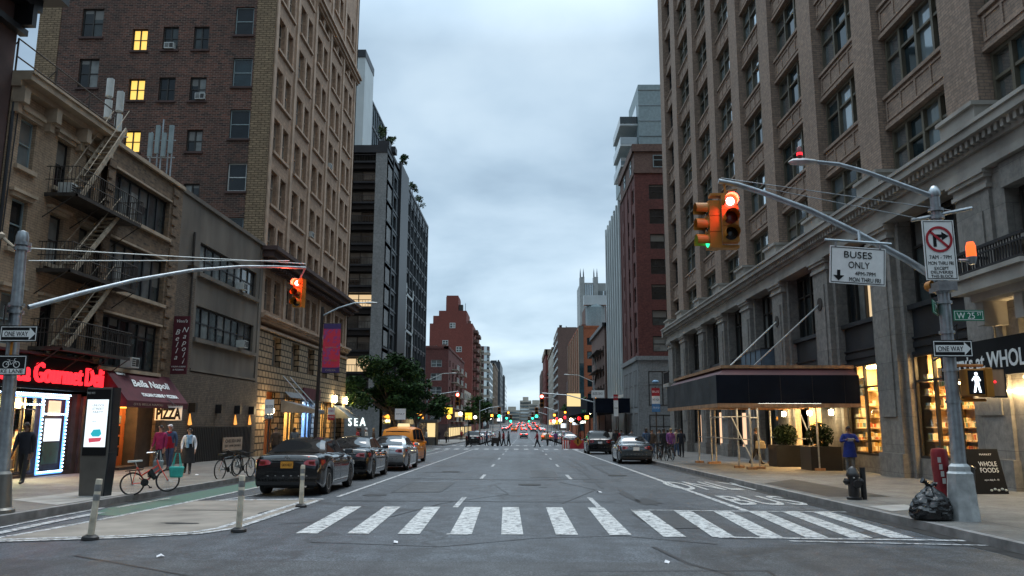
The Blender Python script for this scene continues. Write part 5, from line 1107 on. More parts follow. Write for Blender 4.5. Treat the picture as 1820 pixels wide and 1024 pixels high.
# ---- near right signal pole
PX,PY=7.72,14.4; zb=g(PY)+.15
Pp=thing('signal_pole','tall galvanised signal and lamp pole on octagonal foot beside the bin bag','signal pole',(PX,PY,zb))
m=MB(); m.lathe([(.275,0),(.265,.05),(.215,.78),(.22,.8),(.18,.84),(.18,.92),(.13,.97)],(PX,PY,zb),8); m.build('foot',M['steel_paint'],Pp,20)
m=MB(); m.tube([(PX,PY,zb+.95),(PX,PY,5.9)],[.122,.085],16); m.lathe([(.1,5.86),(.11,5.9),(.1,5.98),(.05,6.06),(0,6.08)],(PX,PY,0),12); m.build('shaft',M['steel'],Pp,40)
m=MB()
for z in (4.05,4.2,5.45,5.6,2.05,2.62,3.3,3.85): m.lathe([(.1,-.025),(.135,-.025),(.135,.025),(.1,.025)],(PX,PY,z),12)
m.box(PX-.17,PX+.17,PY-.18,PY+.18,4.05,4.22); m.build('collar',M['steel'],Pp,40)
armp=[atY(x,y,14.4) for x,y in ((1690,512),(1610,461),(1520,413),(1440,374),(1360,344),(1310,328),(1277,322))]
m=MB(); m.tube(armp,[.07,.066,.062,.058,.054,.05,.05],10); m.build('mast_arm',M['steel'],Pp,60)
lp=[atY(x,y,14.4) for x,y in ((1658,349),(1600,328),(1540,306),(1490,292),(1450,288))]
m=MB(); m.tube(lp,[.05,.048,.045,.04,.04],8); m.build('lamp_arm',M['steel'],Pp,60)
e=lp[-1]; m=MB(); m.lathe([(0.02,-.52),(.1,-.45),(.13,-.25),(.09,-.05),(.05,.02)],(e.x,e.y,e.z),10,'x',1,.55); lu=m.build('luminaire',M['steel_paint'],Pp,50)
m=MB(); m.lathe([(.05,0),(.05,.08),(.045,.22),(.0,.26)],(e.x-.3,e.y,e.z+.06),10); bc=m.build('beacon',M['lens_red'],lu,50)
m=MB(); m.lathe([(.055,.0),(.055,.05)],(e.x-.3,e.y,e.z+.13),10); m.build('beacon_lamp',M['neon_red'],lu)
m=MB(); m.tube([atY(1620,392,14.4),atY(1727,370,14.4)],.035,8); m.build('crossbar',M['steel'],Pp)
m=MB(); m.tube([atY(1690,374,14.35),armp[-1]+Vector((.05,0,.06))],.009,4); m.tube([atY(1635,389,14.35),atY(1362,335,14.4)],.009,4); m.build('guy_wire',M['steel'],Pp)
m=MB(); m.tube([atY(1703,463,14.3),atY(1725,463,14.35)],.03,6); q=atY(1728,470,14.35); m.lathe([(.06,0),(.09,.12),(.09,.14)],q,10); br=m.build('beacon_bracket',M['steel'],Pp)
m=MB(); m.lathe([(.085,.14),(.085,.34),(.06,.42),(0,.43)],q,12); m.build('orange_beacon',M['orange_lens'],Pp,50)
m=MB(); q=atY(1656,508,14.6); m.lathe([(0,-.1),(.1,-.1),(.1,.1),(0,.1)],q,12,'y'); m.build('orange_sensor',M['yellow'],Pp,40)
# ---- traffic signals
def sig_head(par,x,y,z,ang,sec=.34,lit=0,dead=None,glow='signal_red',w=None):
    """one three section head, its lenses facing the direction ang (0 = towards -y)"""
    c,s=math.cos(ang),math.sin(ang); T=lambda p: (x+p[0]*c-p[1]*s, y+p[0]*s+p[1]*c, z+p[2])
    w=w or sec*.98; b=MB()
    for i in range(3):
        zc=-sec*(i+.5); b.box(-w/2,w/2,-.1,.12,zc-sec*.485,zc+sec*.485)
        n=14; r=sec*.43
        ring=[]
        for j in range(n+1):
            a=-PI*.18+ (PI*1.36)*j/n; ring.append((r*math.cos(a),r*math.sin(a)))
        b.grid([[(px,-.1,zc+pz) for px,pz in ring],[(px,-.1-sec*.75,zc+pz) for px,pz in ring]]); b.grid([[(px*.94,-.1,zc+pz*.94) for px,pz in ring],[(px*.94,-.1-sec*.75,zc+pz*.94) for px,pz in ring]])
    b.v=[T(p) for p in b.v]; o=b.build('signal_head',M['yellow'],par)
    for i in range(3):
        zc=-sec*(i+.5); l=MB(); r=sec*.4
        l.lathe([(r,-.102),(r*.8,-.118),(r*.4,-.128),(0,-.13)],(0,0,zc),14,'y'); l.v=[T(p) for p in l.v]
        l.build('lens',M[glow] if i==lit else (M[dead[i]] if dead and dead[i] else M['lens_dk']),o,50)
        if i==lit and glow=='signal_red':
            l=MB(); r*=.62; l.lathe([(r,-.131),(r*.6,-.14),(0,-.143)],(0,0,zc),14,'y'); l.v=[T(p) for p in l.v]; l.build('lamp_core',M['red_core'],o,50)
    return o
def glowlight(x,y,z,en,col=(1,.06,.03),r=.08):
    L=bpy.data.lights.new('signal_glow','POINT'); L.energy=en; L.color=col; L.shadow_soft_size=r; o=bpy.data.objects.new('signal_glow',L); COL.objects.link(o); o.location=(x,y,z)
G='traffic signals over the avenue'
t=armp[-1]; T1=thing('traffic_signal','pair of amber signal heads with bright red light on the near right mast arm','traffic signal',(t.x,14.4,5.8),0,G)
q=atY(1292,352,14.4); sig_head(T1,q.x+.02,14.36,q.z+.04,R(-4),.305,0,[None,'lens_red',None])
q2=atY(1266,358,14.45); sig_head(T1,q2.x,14.5,q2.z,R(-86),.305,2,None,'lens_grn')
m=MB(); m.tube([(t.x+.1,14.4,t.z),(t.x+.12,14.4,q.z+.05)],.02,6); m.tube([(t.x+.12,14.4,t.z-.2),(t.x+.35,14.4,t.z-.16),(q.x+.1,14.4,q.z+.04)],.015,5); m.box(q.x-.32,q.x+.18,14.34,14.55,q.z+.03,q.z+.08); m.box(q.x-.32,q.x+.18,14.34,14.55,q.z-.97,q.z-.92); m.build('hanger',M['yellow'],T1)
glowlight(q.x,14.0,q.z-.12,11)
# ---- near left signal pole with a diagonal arm
LX,LY=-9.68,14.85; zb=g(LY)+.15
LPp=thing('signal_pole','galvanised signal pole with long thin arm at the left edge of the scene','signal pole',(LX,LY,zb))
m=MB(); m.lathe([(.28,0),(.28,.06),(.22,.1),(.17,.7),(.13,.75)],(LX,LY,zb),12); m.build('foot',M['kioskg'],LPp,30)
m=MB(); m.tube([(LX,LY,zb+.7),(LX-.1,LY,5.15)],[.128,.098],16); m.lathe([(.11,5.1),(.115,5.2),(.09,5.3),(0,5.34)],(LX-.1,LY,0),12); m.build('shaft',M['steel'],LPp,40)
m=MB(); 
for z in (3.72,3.86,4.96,5.06,3.2): m.lathe([(.1,-.03),(.145,-.03),(.145,.03),(.1,.03)],(LX-.07,LY,z),12)
m.build('collar',M['steel'],LPp,40)
tip=Vector((-5.95,21.,5.8)); st=Vector((LX+.1,LY+.1,3.83))
lpts=[st+(tip-st)*u+Vector((0,0,.55*math.sin(PI*u)*.6)) for u in (0,.15,.3,.5,.7,.85,1)]
m=MB(); m.tube(lpts,[.05,.048,.045,.042,.04,.038,.038],10); m.build('mast_arm',M['steel'],LPp,60)
m=MB(); m.tube([(LX,LY+.1,5.0),tip+Vector((0,0,.12))],.011,4); m.tube([(LX,LY+.1,4.75),tip+Vector((-.3,-.5,.1))],.011,4); m.build('guy_wire',M['frame_wh'],LPp)
m=MB(); m.tube([(LX-.25,LY,5.0),(LX-.5,LY,5.2)],.03,6); m.lathe([(0,0),(.07,.02),(.08,.1),(0,.16)],(LX-.52,LY,5.15),8); m.build('camera_bracket',M['iron_tan'],LPp)
T2=thing('traffic_signal','single amber signal head with red light at the tip of the long left mast arm','traffic signal',(tip.x,tip.y,5.6),0,G)
q=atY(533,496,21.); sig_head(T2,q.x,21.,q.z,R(-14),.262,0,[None,'lens_red',None])
m=MB(); m.tube([tip,(q.x,21,q.z)],.025,6); m.build('hanger',M['steel'],T2)
glowlight(q.x+.05,20.6,q.z-.13,16)
# ---- signs on the left pole
oneway('wide black one way sign with white arrow on the near left pole',-9.5,14.62,3.28,.72,.31)
oneway('narrow turned one way sign seen edge on, topmost on the near left pole',0,0,0,.72,.31,R(-58),(-9.9,14.75,3.66))
S=sheetsign('bike_lane_sign','black and white bike lane sign with bicycle symbol on the near left pole','sign',-9.58,14.6,2.5,2.88,.62,face='signblk',border='white')
m=MB(); m.box(-9.86,-9.3,14.594,14.597,2.52,2.62); m.build('white_band',M['white'],S); word(S,'BIKE LANE',.075,-9.58,14.594,2.54,w=.5)
m=MB(); cx,cz=-9.56,2.7
for dx in (-.1,.1): m.lathe([(.062,-.002),(.062,.002),(.05,.002),(.05,-.002),(.062,-.002)],(cx+dx,14.596,cz),14,'y')
for a,b in (((-.1,0),(-.04,.07)),((-.04,.07),(.06,.07)),((-.1,0),(.0,0)),((0,0),(.06,.07)),((0,0),(-.05,.09)),((.1,0),(.05,.1)),((.05,.1),(.08,.11)),((-.08,.09),(-.03,.09))): m.bar((cx+a[0],14.596,cz+a[1]),(cx+b[0],14.596,cz+b[1]),.01,.004)
m.build('bicycle_symbol',M['white'],S)
m=MB(); m.box(-9.66,-9.62,14.66,14.68,2.86,3.15); o=m.build('yellow_strip',M['yellow']); tagit(o,'thin yellow strip between the two signs on the near left pole','strip')
# ---- signs on the right pole
S=sheetsign('no_turn_sign','white no right turn sign with red circle high on the near right pole','sign',7.63,14.22,4.24,5.36,.58)
m=MB(); c=(7.63,14.212,5.0); m.lathe([(.245,-.002),(.245,.002),(.2,.002),(.2,-.002),(.245,-.002)],c,28,'y'); m.bar((c[0]-.16,c[1],c[2]+.15),(c[0]+.16,c[1],c[2]-.15),.045,.004,up=(0,1,0)); m.build('red_ring',M['signred'],S)
m=MB(); m.box(c[0]-.11,c[0]-.05,c[1]+.002,c[1]+.004,c[2]-.14,c[2]+.09); m.box(c[0]-.05,c[0]+.05,c[1]+.002,c[1]+.004,c[2]+.03,c[2]+.09); m.face([(c[0]+.05,c[1]+.003,c[2]-.02),(c[0]+.18,c[1]+.003,c[2]+.06),(c[0]+.05,c[1]+.003,c[2]+.14)]); m.build('arrow_symbol',M['signblk'],S)
for s,h,z,w in (('7AM - 7PM',.075,4.63,.4),('MON THRU FRI',.07,4.52,.46),('EXCEPT',.06,4.43,.26),('DELIVERIES',.055,4.36,.4),('THIS BLOCK',.055,4.285,.4)): word(S,s,h,7.63,14.22,z,w=w)
q0,q1=atY(1475,440,14.3),atY(1570,507,14.3); cx=(q0.x+q1.x)/2; w=1.0
S=sheetsign('buses_only_sign','white BUSES ONLY sign hanging tilted from the near right mast arm','sign',0,0,-.35,.35,1.0,rz=R(-3),loc=(cx,14.25,(q0.z+q1.z)/2)); S.rotation_euler=(0,R(4.5),R(-2))
for s,h,x,z,w in (('BUSES',.13,0,.14,.5),('ONLY',.13,.02,-.05,.38),('4PM-7PM',.075,.14,-.18,.36),('MON THRU FRI',.085,.13,-.3,.56)): textfit(s,w,h,(x,-.006,z),(90,0,0),M['signblk'],S,ext=.002)
m=MB(); m.face([(-.37,-.005,-.1),(-.31,-.005,-.1),(-.31,-.005,-.2),(-.24,-.005,-.2),(-.34,-.005,-.3),(-.44,-.005,-.2),(-.37,-.005,-.2)]); m.build('arrow_symbol',M['signblk'],S)
m=MB(); m.tube([(-.6,0,.45),(.6,0,.45)],.025,6); m.tube([(-.4,0,.33),(-.4,0,.45)],.02,5); m.tube([(.4,0,.33),(.4,0,.45)],.02,5); m.tube([(.05,.05,.45),(.05,.12,.7)],.03,6); m.build('hanger_bar',M['steel'],S)
oneway('black one way sign with white arrow on the near right pole',7.7,14.22,2.99,.72,.31)
S=sheetsign('street_name_sign','green street name sign reading W 25 ST on the near right pole','sign',8.04,14.22,3.49,3.69,.55,face='signgrn',border='white',bw=.008)
word(S,'W 25',.12,7.99,14.22,3.53,'white',w=.32); word(S,'ST',.06,8.23,14.22,3.59,'white',w=.08)
S=sheetsign('street_name_sign','green street name sign reading 7 AV turned side on, left of the near right pole','sign',0,0,-.12,.12,.62,face='signgrn',border='white',rz=R(55),loc=(7.5,14.3,3.74),bw=.008)
textfit('7',.1,.13,(-.05,-.006,-.06),(90,0,0),M['white'],S,ext=.002); textfit('AV',.13,.07,(.1,-.006,0.0),(90,0,0),M['white'],S,ext=.002)
def ped(label,x,y,z,man=True,group='pedestrian signals'):
    S=thing('pedestrian_signal',label,'pedestrian signal',(x,y,z),0,group)
    m=MB(); m.box(x-.16,x+.16,y-.1,y+.14,z-.24,z+.24); m.build('housing',M['yellow'],S,bevel=.015)
    m=MB(); m.box(x-.14,x+.14,y-.108,y-.102,z-.21,z+.21); m.build('lens_panel',M['signblk'],S)
    m=MB(); f=lambda u,v,d: (x+u,y-.116+d,z+v)
    m.lathe([(0,-.003),(.028,-.003),(.028,.003),(0,.003)],(x+.0,y-.115,z+.15),10,'y')
    for poly in ([(-.035,.11),(.035,.11),(.04,-.02),(-.03,-.02)],[(-.03,-.02),(.005,-.02),(-.03,-.18),(-.065,-.18)],[(.0,-.02),(.04,-.02),(.07,-.18),(.035,-.18)],[(-.035,.11),(-.035,.08),(-.075,.02),(-.085,.04)],[(.035,.11),(.075,.03),(.06,.02),(.035,.07)]): m.prism(poly,f,-.002,.002)
    m.build('walking_man',M['walkman'],S); return S
S=ped('pedestrian signal with white walking man facing the camera on the near right pole',8.06,14.32,2.39)
S=thing('pedestrian_signal','side facing pedestrian signal in amber housing right of the walking man','pedestrian signal',(8.33,14.35,2.39),0,'pedestrian signals')
m=MB(); m.box(8.23,8.36,14.2,14.5,2.13,2.65); m.build('housing',M['yellow'],S,bevel=.015); m=MB(); m.box(8.37,8.6,14.28,14.33,2.15,2.63); m.build('visor_grille',M['wood'],S); m=MB(); [m.box(*q) for q in ((8.36,8.62,14.27,14.34,2.63,2.66),(8.36,8.62,14.27,14.34,2.12,2.15),(8.6,8.62,14.27,14.34,2.15,2.63))]; m.build('visor_frame',M['black'],S)
m=MB(); m.ball((8.42,14.27,2.4),.022,8,5); m.build('hand_light',M['neon_red'],S)
m=MB(); m.tube([(7.8,14.4,2.7),(8.3,14.4,2.7)],.03,6); m.tube([(7.8,14.4,2.08),(8.3,14.4,2.08)],.03,6); m.build('signal_bracket',M['yellow'],Pp)
# ---- red alarm post, bin, bin bag, hydrant, board, kiosk, posts
c=gr(1674,890,.15); A=thing('alarm_post','weathered red fire alarm post behind the black bin bag','alarm post',(8.0,15.6,g(15.6)+.15))
x,y,z=8.0,15.6,g(15.6)+.15
m=MB(); m.lathe([(.16,0),(.14,.1),(.13,.4),(.14,.75),(.15,.8),(.15,1.14),(.13,1.2),(0,1.22)],(x,y,z),10); m.build('post',M['redmetal'],A,40)
m=MB(); [m.box(x-.12+i*.02,x-.06+i*.02,y-.166,y-.16,z+.95-i*.13,z+1.05-i*.13) for i in range(4)]; m.build('sticker',M['frame_wh'],A)
c=(8.33,15.5); z=g(c[1])+.15; A=thing('litter_bin','dark wire litter bin between the red post and the near right pole','litter bin',(c[0],c[1],z))
m=MB(); m.lathe([(.2,0),(.24,.82),(.26,.84),(.26,.87),(.23,.87)],(c[0],c[1],z),14); m.build('basket',M['redmetal'] if 0 else M['black'],A,40); m=MB(); m.lathe([(.0,.78),(.1,.86),(.2,.9),(.24,.86)],(c[0],c[1],z),10); m.build('liner',M['bag'],A,50)
c=(7.2,14.45); z=g(c[1])+.15; random.seed(5)
A=thing('bin_bag','shiny black plastic bin bag slumped on the kerb at the near right pole','bin bag',(c[0],c[1],z))
import mathutils
def interp_(tab,y):
    for (a,va),(b,vb) in zip(tab,tab[1:]):
        if a<=y<=b: return va+(vb-va)*(y-a)/(b-a)
    return tab[-1][1]
m=MB(); rows=[]; prof=[(0,.2),(.02,.3),(.1,.345),(.25,.36),(.42,.345),(.58,.3),(.72,.235),(.84,.15),(.92,.085),(.97,.06),(1.,.075)]
for j in range(29):
    t=j/28; rr=interp_(prof,t); row=[]
    for i in range(49):
        a=2*PI*i/48; p=Vector((math.cos(a)*1.6,math.sin(a)*1.6,t*2.4)); nz=mathutils.noise
        fold=abs(nz.noise(p*2.6+Vector((3,1,0))))*.28+abs(nz.noise(p*5.5))*.16+.1*t*abs(math.sin(a*5.5+2*nz.noise(p*2)))
        k=1.08+.14*nz.noise(p*.9)-fold*(.5+.7*t if t>.08 else .2)
        row.append((c[0]+rr*k*math.cos(a)*1.0,c[1]+rr*k*math.sin(a)*.88,z+.6*t+.035*nz.noise(p*1.5)*min(1,t*4)))
    rows.append(row)
m.grid(rows); m.build('bag',M['bag'],A,28)
m=MB(); m.tube([(c[0],c[1],z+.56),(c[0]-.07,c[1],z+.64),(c[0]-.13,c[1],z+.68)],[.05,.035,.06],7); m.tube([(c[0],c[1],z+.56),(c[0]+.07,c[1]+.02,z+.62),(c[0]+.12,c[1],z+.6)],[.05,.03,.05],7); m.build('knot',M['bag'],A,70)
c=gr(1519,888,.15); x,y,z=c.x,c.y,c.z
A=thing('fire_hydrant','short black fire hydrant by the right kerb in front of the man in blue','fire hydrant',(x,y,z))
m=MB(); m.lathe([(.17,0),(.17,.05),(.125,.07),(.12,.5),(.15,.52),(.15,.57),(.13,.6),(.1,.68),(.05,.73),(0,.75)],(x,y,z),14); m.build('barrel',M['hydrant'],A,40)
m=MB(); m.lathe([(.06,0),(.06,.14),(.075,.14),(.075,.19),(.03,.19),(.03,.23)],(x,y,z+.4),10,'x'); m.lathe([(.06,0),(.06,-.14),(.075,-.14),(.075,-.19),(.03,-.19),(.03,-.23)],(x,y,z+.4),10,'x'); m.lathe([(.075,-.1),(.075,-.2),(.09,-.2),(.09,-.25),(0,-.25)],(x,y,z+.36),10,'y'); m.build('nozzle_cap',M['hydrant'],A,40)
m=MB(); m.box(x-.05,x-.01,y-.126,y-.12,z+.48,z+.56); m.box(x-.0,x+.05,y-.128,y-.12,z+.28,z+.36); m.build('sticker',M['white'],A)
A=thing('hydrant_post','thin black guard post right beside the fire hydrant','post',(x+.24,y+.05,z)); m=MB(); m.tube([(x+.24,y+.05,z),(x+.24,y+.05,z+.72)],.065,10); m.build('post',M['hydrant'],A,40)
x,y=11.75,20.5; z=g(y)+.15
A=thing('pavement_board','black folding pavement board with white writing, leaning by the shop front on the right','board',(x,y,z),R(8)); A.scale=(.9,.9,.9)
m=MB(); m.hexa([(-.5,-.02,0),(.5,-.02,0),(.5,.02,0),(-.5,.02,0),(-.5,.28,1.22),(.5,.28,1.22),(.5,.32,1.22),(-.5,.32,1.22)]); m.build('front_panel',M['signblk'],A)
m=MB(); m.hexa([(-.5,.62,0),(.5,.62,0),(.5,.66,0),(-.5,.66,0),(-.5,.33,1.22),(.5,.33,1.22),(.5,.37,1.22),(-.5,.37,1.22)]); m.build('rear_panel',M['signblk'],A)
for s,w,h,zz in (('WHOLE',.5,.14,.75),('FOODS',.5,.14,.58),('MARKET',.34,.05,1.05),('open daily 8 - 10',.4,.05,.36)):
    o=textfit(s,w,h,(.08,-.02+.3*zz/1.22-.012,zz),(76,0,0),M['white'],A,ext=.002)
m=MB(); [m.ball((.0+.11*i,.02,.1+.03*(i%2)),.05,7,4,.7) for i in range(5)]; m.build('white_doodle',M['frame_wh'],A)
# advert kiosk
x,y,z=-10.02,18.8,g(18.8)+.15
A=thing('advert_kiosk','tall grey advert kiosk with a bright white screen on the left pavement','kiosk',(x,y,z),R(-7))
prof=[(-.3,0),(.3,0),(.355,1.0),(.32,2.5),(-.32,2.5),(-.355,1.0)]
m=MB(); m.prism(prof,lambda u,v,d:(u,d,v),-.14,.12); m.build('body',M['kioskg'],A,bevel=.01)
m=MB(); m.hexa([(.301,-.13,.0),(.34,-.13,.0),(.34,.14,0),(.301,.14,0),(.356,-.13,1.0),(.395,-.13,1.0),(.395,.14,1.0),(.356,.14,1.0)]); m.hexa([(.356,-.13,1.003),(.395,-.13,1.003),(.395,.14,1.003),(.356,.14,1.003),(.321,-.13,2.5),(.36,-.13,2.5),(.36,.14,2.5),(.321,.14,2.5)]); m.build('side_edge',M['kioskd'],A)
m=MB(); m.box(-.3,.3,-.155,-.141,.92,2.46); m.build('bezel',M['signblk'],A)
m=MB(); m.box(-.27,.27,-.162,-.1555,1.12,2.22); sc=m.build('screen',M['screen'],A)
textfit('UNLOCK',.3,.055,(.02,-.165,2.06),(90,0,0),M['screen_grey'],A,ext=.001); textfit('STREET',.3,.055,(.02,-.165,1.98),(90,0,0),M['screen_grey'],A,ext=.001); textfit('PARTY',.26,.055,(.02,-.165,1.9),(90,0,0),M['screen_grey'],A,ext=.001); textfit('ny.co',.1,.035,(-.05,-.165,1.7),(90,0,0),M['screen_grey'],A,ext=.001)
m=MB(); m.prism([(-.12,1.42),(-.05,1.52),(.12,1.53),(.16,1.42),(.1,1.36),(-.06,1.36)],lambda u,v,d:(u,-.1655+d,v),-.001,.001); m.build('teal_picture',M['screen_teal'],sc)
m=MB(); m.prism([(-.16,1.32),(.18,1.34),(.14,1.25),(-.14,1.22)],lambda u,v,d:(u,-.1655+d,v),-.001,.001); m.build('red_picture',M['screen_red'],sc)
textfit('FREE WIFI',.2,.05,(-.2,-.158,2.35),(90,0,0),M['frame_wh'],A,ext=.001)
# flexible posts on the painted island
protos=None
for px,py,h,l,tl in ((160,960,.9,'leaning scuffed white plastic post, leftmost on the painted island',3.5),(424,946,.92,'scuffed white plastic post at the curved corner of the painted island',.5),(535,902,.96,'white plastic post at the far tip of the painted island by the black sedan',0)):
    c=gr(px,py)
    if protos is None:
        A=thing('flexible_post',l,'bollard',(0,0,0),.0001,'plastic posts on the painted island')
        m=MB(); m.lathe([(.13,0),(.12,.04),(.07,.07)],(0,0,0),12); m.build('foot',M['plastic'],A,40)
        m=MB(); m.lathe([(.05,.06),(.052,.2),(.047,.5),(.05,.86),(.045,.9),(0,.9)],(0,0,0),12); m.build('post',M['bollard'],A,40)
        m=MB(); m.lathe([(.0515,.72),(.0525,.73),(.0525,.81),(.0515,.82)],(0,0,0),12); m.lathe([(.0505,.58),(.0515,.59),(.0515,.66),(.0505,.67)],(0,0,0),12); m.build('band',M['reflect'],A,40)
        protos=A
    else: A=clone(protos,(0,0,0),None,l)
    A.location=(c.x,c.y,c.z+.01); A.rotation_euler=(0,R(tl),.3)
# banner lamp post
x,y=-10.05,38.5; z=g(y)+.15
A=thing('lamp_post','dark brown street lamp with a red and purple banner on the left pavement','lamp post',(x,y,z))
m=MB(); m.lathe([(.2,0),(.19,.5),(.12,.6)],(x,y,z),10); m.tube([(x,y,z+.5),(x+.1,y,7.3)],[.1,.07],10); m.build('shaft',M['dkpole'],A,40)
pe=[Vector((x+.1,y,6.85)),Vector((x+.9,y,7.25)),Vector((x+1.7,y,7.5)),Vector((x+2.2,y,7.5))]
m=MB(); m.tube(pe,.04,6); m.build('lamp_arm',M['steel'],A,60)
m=MB(); m.lathe([(.03,0),(.11,.08),(.13,.3),(.05,.6)],pe[-1],8,'x',1,.5); m.build('luminaire',M['frame_wh'],A,50)
B_=thing('street_banner','red banner with purple figures hanging on the dark lamp post','banner',(x+.6,y,5.3))
m=MB(); m.box(x+.2,x+1.05,y-.02,y,4.3,6.2); m.build('cloth',M['banner'],B_)
pb=P('purple cloth band',(.06,.035,.13),.7); [MB().box(x+.2,x+1.05,y-.024,y+.004,q,q+.25).build('purple_band',pb,B_) for q in (6.2,4.05)]
textfit('FIT MUSEUM',.6,.09,(x+.62,y-.026,4.6),(90,0,0),M['amber_lit'] if 0 else M['yellow'],B_,ext=.001); textfit('EXHIBITION',.6,.07,(x+.62,y-.026,5.25),(90,0,0),M['frame_tan'],B_,ext=.001); textfit('CHELSEA',.5,.1,(x+.62,y-.026,4.12),(90,0,0),M['frame_tan'],B_,ext=.001)
m=MB(); m.tube([(x,y,6.47),(x+1.1,y,6.47)],.02,5); m.tube([(x,y,4.04),(x+1.1,y,4.04)],.02,5); m.build('banner_arm',M['dkpole'],A)
# parking signs on thin posts
def postsign(label,x,y,z0,z1,w,parts,group='parking signs along the kerb'):
    zb=g(y)+.15; A=thing('parking_sign',label,'sign',(x,y,zb),0,group); m=MB(); m.tube([(x,y,zb),(x,y,z1)],.035,6); m.build('post',M['iron'],A)
    for (a,b,mt,s,tm) in parts:
        m=MB(); m.box(x-w/2,x+w/2,y-.05,y-.038,a,b); pn=m.build('panel',M[mt],A)
        if s: textfit(s,w*.8,min(.12,(b-a)*.4),(x,y-.054,(a+b)/2-.04),(90,0,0),M[tm],A,ext=.001)
postsign('grey and blue bus stop sign by the globe lamp on the left pavement',-9.6,30.,1.8,2.5,.34,[(1.95,2.5,'white','BUS STOP','signblk'),(1.78,1.94,'bluecanvas','7 AV','white')])
postsign('white over red parking sign near the blue lit shop on the left',-9.9,41.,1.7,2.4,.36,[(2.05,2.4,'white','NO PARKING','signred'),(1.78,2.04,'signred','TOW','white')])
postsign('tall bus stop sign with red top and blue timetable on the right pavement',7.55,45.5,2.3,3.7,.46,[(3.2,3.65,'signred','BUS','white'),(2.75,3.19,'white','M7 M20','signblk'),(2.3,2.74,'signblue','7 AV W 24','white')])
postsign('slim red and white parking sign before the dark far right shed',7.3,63.,2.3,3.9,.36,[(3.45,3.9,'signred','NO','white'),(2.2,3.44,'white','STANDING','signblk')])
postsign('white lane sign on the post left of the taxi',-10.2,66.,1.9,2.8,.9,[(1.9,2.8,'white','ONLY','signblk')])
m=MB(); m.ball((7.55,45.4,4.0),.2,10,6,.5); o=m.build('round_sign',M['ltblue']); tagit(o,'small round pink and blue light above the tall bus stop sign','lamp')
# far signals and lamps
def farpole(label,x,y,side,arm,zarm,lit,sec,extra=None,lampz=9.):
    zb=g(y)+.15; A=thing('signal_pole',label,'signal pole',(x,y,zb),0,'far signal poles'); m=MB(); m.tube([(x,y,zb),(x,y,zarm+1.6)],[.16,.1],8); m.build('shaft',M['steel'],A,50)
    m=MB(); m.tube([(x,y,zarm-.9),(x+side*arm*.5,y,zarm-.1),(x+side*arm,y,zarm+.15)],[.08,.07,.05],6); m.build('mast_arm',M['steel'],A,60)
    m=MB(); m.tube([(x,y,zarm+1.4),(x+side*1.8,y,zarm+2.2),(x+side*2.8,y,zarm+2.25)],.045,5); m.lathe([(.03,0),(.14,.1),(.14,.45),(.03,.65)],(x+side*2.8-(0 if side>0 else .65),y,zarm+2.25),8,'x',1,.5); m.build('lamp_arm',M['frame_wh'],A,60)
    S=thing('traffic_signal',('red' if lit==0 else 'green')+' signal hung from the '+label.split('galvanised ')[-1],'traffic signal',(x+side*arm,y,zarm),0,G)
    sig_head(S,x+side*arm,y-.1,zarm,0,sec,lit,None,'signal_red' if lit==0 else 'green_lit')
    return A
farpole('galvanised signal pole on the left at 24th street',-11.2,92.,1,3.6,5.1,0,.5)
farpole('galvanised signal pole on the right at 24th street',8.1,91.,-1,6.0,4.9,0,.5)
for i,(y,sd) in enumerate([(182,1),(183,-1),(262,1),(263,-1),(349,1),(434,-1)]):
    x=-10 if sd>0 else 8.
    farpole('galvanised signal pole number %s on the %s beyond 24th street'%(('one','two','three','four','five','six')[i],'left' if sd>0 else 'right'),x,y,sd,4.5 if sd>0 else 5,5.2,2,.8 if i<4 else 1.1)
random.seed(31)
F2=None
for i,(x,y,z,l) in enumerate([(-9.3,130,2.6,'amber hand signal far left above the pavement'),(-7.5,190,3.4,'amber hand signal over the left lane far off'),(-4.9,260,5.,'bright amber hand signal left of the avenue axis'),(7.6,196,3.6,'amber hand signal right of the avenue axis'),(6.8,130,3.4,'large amber hand signal near the far right shed'),(8.6,96,4.6,'pair of amber signals under the yellow sign')]):
    A=thing('pedestrian_signal',l,'pedestrian signal',(x,y,z),0,'pedestrian signals'); m=MB(); s=.45 if y<150 else .8; m.box(x-s/2,x+s/2,y,y+.3,z-s/2,z+s/2); m.build('housing',M['yellow'],A); m=MB(); m.box(x-s*.3,x+s*.3,y-.02,y-.002,z-s*.3,z+s*.3); m.build('lamp',M['amber_lit'],A)
    m=MB(); m.tube([(x+.2,y+.15,g(y)),(x+.2,y+.15,z)],.06,5); m.build('post',M['steel'],A)
S=sheetsign('hanging_sign','yellow lit square sign hanging from the right mast arm at 24th street','sign',5.75,91.,3.55,5.0,1.55,face='lcd_cream',border=None)
m=MB(); m.tube([(5.75,91.05,5.),(5.75,91.05,5.3)],.03); m.build('hanger',M['steel'],S)
S=sheetsign('lane_sign','white lane control sign on the right signal pole at 24th street','sign',8.5,90.8,4.5,5.4,1.5); word(S,'BUSES ONLY',.3,8.5,90.8,4.85,w=1.2)
S=sheetsign('street_name_sign','green street name sign far off on the right at 24th street','sign',7.6,97.,2.9,3.3,1.2,face='signgrn',border=None); word(S,'W 24 ST',.22,7.6,97.,3.0,'white',w=.9)
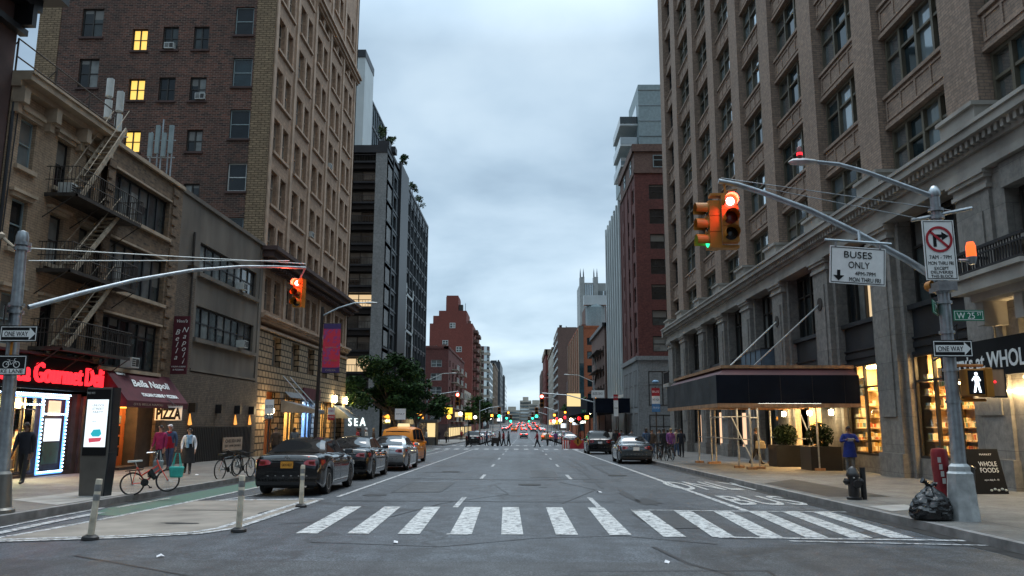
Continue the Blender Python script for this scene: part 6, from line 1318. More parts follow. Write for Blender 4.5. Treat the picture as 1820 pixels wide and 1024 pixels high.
# red barrier with an orange diamond, barrels, shelter, clutter of 24th street
A=thing('work_barrier','red plastic work barrier with striped ends standing in the 24th street crossing','barrier',(5.2,80,g(80))); z=g(80)
m=MB(); m.hexa([(4.6,79.8,z),(6.6,79.8,z),(6.6,80.3,z),(4.6,80.3,z),(4.7,79.95,z+.85),(6.5,79.95,z+.85),(6.5,80.15,z+.85),(4.7,80.15,z+.85)]); m.build('barrier',M['signred'],A)
m=MB(); [m.box(3.9+i*.24,4.0+i*.24,79.75,79.85,z,z+.8) for i in range(3)]; m.build('white_stripe',M['white'],A)
m=MB(); m.box(3.85,4.55,79.86,79.95,z,z+.85); m.build('orange_panel',M['orange_lens'] if 0 else M['bikered'],A)
S=thing('diamond_sign','orange diamond work sign leaning on the red barrier','sign',(5.4,79.6,z+.6)); m=MB(); m.prism([(0,-.45),(.45,0),(0,.45),(-.45,0)],lambda u,v,d:(5.4+u,79.6+d,z+.7+v),-.01,.02); m.build('panel',M['lcd_yellow'] if 0 else M['yellow'],S); m=MB(); m.box(5.34,5.46,79.57,79.585,z+.5,z+.9); m.box(5.28,5.52,79.57,79.584,z+.85,z+.92); m.build('symbol',M['signblk'],S)
for i in range(3):
    A=thing('work_barrel',('white and orange work barrel right of the red barrier','second work barrel from the red barrier','third work barrel, nearest the dark parked car')[i],'barrel',(7.0+i*.7,80.5,g(80.5)),0,'work barrels'); m=MB(); m.lathe([(.26,0),(.24,.95),(0,.95)],(7+i*.7,80.5,g(80.5)+.1),10); m.build('drum',M['bikered'],A,40); m=MB(); [m.lathe([(.262,.25+.3*k),(.258,.4+.3*k)],(7+i*.7,80.5,g(80.5)+.1),10) for k in range(2)]; m.build('band',M['white'],A)
x,y=-10.6,88; z=g(y)+.15; A=thing('news_stand','glass and steel news stand on the far left pavement','news stand',(x,y,z)); m=MB(); m.box(x-1.1,x+1.1,y,y+2,z+2.5,z+2.8); m.box(x-1.,x-.9,y,y+.1,z,z+2.5); m.box(x+.9,x+1.,y,y+.1,z,z+2.5); m.box(x-.2,x-.1,y,y+.1,z,z+2.5); m.box(x-1,x+1,y+1.9,y+2,z,z+2.5); m.box(x-1,x+1,y,y+.2,z,z+.9); m.build('frame',M['kioskg'],A); m=MB(); m.box(x-.9,x-.2,y+.05,y+.08,z+.9,z+2.4); m.build('glass_front',M['glass_blue'],A); m=MB(); m.box(x-.05,x+.85,y+.3,y+.35,z+.9,z+2.4); m.build('lit_panel',M['lcd_cream'],A)
def shopglow(label,x,y,z,w,h,mt,side):
    A=thing('shop_sign',label,'sign',(x,y,z),0,'lit shop signs down the avenue'); m=MB(); m.box(x-w/2,x+w/2,y,y+.2,z-h/2,z+h/2); m.build('panel',M[mt],A); m=MB(); m.box(min(x,x+side*w),max(x,x+side*w),y+.06,y+.14,z-.05,z+.05); m.build('bracket',M['frame_dk'],A)
for i,(x,y,z,w,h,mt,sd,l) in enumerate([(-13.4,96,3.,1.6,.7,'amber_lit',-1,'orange lit sign under the street tree'),(-12.4,130,3.6,1.6,1.,'lcd_yellow',-1,'bright yellow sign before the maroon block'),(-13.8,170,3.4,1.6,1.,'lcd_cream',-1,'cream lit sign at the corner of the maroon block'),(-12.8,186,3.2,1.6,1.6,'lcd_yellow',-1,'yellow hanging sign on the maroon block'),(-12.6,215,3.3,3.,1.2,'neon_red',-1,'red sign on the white low house'),(-12.8,240,3.4,3,1.4,'neon_red',-1,'second red sign further down the left'),(-12.5,330,4.,3,1.2,'lcd_cream',-1,'white lit sign beside the terraces'),(-12.,400,4.,2.5,3,'screen',-1,'cold white sign at the teal block'),(11.,150,2.2,1.2,1.,'cool',1,'small white sign before the far right shed end'),(11.2,170,2.,1.8,1.4,'screen',1,'pale sign near the orange block'),(10.8,215,1.,1.6,1.2,'screen',1,'white lit shop sign beyond the orange block'),(11.,252,2.,1.8,1.3,'lcd_yellow',1,'yellow shop sign beyond the dark brown house'),(10.8,300,2.,2.4,1.8,'lcd_cream',1,'cream shop sign at the brown slab'),(11.4,143,2.8,.8,.8,'amber_lit',1,'small orange lamp box under the far right shed')]): shopglow(l,x,y,z,w,h,mt,sd)

# litter on the carriageway and pavements
random.seed(41)
for i,(px,py,l) in enumerate([(1186,1002,'scrap of white paper on the near dark asphalt, lowest on the right'),(1432,888,'small white cup lid in the right gutter'),(285,991,'grey paper scrap on the near left asphalt'),(1470,897,'pale wrapper by the right kerb'),(703,966,'crushed white cup below the left crosswalk bars'),(1065,876,'flattened receipt in the middle right lane'),(350,845,'pale leaf of paper on the left pavement beyond the red bicycle')]):
    c=gr(px,py,.15 if i==6 else 0); A=thing('paper_scrap',l,'litter',(c.x,c.y,c.z+.012),random.uniform(.1,3),'scraps of litter on the ground'); m=MB(); s_=.05 if c.y<15 else .08; m.grid([[(-s_,-s_*.6,.0),(0,-s_*.7,.02),(s_,-s_*.5,.004)],[(-s_*.9,s_*.6,.01),(.01,s_*.5,.035),(s_*1.1,s_*.6,.0)]]); m.build('scrap',M['white_c'],A)
# ================================================================ vehicles
def interp(tab,y):
    for (a,va),(b,vb) in zip(tab,tab[1:]):
        if a<=y<=b:
            t=(y-a)/(b-a) if b>a else 0; t=t*t*(3-2*t); return va+(vb-va)*t
    return tab[0][1] if y<tab[0][0] else tab[-1][1]
SED=dict(L=4.8,W=1.82,wb=2.78,wr=.33,
  top=[(-2.4,.7),(-2.36,.9),(-2.25,1.02),(-1.6,1.06),(-.5,1.02),(.9,.98),(1.2,.96),(2.0,.82),(2.3,.68),(2.4,.55)],
  wid=[(-2.4,.80),(-2.3,.86),(-1.9,.9),(-1,.91),(1,.91),(1.8,.88),(2.25,.8),(2.4,.66)],
  gh=[(-1.75,1.06),(-.75,1.42),(.0,1.46),(.35,1.43),(1.22,.97)],gw=(.74,.55))
SUV=dict(L=4.7,W=1.9,wb=2.8,wr=.37,
  top=[(-2.35,.75),(-2.3,1.05),(-2.2,1.12),(-1.6,1.12),(1.0,1.08),(1.25,1.06),(2.0,.95),(2.3,.78),(2.35,.6)],
  wid=[(-2.35,.86),(-2.2,.92),(-1,.95),(1,.95),(1.9,.92),(2.35,.74)],
  gh=[(-2.2,1.12),(-1.85,1.66),(-.5,1.75),(.35,1.7),(1.25,1.06)],gw=(.8,.64))
VAN=dict(L=4.75,W=1.76,wb=2.92,wr=.33,
  top=[(-2.37,.75),(-2.34,1.1),(-2.28,1.18),(-1.6,1.18),(1.2,1.12),(1.5,1.08),(2.1,.92),(2.37,.6)],
  wid=[(-2.37,.84),(-2.25,.87),(-1,.88),(1,.88),(1.9,.85),(2.37,.7)],
  gh=[(-2.3,1.18),(-2.14,1.78),(-.6,1.88),(.55,1.82),(1.6,1.08)],gw=(.8,.68))
def car(name,label,cat,spec,paint,x,y,rz=0.,group=None,lit=False,plate='plate',lightbar=False,ptext=''):
    L,W,wb,wr=spec['L'],spec['W'],spec['wb'],spec['wr']; A=thing(name,label,cat,(x,y,g(y)+.006),rz or 1e-5,group); A.rotation_euler.x=-math.atan(SL)
    axr,axf=-wb/2-.05,wb/2-.05; ra=wr+.055
    n=84; rows=[]
    ys=[-L/2+L*i/n for i in range(n+1)]
    for yy in ys:
        w=interp(spec['wid'],yy); zt=interp(spec['top'],yy); zb=.2 if abs(yy)<L/2-.35 else .2+.16*((abs(yy)-(L/2-.35))/.35)
        for ax in (axr,axf):
            d=abs(yy-ax)
            if d<ra: zb=max(zb,wr+math.sqrt(ra*ra-d*d))
        sec=[]
        for t,k in ((0,.955),(.1,.985),(.42,1.),(.7,.985),(.86,.96),(.95,.9),(1.,.8)):
            sec.append((w*k,yy,zb+(max(zt,zb+.03)-zb)*t))
        sec.append((w*.42,yy,zt+.022)); row=[(-a,b,c) for a,b,c in sec[::1]]+[(0,yy,zt+.028)]+sec[::-1]
        rows.append(row)
    m=MB(); m.grid(rows); m.face(rows[0]); m.face(rows[-1][::-1])
    # greenhouse
    gh=spec['gh']; gwb,gwt=spec['gw']; y0,y1=gh[0][0],gh[-1][0]; zr=max(z for _,z in gh)
    def sec_g(yy,off=0.):
        zt=interp(gh,yy)+off; zb=min(interp(spec['top'],yy)-.03,zt-.01); 
        f=max(0,min(1,(zt-zb)/(zr-zb))); wb_=gwb+.02; wt=wb_+(gwt-wb_)*f
        return [(-wb_,zb),(-(wt+.035),zt-.06*f-.0),(-wt*.9,zt-.012),(-wt*.45,zt+.015*f),(0,zt+.02*f),(wt*.45,zt+.015*f),(wt*.9,zt-.012),(wt+.035,zt-.06*f),(wb_,zb)]
    k=34; gr_=[[ (a,y0+(y1-y0)*i/k,b) for a,b in sec_g(y0+(y1-y0)*i/k)] for i in range(k+1)]
    m.grid(gr_); body=m.build('body',M[paint],A,38)
    # rear window and windscreen follow the same surface a little proud
    def glassband(nm,ya,yb):
        m=MB(); rr=[]
        for i in range(9):
            yy=ya+(yb-ya)*i/8; s=sec_g(yy,.006); rr.append([(a*.93,yy,b+.006) for j,(a,b) in enumerate(s[2:7])])
        m.grid(rr); return m.build(nm,M['carglass'],A,60)
    glassband('rear_window',gh[0][0]+(.16 if spec is SED else .07),gh[1][0]-(.1 if spec is SED else .05)); glassband('windscreen',gh[3][0]+.1,gh[4][0]-.12)
    # side windows
    def sidewin(sd,poly):
        m=MB(); pts=[]
        for yy,t in poly:
            s=sec_g(yy); (ax,az),(bx,bz)=s[0],s[1]; zbelt=interp(spec['top'],yy)+.005; t0=(zbelt-az)/(bz-az) if bz>az else 0; tt=t0+(1-t0)*t
            pts.append((sd*(abs(ax)+(abs(bx)-abs(ax))*tt+.007),yy,az+(bz-az)*tt))
        m.face(pts); m.build('side_window',M['carglass'],A)
    if spec is SED: wins=[[(-1.22,.06),(-.18,.06),(-.18,.93),(-.62,.93),(-.8,.8)],[(-.1,.06),(.92,.06),(.82,.25),(.36,.93),(-.1,.93)]]
    elif spec is SUV: wins=[[(-2.0,.1),(-1.25,.08),(-1.25,.92),(-1.8,.92)],[(-1.17,.08),(-.2,.08),(-.2,.93),(-1.17,.93)],[(-.12,.08),(.98,.08),(.3,.93),(-.12,.93)]]
    else: wins=[[(-2.1,.1),(-1.2,.08),(-1.2,.93),(-2.0,.93)],[(-1.1,.08),(-.1,.08),(-.1,.93),(-1.1,.93)],[(0,.08),(1.25,.08),(.55,.93),(0,.93)]]
    for sd in (-1,1):
        for wp in wins: sidewin(sd,wp)
    def side_pt(yy,t):
        w=interp(spec['wid'],yy); zt=interp(spec['top'],yy); zb=.2; tab=((0,.955),(.1,.985),(.42,1.),(.7,.985),(.86,.96),(.95,.9),(1.,.8)); return (w*interp(tab,t)+.003,yy,zb+(zt-zb)*t)
    m=MB()
    for sd in (-1,1):
        for yy in (-1.02 if spec is SED else -1.2,-.14,.98):
            pts=[side_pt(yy+(.16*(1-t) if yy<-.9 else 0),t) for t in (.12,.3,.5,.7,.86,.96)]
            m.grid([[(sd*a_,b_-.007,c_) for a_,b_,c_ in pts],[(sd*a_,b_+.007,c_) for a_,b_,c_ in pts]])
        m.grid([[(sd*side_pt(yy,.13)[0],yy,side_pt(yy,.12)[2]) for yy in (-.85,-.14,.98)],[(sd*side_pt(yy,.13)[0],yy,side_pt(yy,.12)[2]+.014) for yy in (-.85,-.14,.98)]])
    zt_=interp(spec['top'],-L/2+.1); w0=interp(spec['wid'],-L/2+.05)
    m.box(-w0*.62,w0*.62,-L/2-.004,-L/2+.03,.60,.612)
    m.build('panel_gap',M['plastic'],A)
    m=MB()
    for sd in (-1,1):
        pts=[]
        for yy in (-1.28,-.6,.0,.6,1.0):
            s_=sec_g(yy); zbelt=interp(spec['top'],yy)+.012; (ax_,az_),(bx_,bz_)=s_[0],s_[1]; t0=max(0,(zbelt-az_)/(bz_-az_)) if bz_>az_ else 0
            pts.append((sd*(abs(ax_)+(abs(bx_)-abs(ax_))*t0+.012),yy,zbelt))
        m.tube(pts,.011,5)
    m.build('window_trim',M['chrome' if spec is SED else 'plastic'],A)
    # chrome window line, handles, mirrors
    for sd in (-1,1):
        m=MB(); x_=W/2*.985; m.box(sd*x_-.02,sd*x_+.02,-.55,-.37,.86,.89); m.build('door_handle',M['chrome' if spec is SED else 'plastic'],A)
        m=MB(); m.box(sd*x_-.02,sd*x_+.02,.45,.63,.84,.87); m.build('door_handle',M['chrome' if spec is SED else 'plastic'],A)
        m=MB(); m.hexa([(sd*.78,.82,1.0),(sd*1.02,.86,1.0),(sd*1.02,.98,1.0),(sd*.78,.98,1.0),(sd*.8,.84,1.13),(sd*1.0,.87,1.13),(sd*1.0,.96,1.13),(sd*.8,.96,1.13)]); m.build('wing_mirror',M[paint],A,bevel=.02)
    # tail lamps wrap the rear corners
    zl=.84 if spec is SED else .95; hl=.15 if spec is SED else .22
    for sd in (-1,1):
        m=MB(); w0=interp(spec['wid'],-L/2+.05); pts=[]
        ring=[(w0*.52,-L/2+.01),(w0*.75,-L/2-.012),(w0*.93,-L/2+.035),(interp(spec['wid'],-L/2+.2)*.985+.012,-L/2+.2),(interp(spec['wid'],-L/2+.45)*.985+.01,-L/2+.46)]
        lo=[(sd*a,b,zl-hl*.5*(.55 if i in(0,) else 1)*(1 if i<4 else .1)) for i,(a,b) in enumerate(ring)]; hi=[(sd*a,b+(.05 if i<3 else 0),zl+hl*.5*(.75 if i==0 else 1)*(1 if i<4 else .9)) for i,(a,b) in enumerate(ring)]
        m.grid([lo,hi]); m.grid([[(p[0]*.97,p[1]+.06,p[2]) for p in hi],hi]); m.grid([lo,[(p[0]*.97,p[1]+.06,p[2]) for p in lo]]); tl=m.build('tail_lamp',M['tail_dim'] if lit else M['taillens'],A,30)
        m=MB(); m.box(min(sd*w0*.68,sd*w0*.86),max(sd*w0*.68,sd*w0*.86),-L/2-.018,-L/2+.0,zl-.03,zl+.035); m.build('lamp_core',M['tail'] if lit else M['lens_red'],tl)
    m=MB(); m.box(-.16,.16,-L/2-.02,-L/2+.02,.7 if spec is SED else .78,.87 if spec is SED else .94); pl=m.build('licence_plate',M[plate],A)
    if ptext: textfit(ptext,.26,.07,(0,-L/2-.022,.75),(90,0,0),M['signblk'],A,ext=.001)
    m=MB(); m.box(-.42,.42,-L/2-.015,-L/2+.03,.9 if spec is SED else 1.02,.925 if spec is SED else 1.05); m.build('chrome_strip',M['chrome'],A)
    m=MB(); m.lathe([(.055,-.012),(.055,.01),(.042,.01),(.042,-.012),(.055,-.012)],(0,-L/2-.005,.97 if spec is SED else 1.1),16,'y'); m.box(-.075,.075,-L/2-.018,-L/2-.008,.962 if spec is SED else 1.09,.98 if spec is SED else 1.11); m.build('emblem',M['chrome'],A)
    m=MB(); w0=W/2*.86; m.box(-w0,w0,-L/2-.0,-L/2+.2,.26,.46); m.box(-W*.36,W*.36,-L/2+.3,L/2-.4,.18,.5); m.box(-w0*.96,w0*.96,L/2-.25,L/2-.02,.24,.45); m.build('bumper_trim',M['plastic'],A,bevel=.02)
    m=MB(); [m.box(-.5+i*.2,-.46+i*.2,-L/2-.006,-L/2+.0,.5,.52) for i in range(6)]; m.build('parking_sensor',M['chrome'],A)
    m=MB(); m.lathe([(.035,-L/2+.01),(.035,-L/2+.2)],(.5,0,.25),8,'y'); m.build('exhaust_pipe',M['chrome'],A)
    for sd in (-1,1):
        m=MB(); m.hexa([(sd*.5,L/2-.35,.62),(sd*.84,L/2-.45,.64),(sd*.84,L/2-.3,.64),(sd*.5,L/2-.02,.62),(sd*.5,L/2-.4,.74),(sd*.83,L/2-.5,.78),(sd*.83,L/2-.35,.76),(sd*.5,L/2-.1,.72)]); m.build('headlamp',M['frame_wh'],A)
    wm=None
    for ax in (axr,axf):
        for sd in (-1,1):
            if wm is None:
                t=MB(); t.lathe([(wr*.66,-.1),(wr*.95,-.105),(wr,-.07),(wr,.07),(wr*.95,.105),(wr*.66,.1)],(0,0,0),24,'x'); t.lathe([(0,.0),(wr*.64,.0)],(0,0,0),20,'x')
                r=MB(); r.lathe([(wr*.67,.06),(wr*.67,.1),(wr*.6,.1),(wr*.58,.03)],(0,0,0),24,'x')
                for q in range(10):
                    a=2*PI*q/10+(.12 if q%2 else -.12); r.bar((.075,0,0),(.085,math.cos(a)*wr*.63,math.sin(a)*wr*.63),.06,.03,up=(1,0,0))
                r.lathe([(.05,.09),(0,.1)],(0,0,0),10,'x'); wm=(t.mesh('wheel',M['tyre'],40),r.mesh('rim',M['rim'],40))
            o=bpy.data.objects.new('wheel',wm[0]); COL.objects.link(o); o.parent=A; o.location=(sd*(W/2-.125),ax,wr); o.rotation_euler.z=0 if sd>0 else PI
            q=bpy.data.objects.new('rim',wm[1]); COL.objects.link(q); q.parent=o
    if lightbar:
        m=MB(); m.hexa([(-.32,-.75,1.9),(.32,-.75,1.9),(.32,-.45,1.9),(-.32,-.45,1.9),(-.3,-.65,2.06),(.3,-.65,2.06),(.3,-.55,2.06),(-.3,-.55,2.06)]); m.build('roof_sign',M['lcd_cream'],A)
    return A
GP='cars parked along the left kerb'
CARS={}
CARS['n']=car('parked_car','black sedan with orange plate parked nearest on the left','car',SED,'carblack',-6.12,23.1,R(.5),GP,ptext='GKN 4827')
car('parked_car','second black sedan parked in front of the nearest one','car',SED,'carblack',-6.2,29.9,R(.5),GP)
car('parked_car','silver sedan parked third along the left kerb','car',SED,'carsilver',-5.85,36.2,R(.3),GP,plate='white')
car('taxi','yellow taxi van with lit lamps standing ahead of the silver sedan','taxi',VAN,'taxi',-6.4,43.4,R(-2),GP,lit=True,lightbar=True)
car('parked_car','dark slate sedan parked by the right kerb','car',SED,'carslate',5.95,44.5,R(-1),None,plate='white')
car('parked_car','dark sport utility parked beyond the slate sedan on the right','car',SUV,'carblack',5.75,62.6,0,None,plate='white')
m=MB(); m.box(-4.95,-4.9,0,0,0,0) if 0 else None
random.seed(17)
far_proto={}
GF='cars in the traffic far down the avenue'
def fcar(label,spec,paint,x,y): 
    k=(id(spec),paint)
    if k in far_proto:
        A=clone(far_proto[k],(x,y,g(y)+.006),1e-5,label,GF); return A
    far_proto[k]=car('moving_car',label,'car',spec,paint,x,y,0,GF,lit=True,plate='white'); return far_proto[k]
fcar('dark sport utility driving away in the middle of the avenue',SUV,'cargrey',.1,196)
fcar('orange taxi standing far off behind the crossing man',SED,'taxi',4.2,150)
xs=[-6.2,-3.1,0.,3.1,6.1]; lanes=('far left','left','middle','right','far right'); rank=('first','second','third','fourth','fifth','sixth','seventh','eighth')
for r,y in enumerate((262,276,292,312,336,365,400,450)):
    for c,x in enumerate(xs):
        if (r*5+c*3)%7==0: continue
        pn=('carblack','cargrey','taxi','carsilver','carred')[(r*3+c*2)%5]; sp=(SED,SUV)[(r+c)%2]
        fcar('%s car of the %s row of red lit traffic, %s lane'%(pn.replace('car','').replace('taxi','yellow').strip(),rank[r],lanes[c]),sp,pn,x+random.uniform(-.3,.3),y+random.uniform(-3,3))
# ---------------------------------------------------------------- bicycles
def bicycle(label,x,y,rz,paint,wr=.33,wbs=1.02,lean=6,seat='plastic',group='bicycles on the pavements',old=False):
    A=thing('bicycle',label,'bicycle',(x,y,g(y)+.155),rz or 1e-5,group); A.rotation_euler.x=R(lean)
    wm=None
    for yy in (-wbs/2,wbs/2):
        m=MB(); n=28; ring=[(0,math.cos(2*PI*i/n)*(wr-.02),math.sin(2*PI*i/n)*(wr-.02)) for i in range(n+1)]; m.tube(ring,.02,6,False)
        w=m.build('wheel',M['tyre'],A,60); w.location=(0,yy,wr)
        m=MB(); [m.tube([(0,0,0),(0,math.cos(2*PI*i/18)*(wr-.03),math.sin(2*PI*i/18)*(wr-.03))],.0025,3,False) for i in range(18)]; m.lathe([(.025,-.03),(.025,.03)],(0,0,0),8,'x'); m.build('spokes',M['steel'],w)
    b=(0,-.12,.28); sp=(0,-.28,.66); hd=(0,wbs/2-.2,.66); hb=(0,wbs/2-.16,.56); ra=(0,-wbs/2,wr); fa=(0,wbs/2,wr)
    m=MB(); m.tube([b,sp],.018,7); m.tube([b,hb],.02,7)
    if old: m.tube([hd,(0,.1,.6),(0,-.1,.5),(0,-.2,.44)],.018,7); m.tube([hb,(0,0.05,.42),b],.02,7)
    else: m.tube([sp,hd],.018,7)
    for s in (-.05,.05): m.tube([(s,ra[1],ra[2]),(s*.5,b[1],b[2])],.01,5); m.tube([(s,ra[1],ra[2]),(s*.3,sp[1],sp[2])],.009,5); m.tube([(s,fa[1],fa[2]),(s,hb[1]+.02,hb[2])],.012,5)
    m.tube([hb,hd,(0,hd[1]-.03,hd[2]+.12)],.022,7); m.build('frame',M[paint],A,60)
    m=MB(); z=hd[2]+(.26 if old else .14); y0=hd[1]-.03; m.tube([(0,y0,hd[2]+.1),(0,y0,z-.02)],.013,6); m.tube([(-.28,y0-.22,z+.06),(-.25,y0-.02,z+.06),(-.1,y0,z),(.1,y0,z),(.25,y0-.02,z+.06),(.28,y0-.22,z+.06)],.012,6); m.build('handlebar',M['chrome'] if old else M['plastic'],A,60)
    m=MB(); m.tube([sp,(0,sp[1]-.03,sp[2]+.12)],.013,6); m.hexa([(-.09,sp[1]-.2,sp[2]+.12),(.09,sp[1]-.2,sp[2]+.12),(.03,sp[1]+.12,sp[2]+.12),(-.03,sp[1]+.12,sp[2]+.12),(-.085,sp[1]-.2,sp[2]+.17),(.085,sp[1]-.2,sp[2]+.17),(.025,sp[1]+.12,sp[2]+.16),(-.025,sp[1]+.12,sp[2]+.16)]); m.build('saddle',M[seat],A,bevel=.015)
    m=MB(); m.lathe([(.09,-.005),(.09,.005)],(.04,b[1],b[2]),12,'x'); m.bar((.06,b[1],b[2]),(.06,b[1]+.12,b[2]-.12),.02); m.bar((-.06,b[1],b[2]),(-.06,b[1]-.12,b[2]+.12),.02); m.box(.05,.14,b[1]+.09,b[1]+.16,b[2]-.14,b[2]-.11); m.build('pedals',M['plastic'],A)
    if old:
        m=MB(); m.box(-.06,.06,-wbs/2-.15,-wbs/2+.25,wr*2+.03,wr*2+.05); m.tube([(.05,-wbs/2,wr),(.05,-wbs/2-.05,wr*2+.03)],.008,4); m.tube([(-.05,-wbs/2,wr),(-.05,-wbs/2-.05,wr*2+.03)],.008,4); m.build('carrier',M['plastic'],A)
        m=MB(); m.tube([(-.03,.05-wbs*.05,.42),(.04,.0,.52),(.02,.12,.34)],[.07,.09,.05],8); m.build('black_pouch',M['bag'],A,60)
    return A
bicycle('coral red small wheeled cruiser bicycle standing on the left kerb beside the kiosk',-8.98,19.4,R(-66),'bikered',.275,.78,5,'frame_wh',old=True)
bicycle('grey bicycle parked on the left kerb behind the red one',-9.55,26.1,R(-12),'carslate',.33,1.0,6)
bicycle('black bicycle leaning against the grey one on the left kerb',-9.25,26.5,R(-8),'carblack',.33,1.0,-5)
for i,(x,y,a,l) in enumerate([(7.7,42.5,8,'black bicycle under the group on the right kerb, nearest'),(7.5,44.2,-6,'second black bicycle in the row on the right kerb'),(7.6,46.2,4,'third black bicycle in the row on the right kerb')]): bicycle(l,x,y,R(a),'carblack',.34,1.02,5 if i%2 else -6)

# kerbside cars beyond 24th street
random.seed(29)
KB='cars parked along the kerbs beyond 24th street'; kp={}
for sd,nm in ((-1,'left'),(1,'right')):
    for i in range(9):
        y=102+i*6.6; pn=('carblack','cargrey','carsilver','carslate','carred')[(i*3+(sd>0))%5]; sp=(SED,SUV)[(i*2+(sd>0))%3==0]; x=-6.3 if sd<0 else 5.9
        l='%s car, %s in the %s kerb row beyond 24th street'%(pn.replace('car',''),('first','second','third','fourth','fifth','sixth','seventh','eighth','ninth')[i],nm)
        k=(id(sp),pn)
        if k in kp: clone(kp[k],(x,y,g(y)+.006),1e-5,l,KB)
        else: kp[k]=car('parked_car',l,'car',sp,pn,x,y,0,KB,plate='white')
# ================================================================ people
def person(label,x,y,face,h=1.74,top='navy',legs='charc',shoe='black',skin='skin',hair='hair',pose=None,detail=False,coat=None,group=None,cap=None,woman=False,dz=.15,skirt=None,scarf=None,sleeves=None,longhair=False,zabs=None,bulk=1.16):
    """one continuous skinned body; face = heading in degrees, 0 looks along +y"""
    ps=dict(lh=8,rh=-8,lk=4,rk=10,ls=-6,rs=6,lab=8,rab=8,le=14,re=18,lean=2,lin=0,rin=0); ps.update(pose or {})
    s=h/1.75; A=thing('person',label,'person',(x,y,(g(y)+dz) if zabs is None else zabs),R(face) or 1e-5,group); A.scale=(s,s,s)
    V=[];E=[];RD=[];LAB=[]
    def node(p,r,par=None,lab='top'):
        V.append(Vector(p)); RD.append(r); 
        if par is not None: E.append((par,len(V)-1)); LAB.append(lab)
        return len(V)-1
    # trunk
    ln=R(ps['lean']); up=lambda z:(0,math.sin(ln)*(z-.93),.93+math.cos(ln)*(z-.93))
    wf=.92 if woman else 1.
    pel=node((0,0,.95),(.155*wf,.115)); ab=node(up(1.1),(.145*wf,.105),pel); ch=node(up(1.3),(.17*wf,.115),ab); nb=node(up(1.46),(.085,.075),ch); nk=node(up(1.53),(.055,.055),nb,'skin')
    hp=up(1.53); h1=node((0,hp[1]+.015,1.585),(.07,.08),nk,'head'); h2=node((0,hp[1]+.02,1.655),(.078,.095),h1,'head'); h3=node((0,hp[1]+.01,1.715),(.06,.075),h2,'head')
    if detail: node((0,hp[1]+.125,1.625),(.012,.012),h2,'skin')
    hands={}
    for sd,L in ((1,'r'),(-1,'l')):
        a=R(ps[L+'h']); k=R(ps[L+'k']); hx=.095*sd*wf
        hj=node((hx,0,.9),(.09*wf,.09),pel,'legs'); kn=(hx*1.02,math.sin(a)*.43,.9-math.cos(a)*.43); kj=node(kn,(.062,.062),hj,'legs')
        mid=node((hx,kn[1]*.5+.0,(.9+kn[2])/2),(.078,.078)) if 0 else None
        b=a-k; an=(hx*1.05,kn[1]+math.sin(b)*.42,kn[2]-math.cos(b)*.42); aj=node(an,(.043,.045),kj,'legs'); b2=b
        heel=node((an[0],an[1]-.03,an[2]-.02),(.042,.035),aj,'shoe'); toe=node((an[0]*1.08,an[1]+.17*math.cos(b2*.6),an[2]-.03+max(0,math.sin(b2)*.1)),(.042,.03),aj,'shoe')
        sh=node((.19*sd*wf,up(1.42)[1],1.415),(.068,.068),ch,'sleeve'); a=R(ps[L+'s']); ab_=R(ps[L+'ab']); e=R(ps[L+'e']); inn=R(ps[L+'in'])
        el=(V[sh].x+sd*math.sin(ab_)*.29,V[sh].y+math.sin(a)*.29,V[sh].z-math.cos(a)*math.cos(ab_)*.29); ej=node(el,(.05,.05),sh,'sleeve')
        fa=a+e; dv=Vector((-sd*math.sin(inn),math.sin(fa)*math.cos(inn),-math.cos(fa)*math.cos(inn))).normalized(); wr_=Vector(el)+dv*.25; wj=node(wr_,(.034,.034),ej,'sleeve')
        pm=wr_+dv*.085; pj=node(pm,(.034,.024),wj,'skin'); hands[L]=pm
        if detail:
            sidev=dv.cross(Vector((sd*1.,.15,.1))).normalized(); nrm=dv.cross(sidev).normalized()
            for q,(off,ln_) in enumerate(((-.026,.06),(-.009,.072),(.009,.068),(.026,.054))):
                p0=node(pm+sidev*off+dv*.03,(.0105,.0105),pj,'skin'); p1=node(pm+sidev*off*1.1+dv*(.03+ln_*.55)-nrm*.006*sd,(.009,.009),p0,'skin'); node(pm+sidev*off*1.1+dv*(.03+ln_)-nrm*.02*sd,(.0075,.0075),p1,'skin')
            t0=node(pm-sidev*.04-dv*.02,(.012,.012),pj,'skin'); node(pm-sidev*.06+dv*.025,(.0095,.0095),t0,'skin')
    me=bpy.data.meshes.new('t'); me.from_pydata(V,E,[]); ob=bpy.data.objects.new('t',me); COL.objects.link(ob)
    md=ob.modifiers.new('s','SKIN'); md.branch_smoothing=.4
    if not me.skin_vertices: pass
    for i,v in enumerate(me.skin_vertices[0].data): v.radius=RD[i] if RD[i][0]<.04 or V[i].z>1.5 or bulk==1 else (RD[i][0]*bulk,RD[i][1]*bulk); v.use_root=(i==0)
    sb=ob.modifiers.new('b','SUBSURF'); sb.levels=1; sb.render_levels=1
    dg=bpy.context.evaluated_depsgraph_get(); bm=bpy.data.meshes.new_from_object(ob.evaluated_get(dg)); COL.objects.unlink(ob); bpy.data.objects.remove(ob); bpy.data.meshes.remove(me)
    for m_ in (M[top],M[legs],M[skin],M[shoe],M[hair],M[sleeves or top]): bm.materials.append(m_)
    idx={'top':0,'legs':1,'skin':2,'shoe':3,'head':2,'sleeve':5}; segs=[(V[a],V[b],LAB[i]) for i,(a,b) in enumerate(E)]
    hc=V[h2]
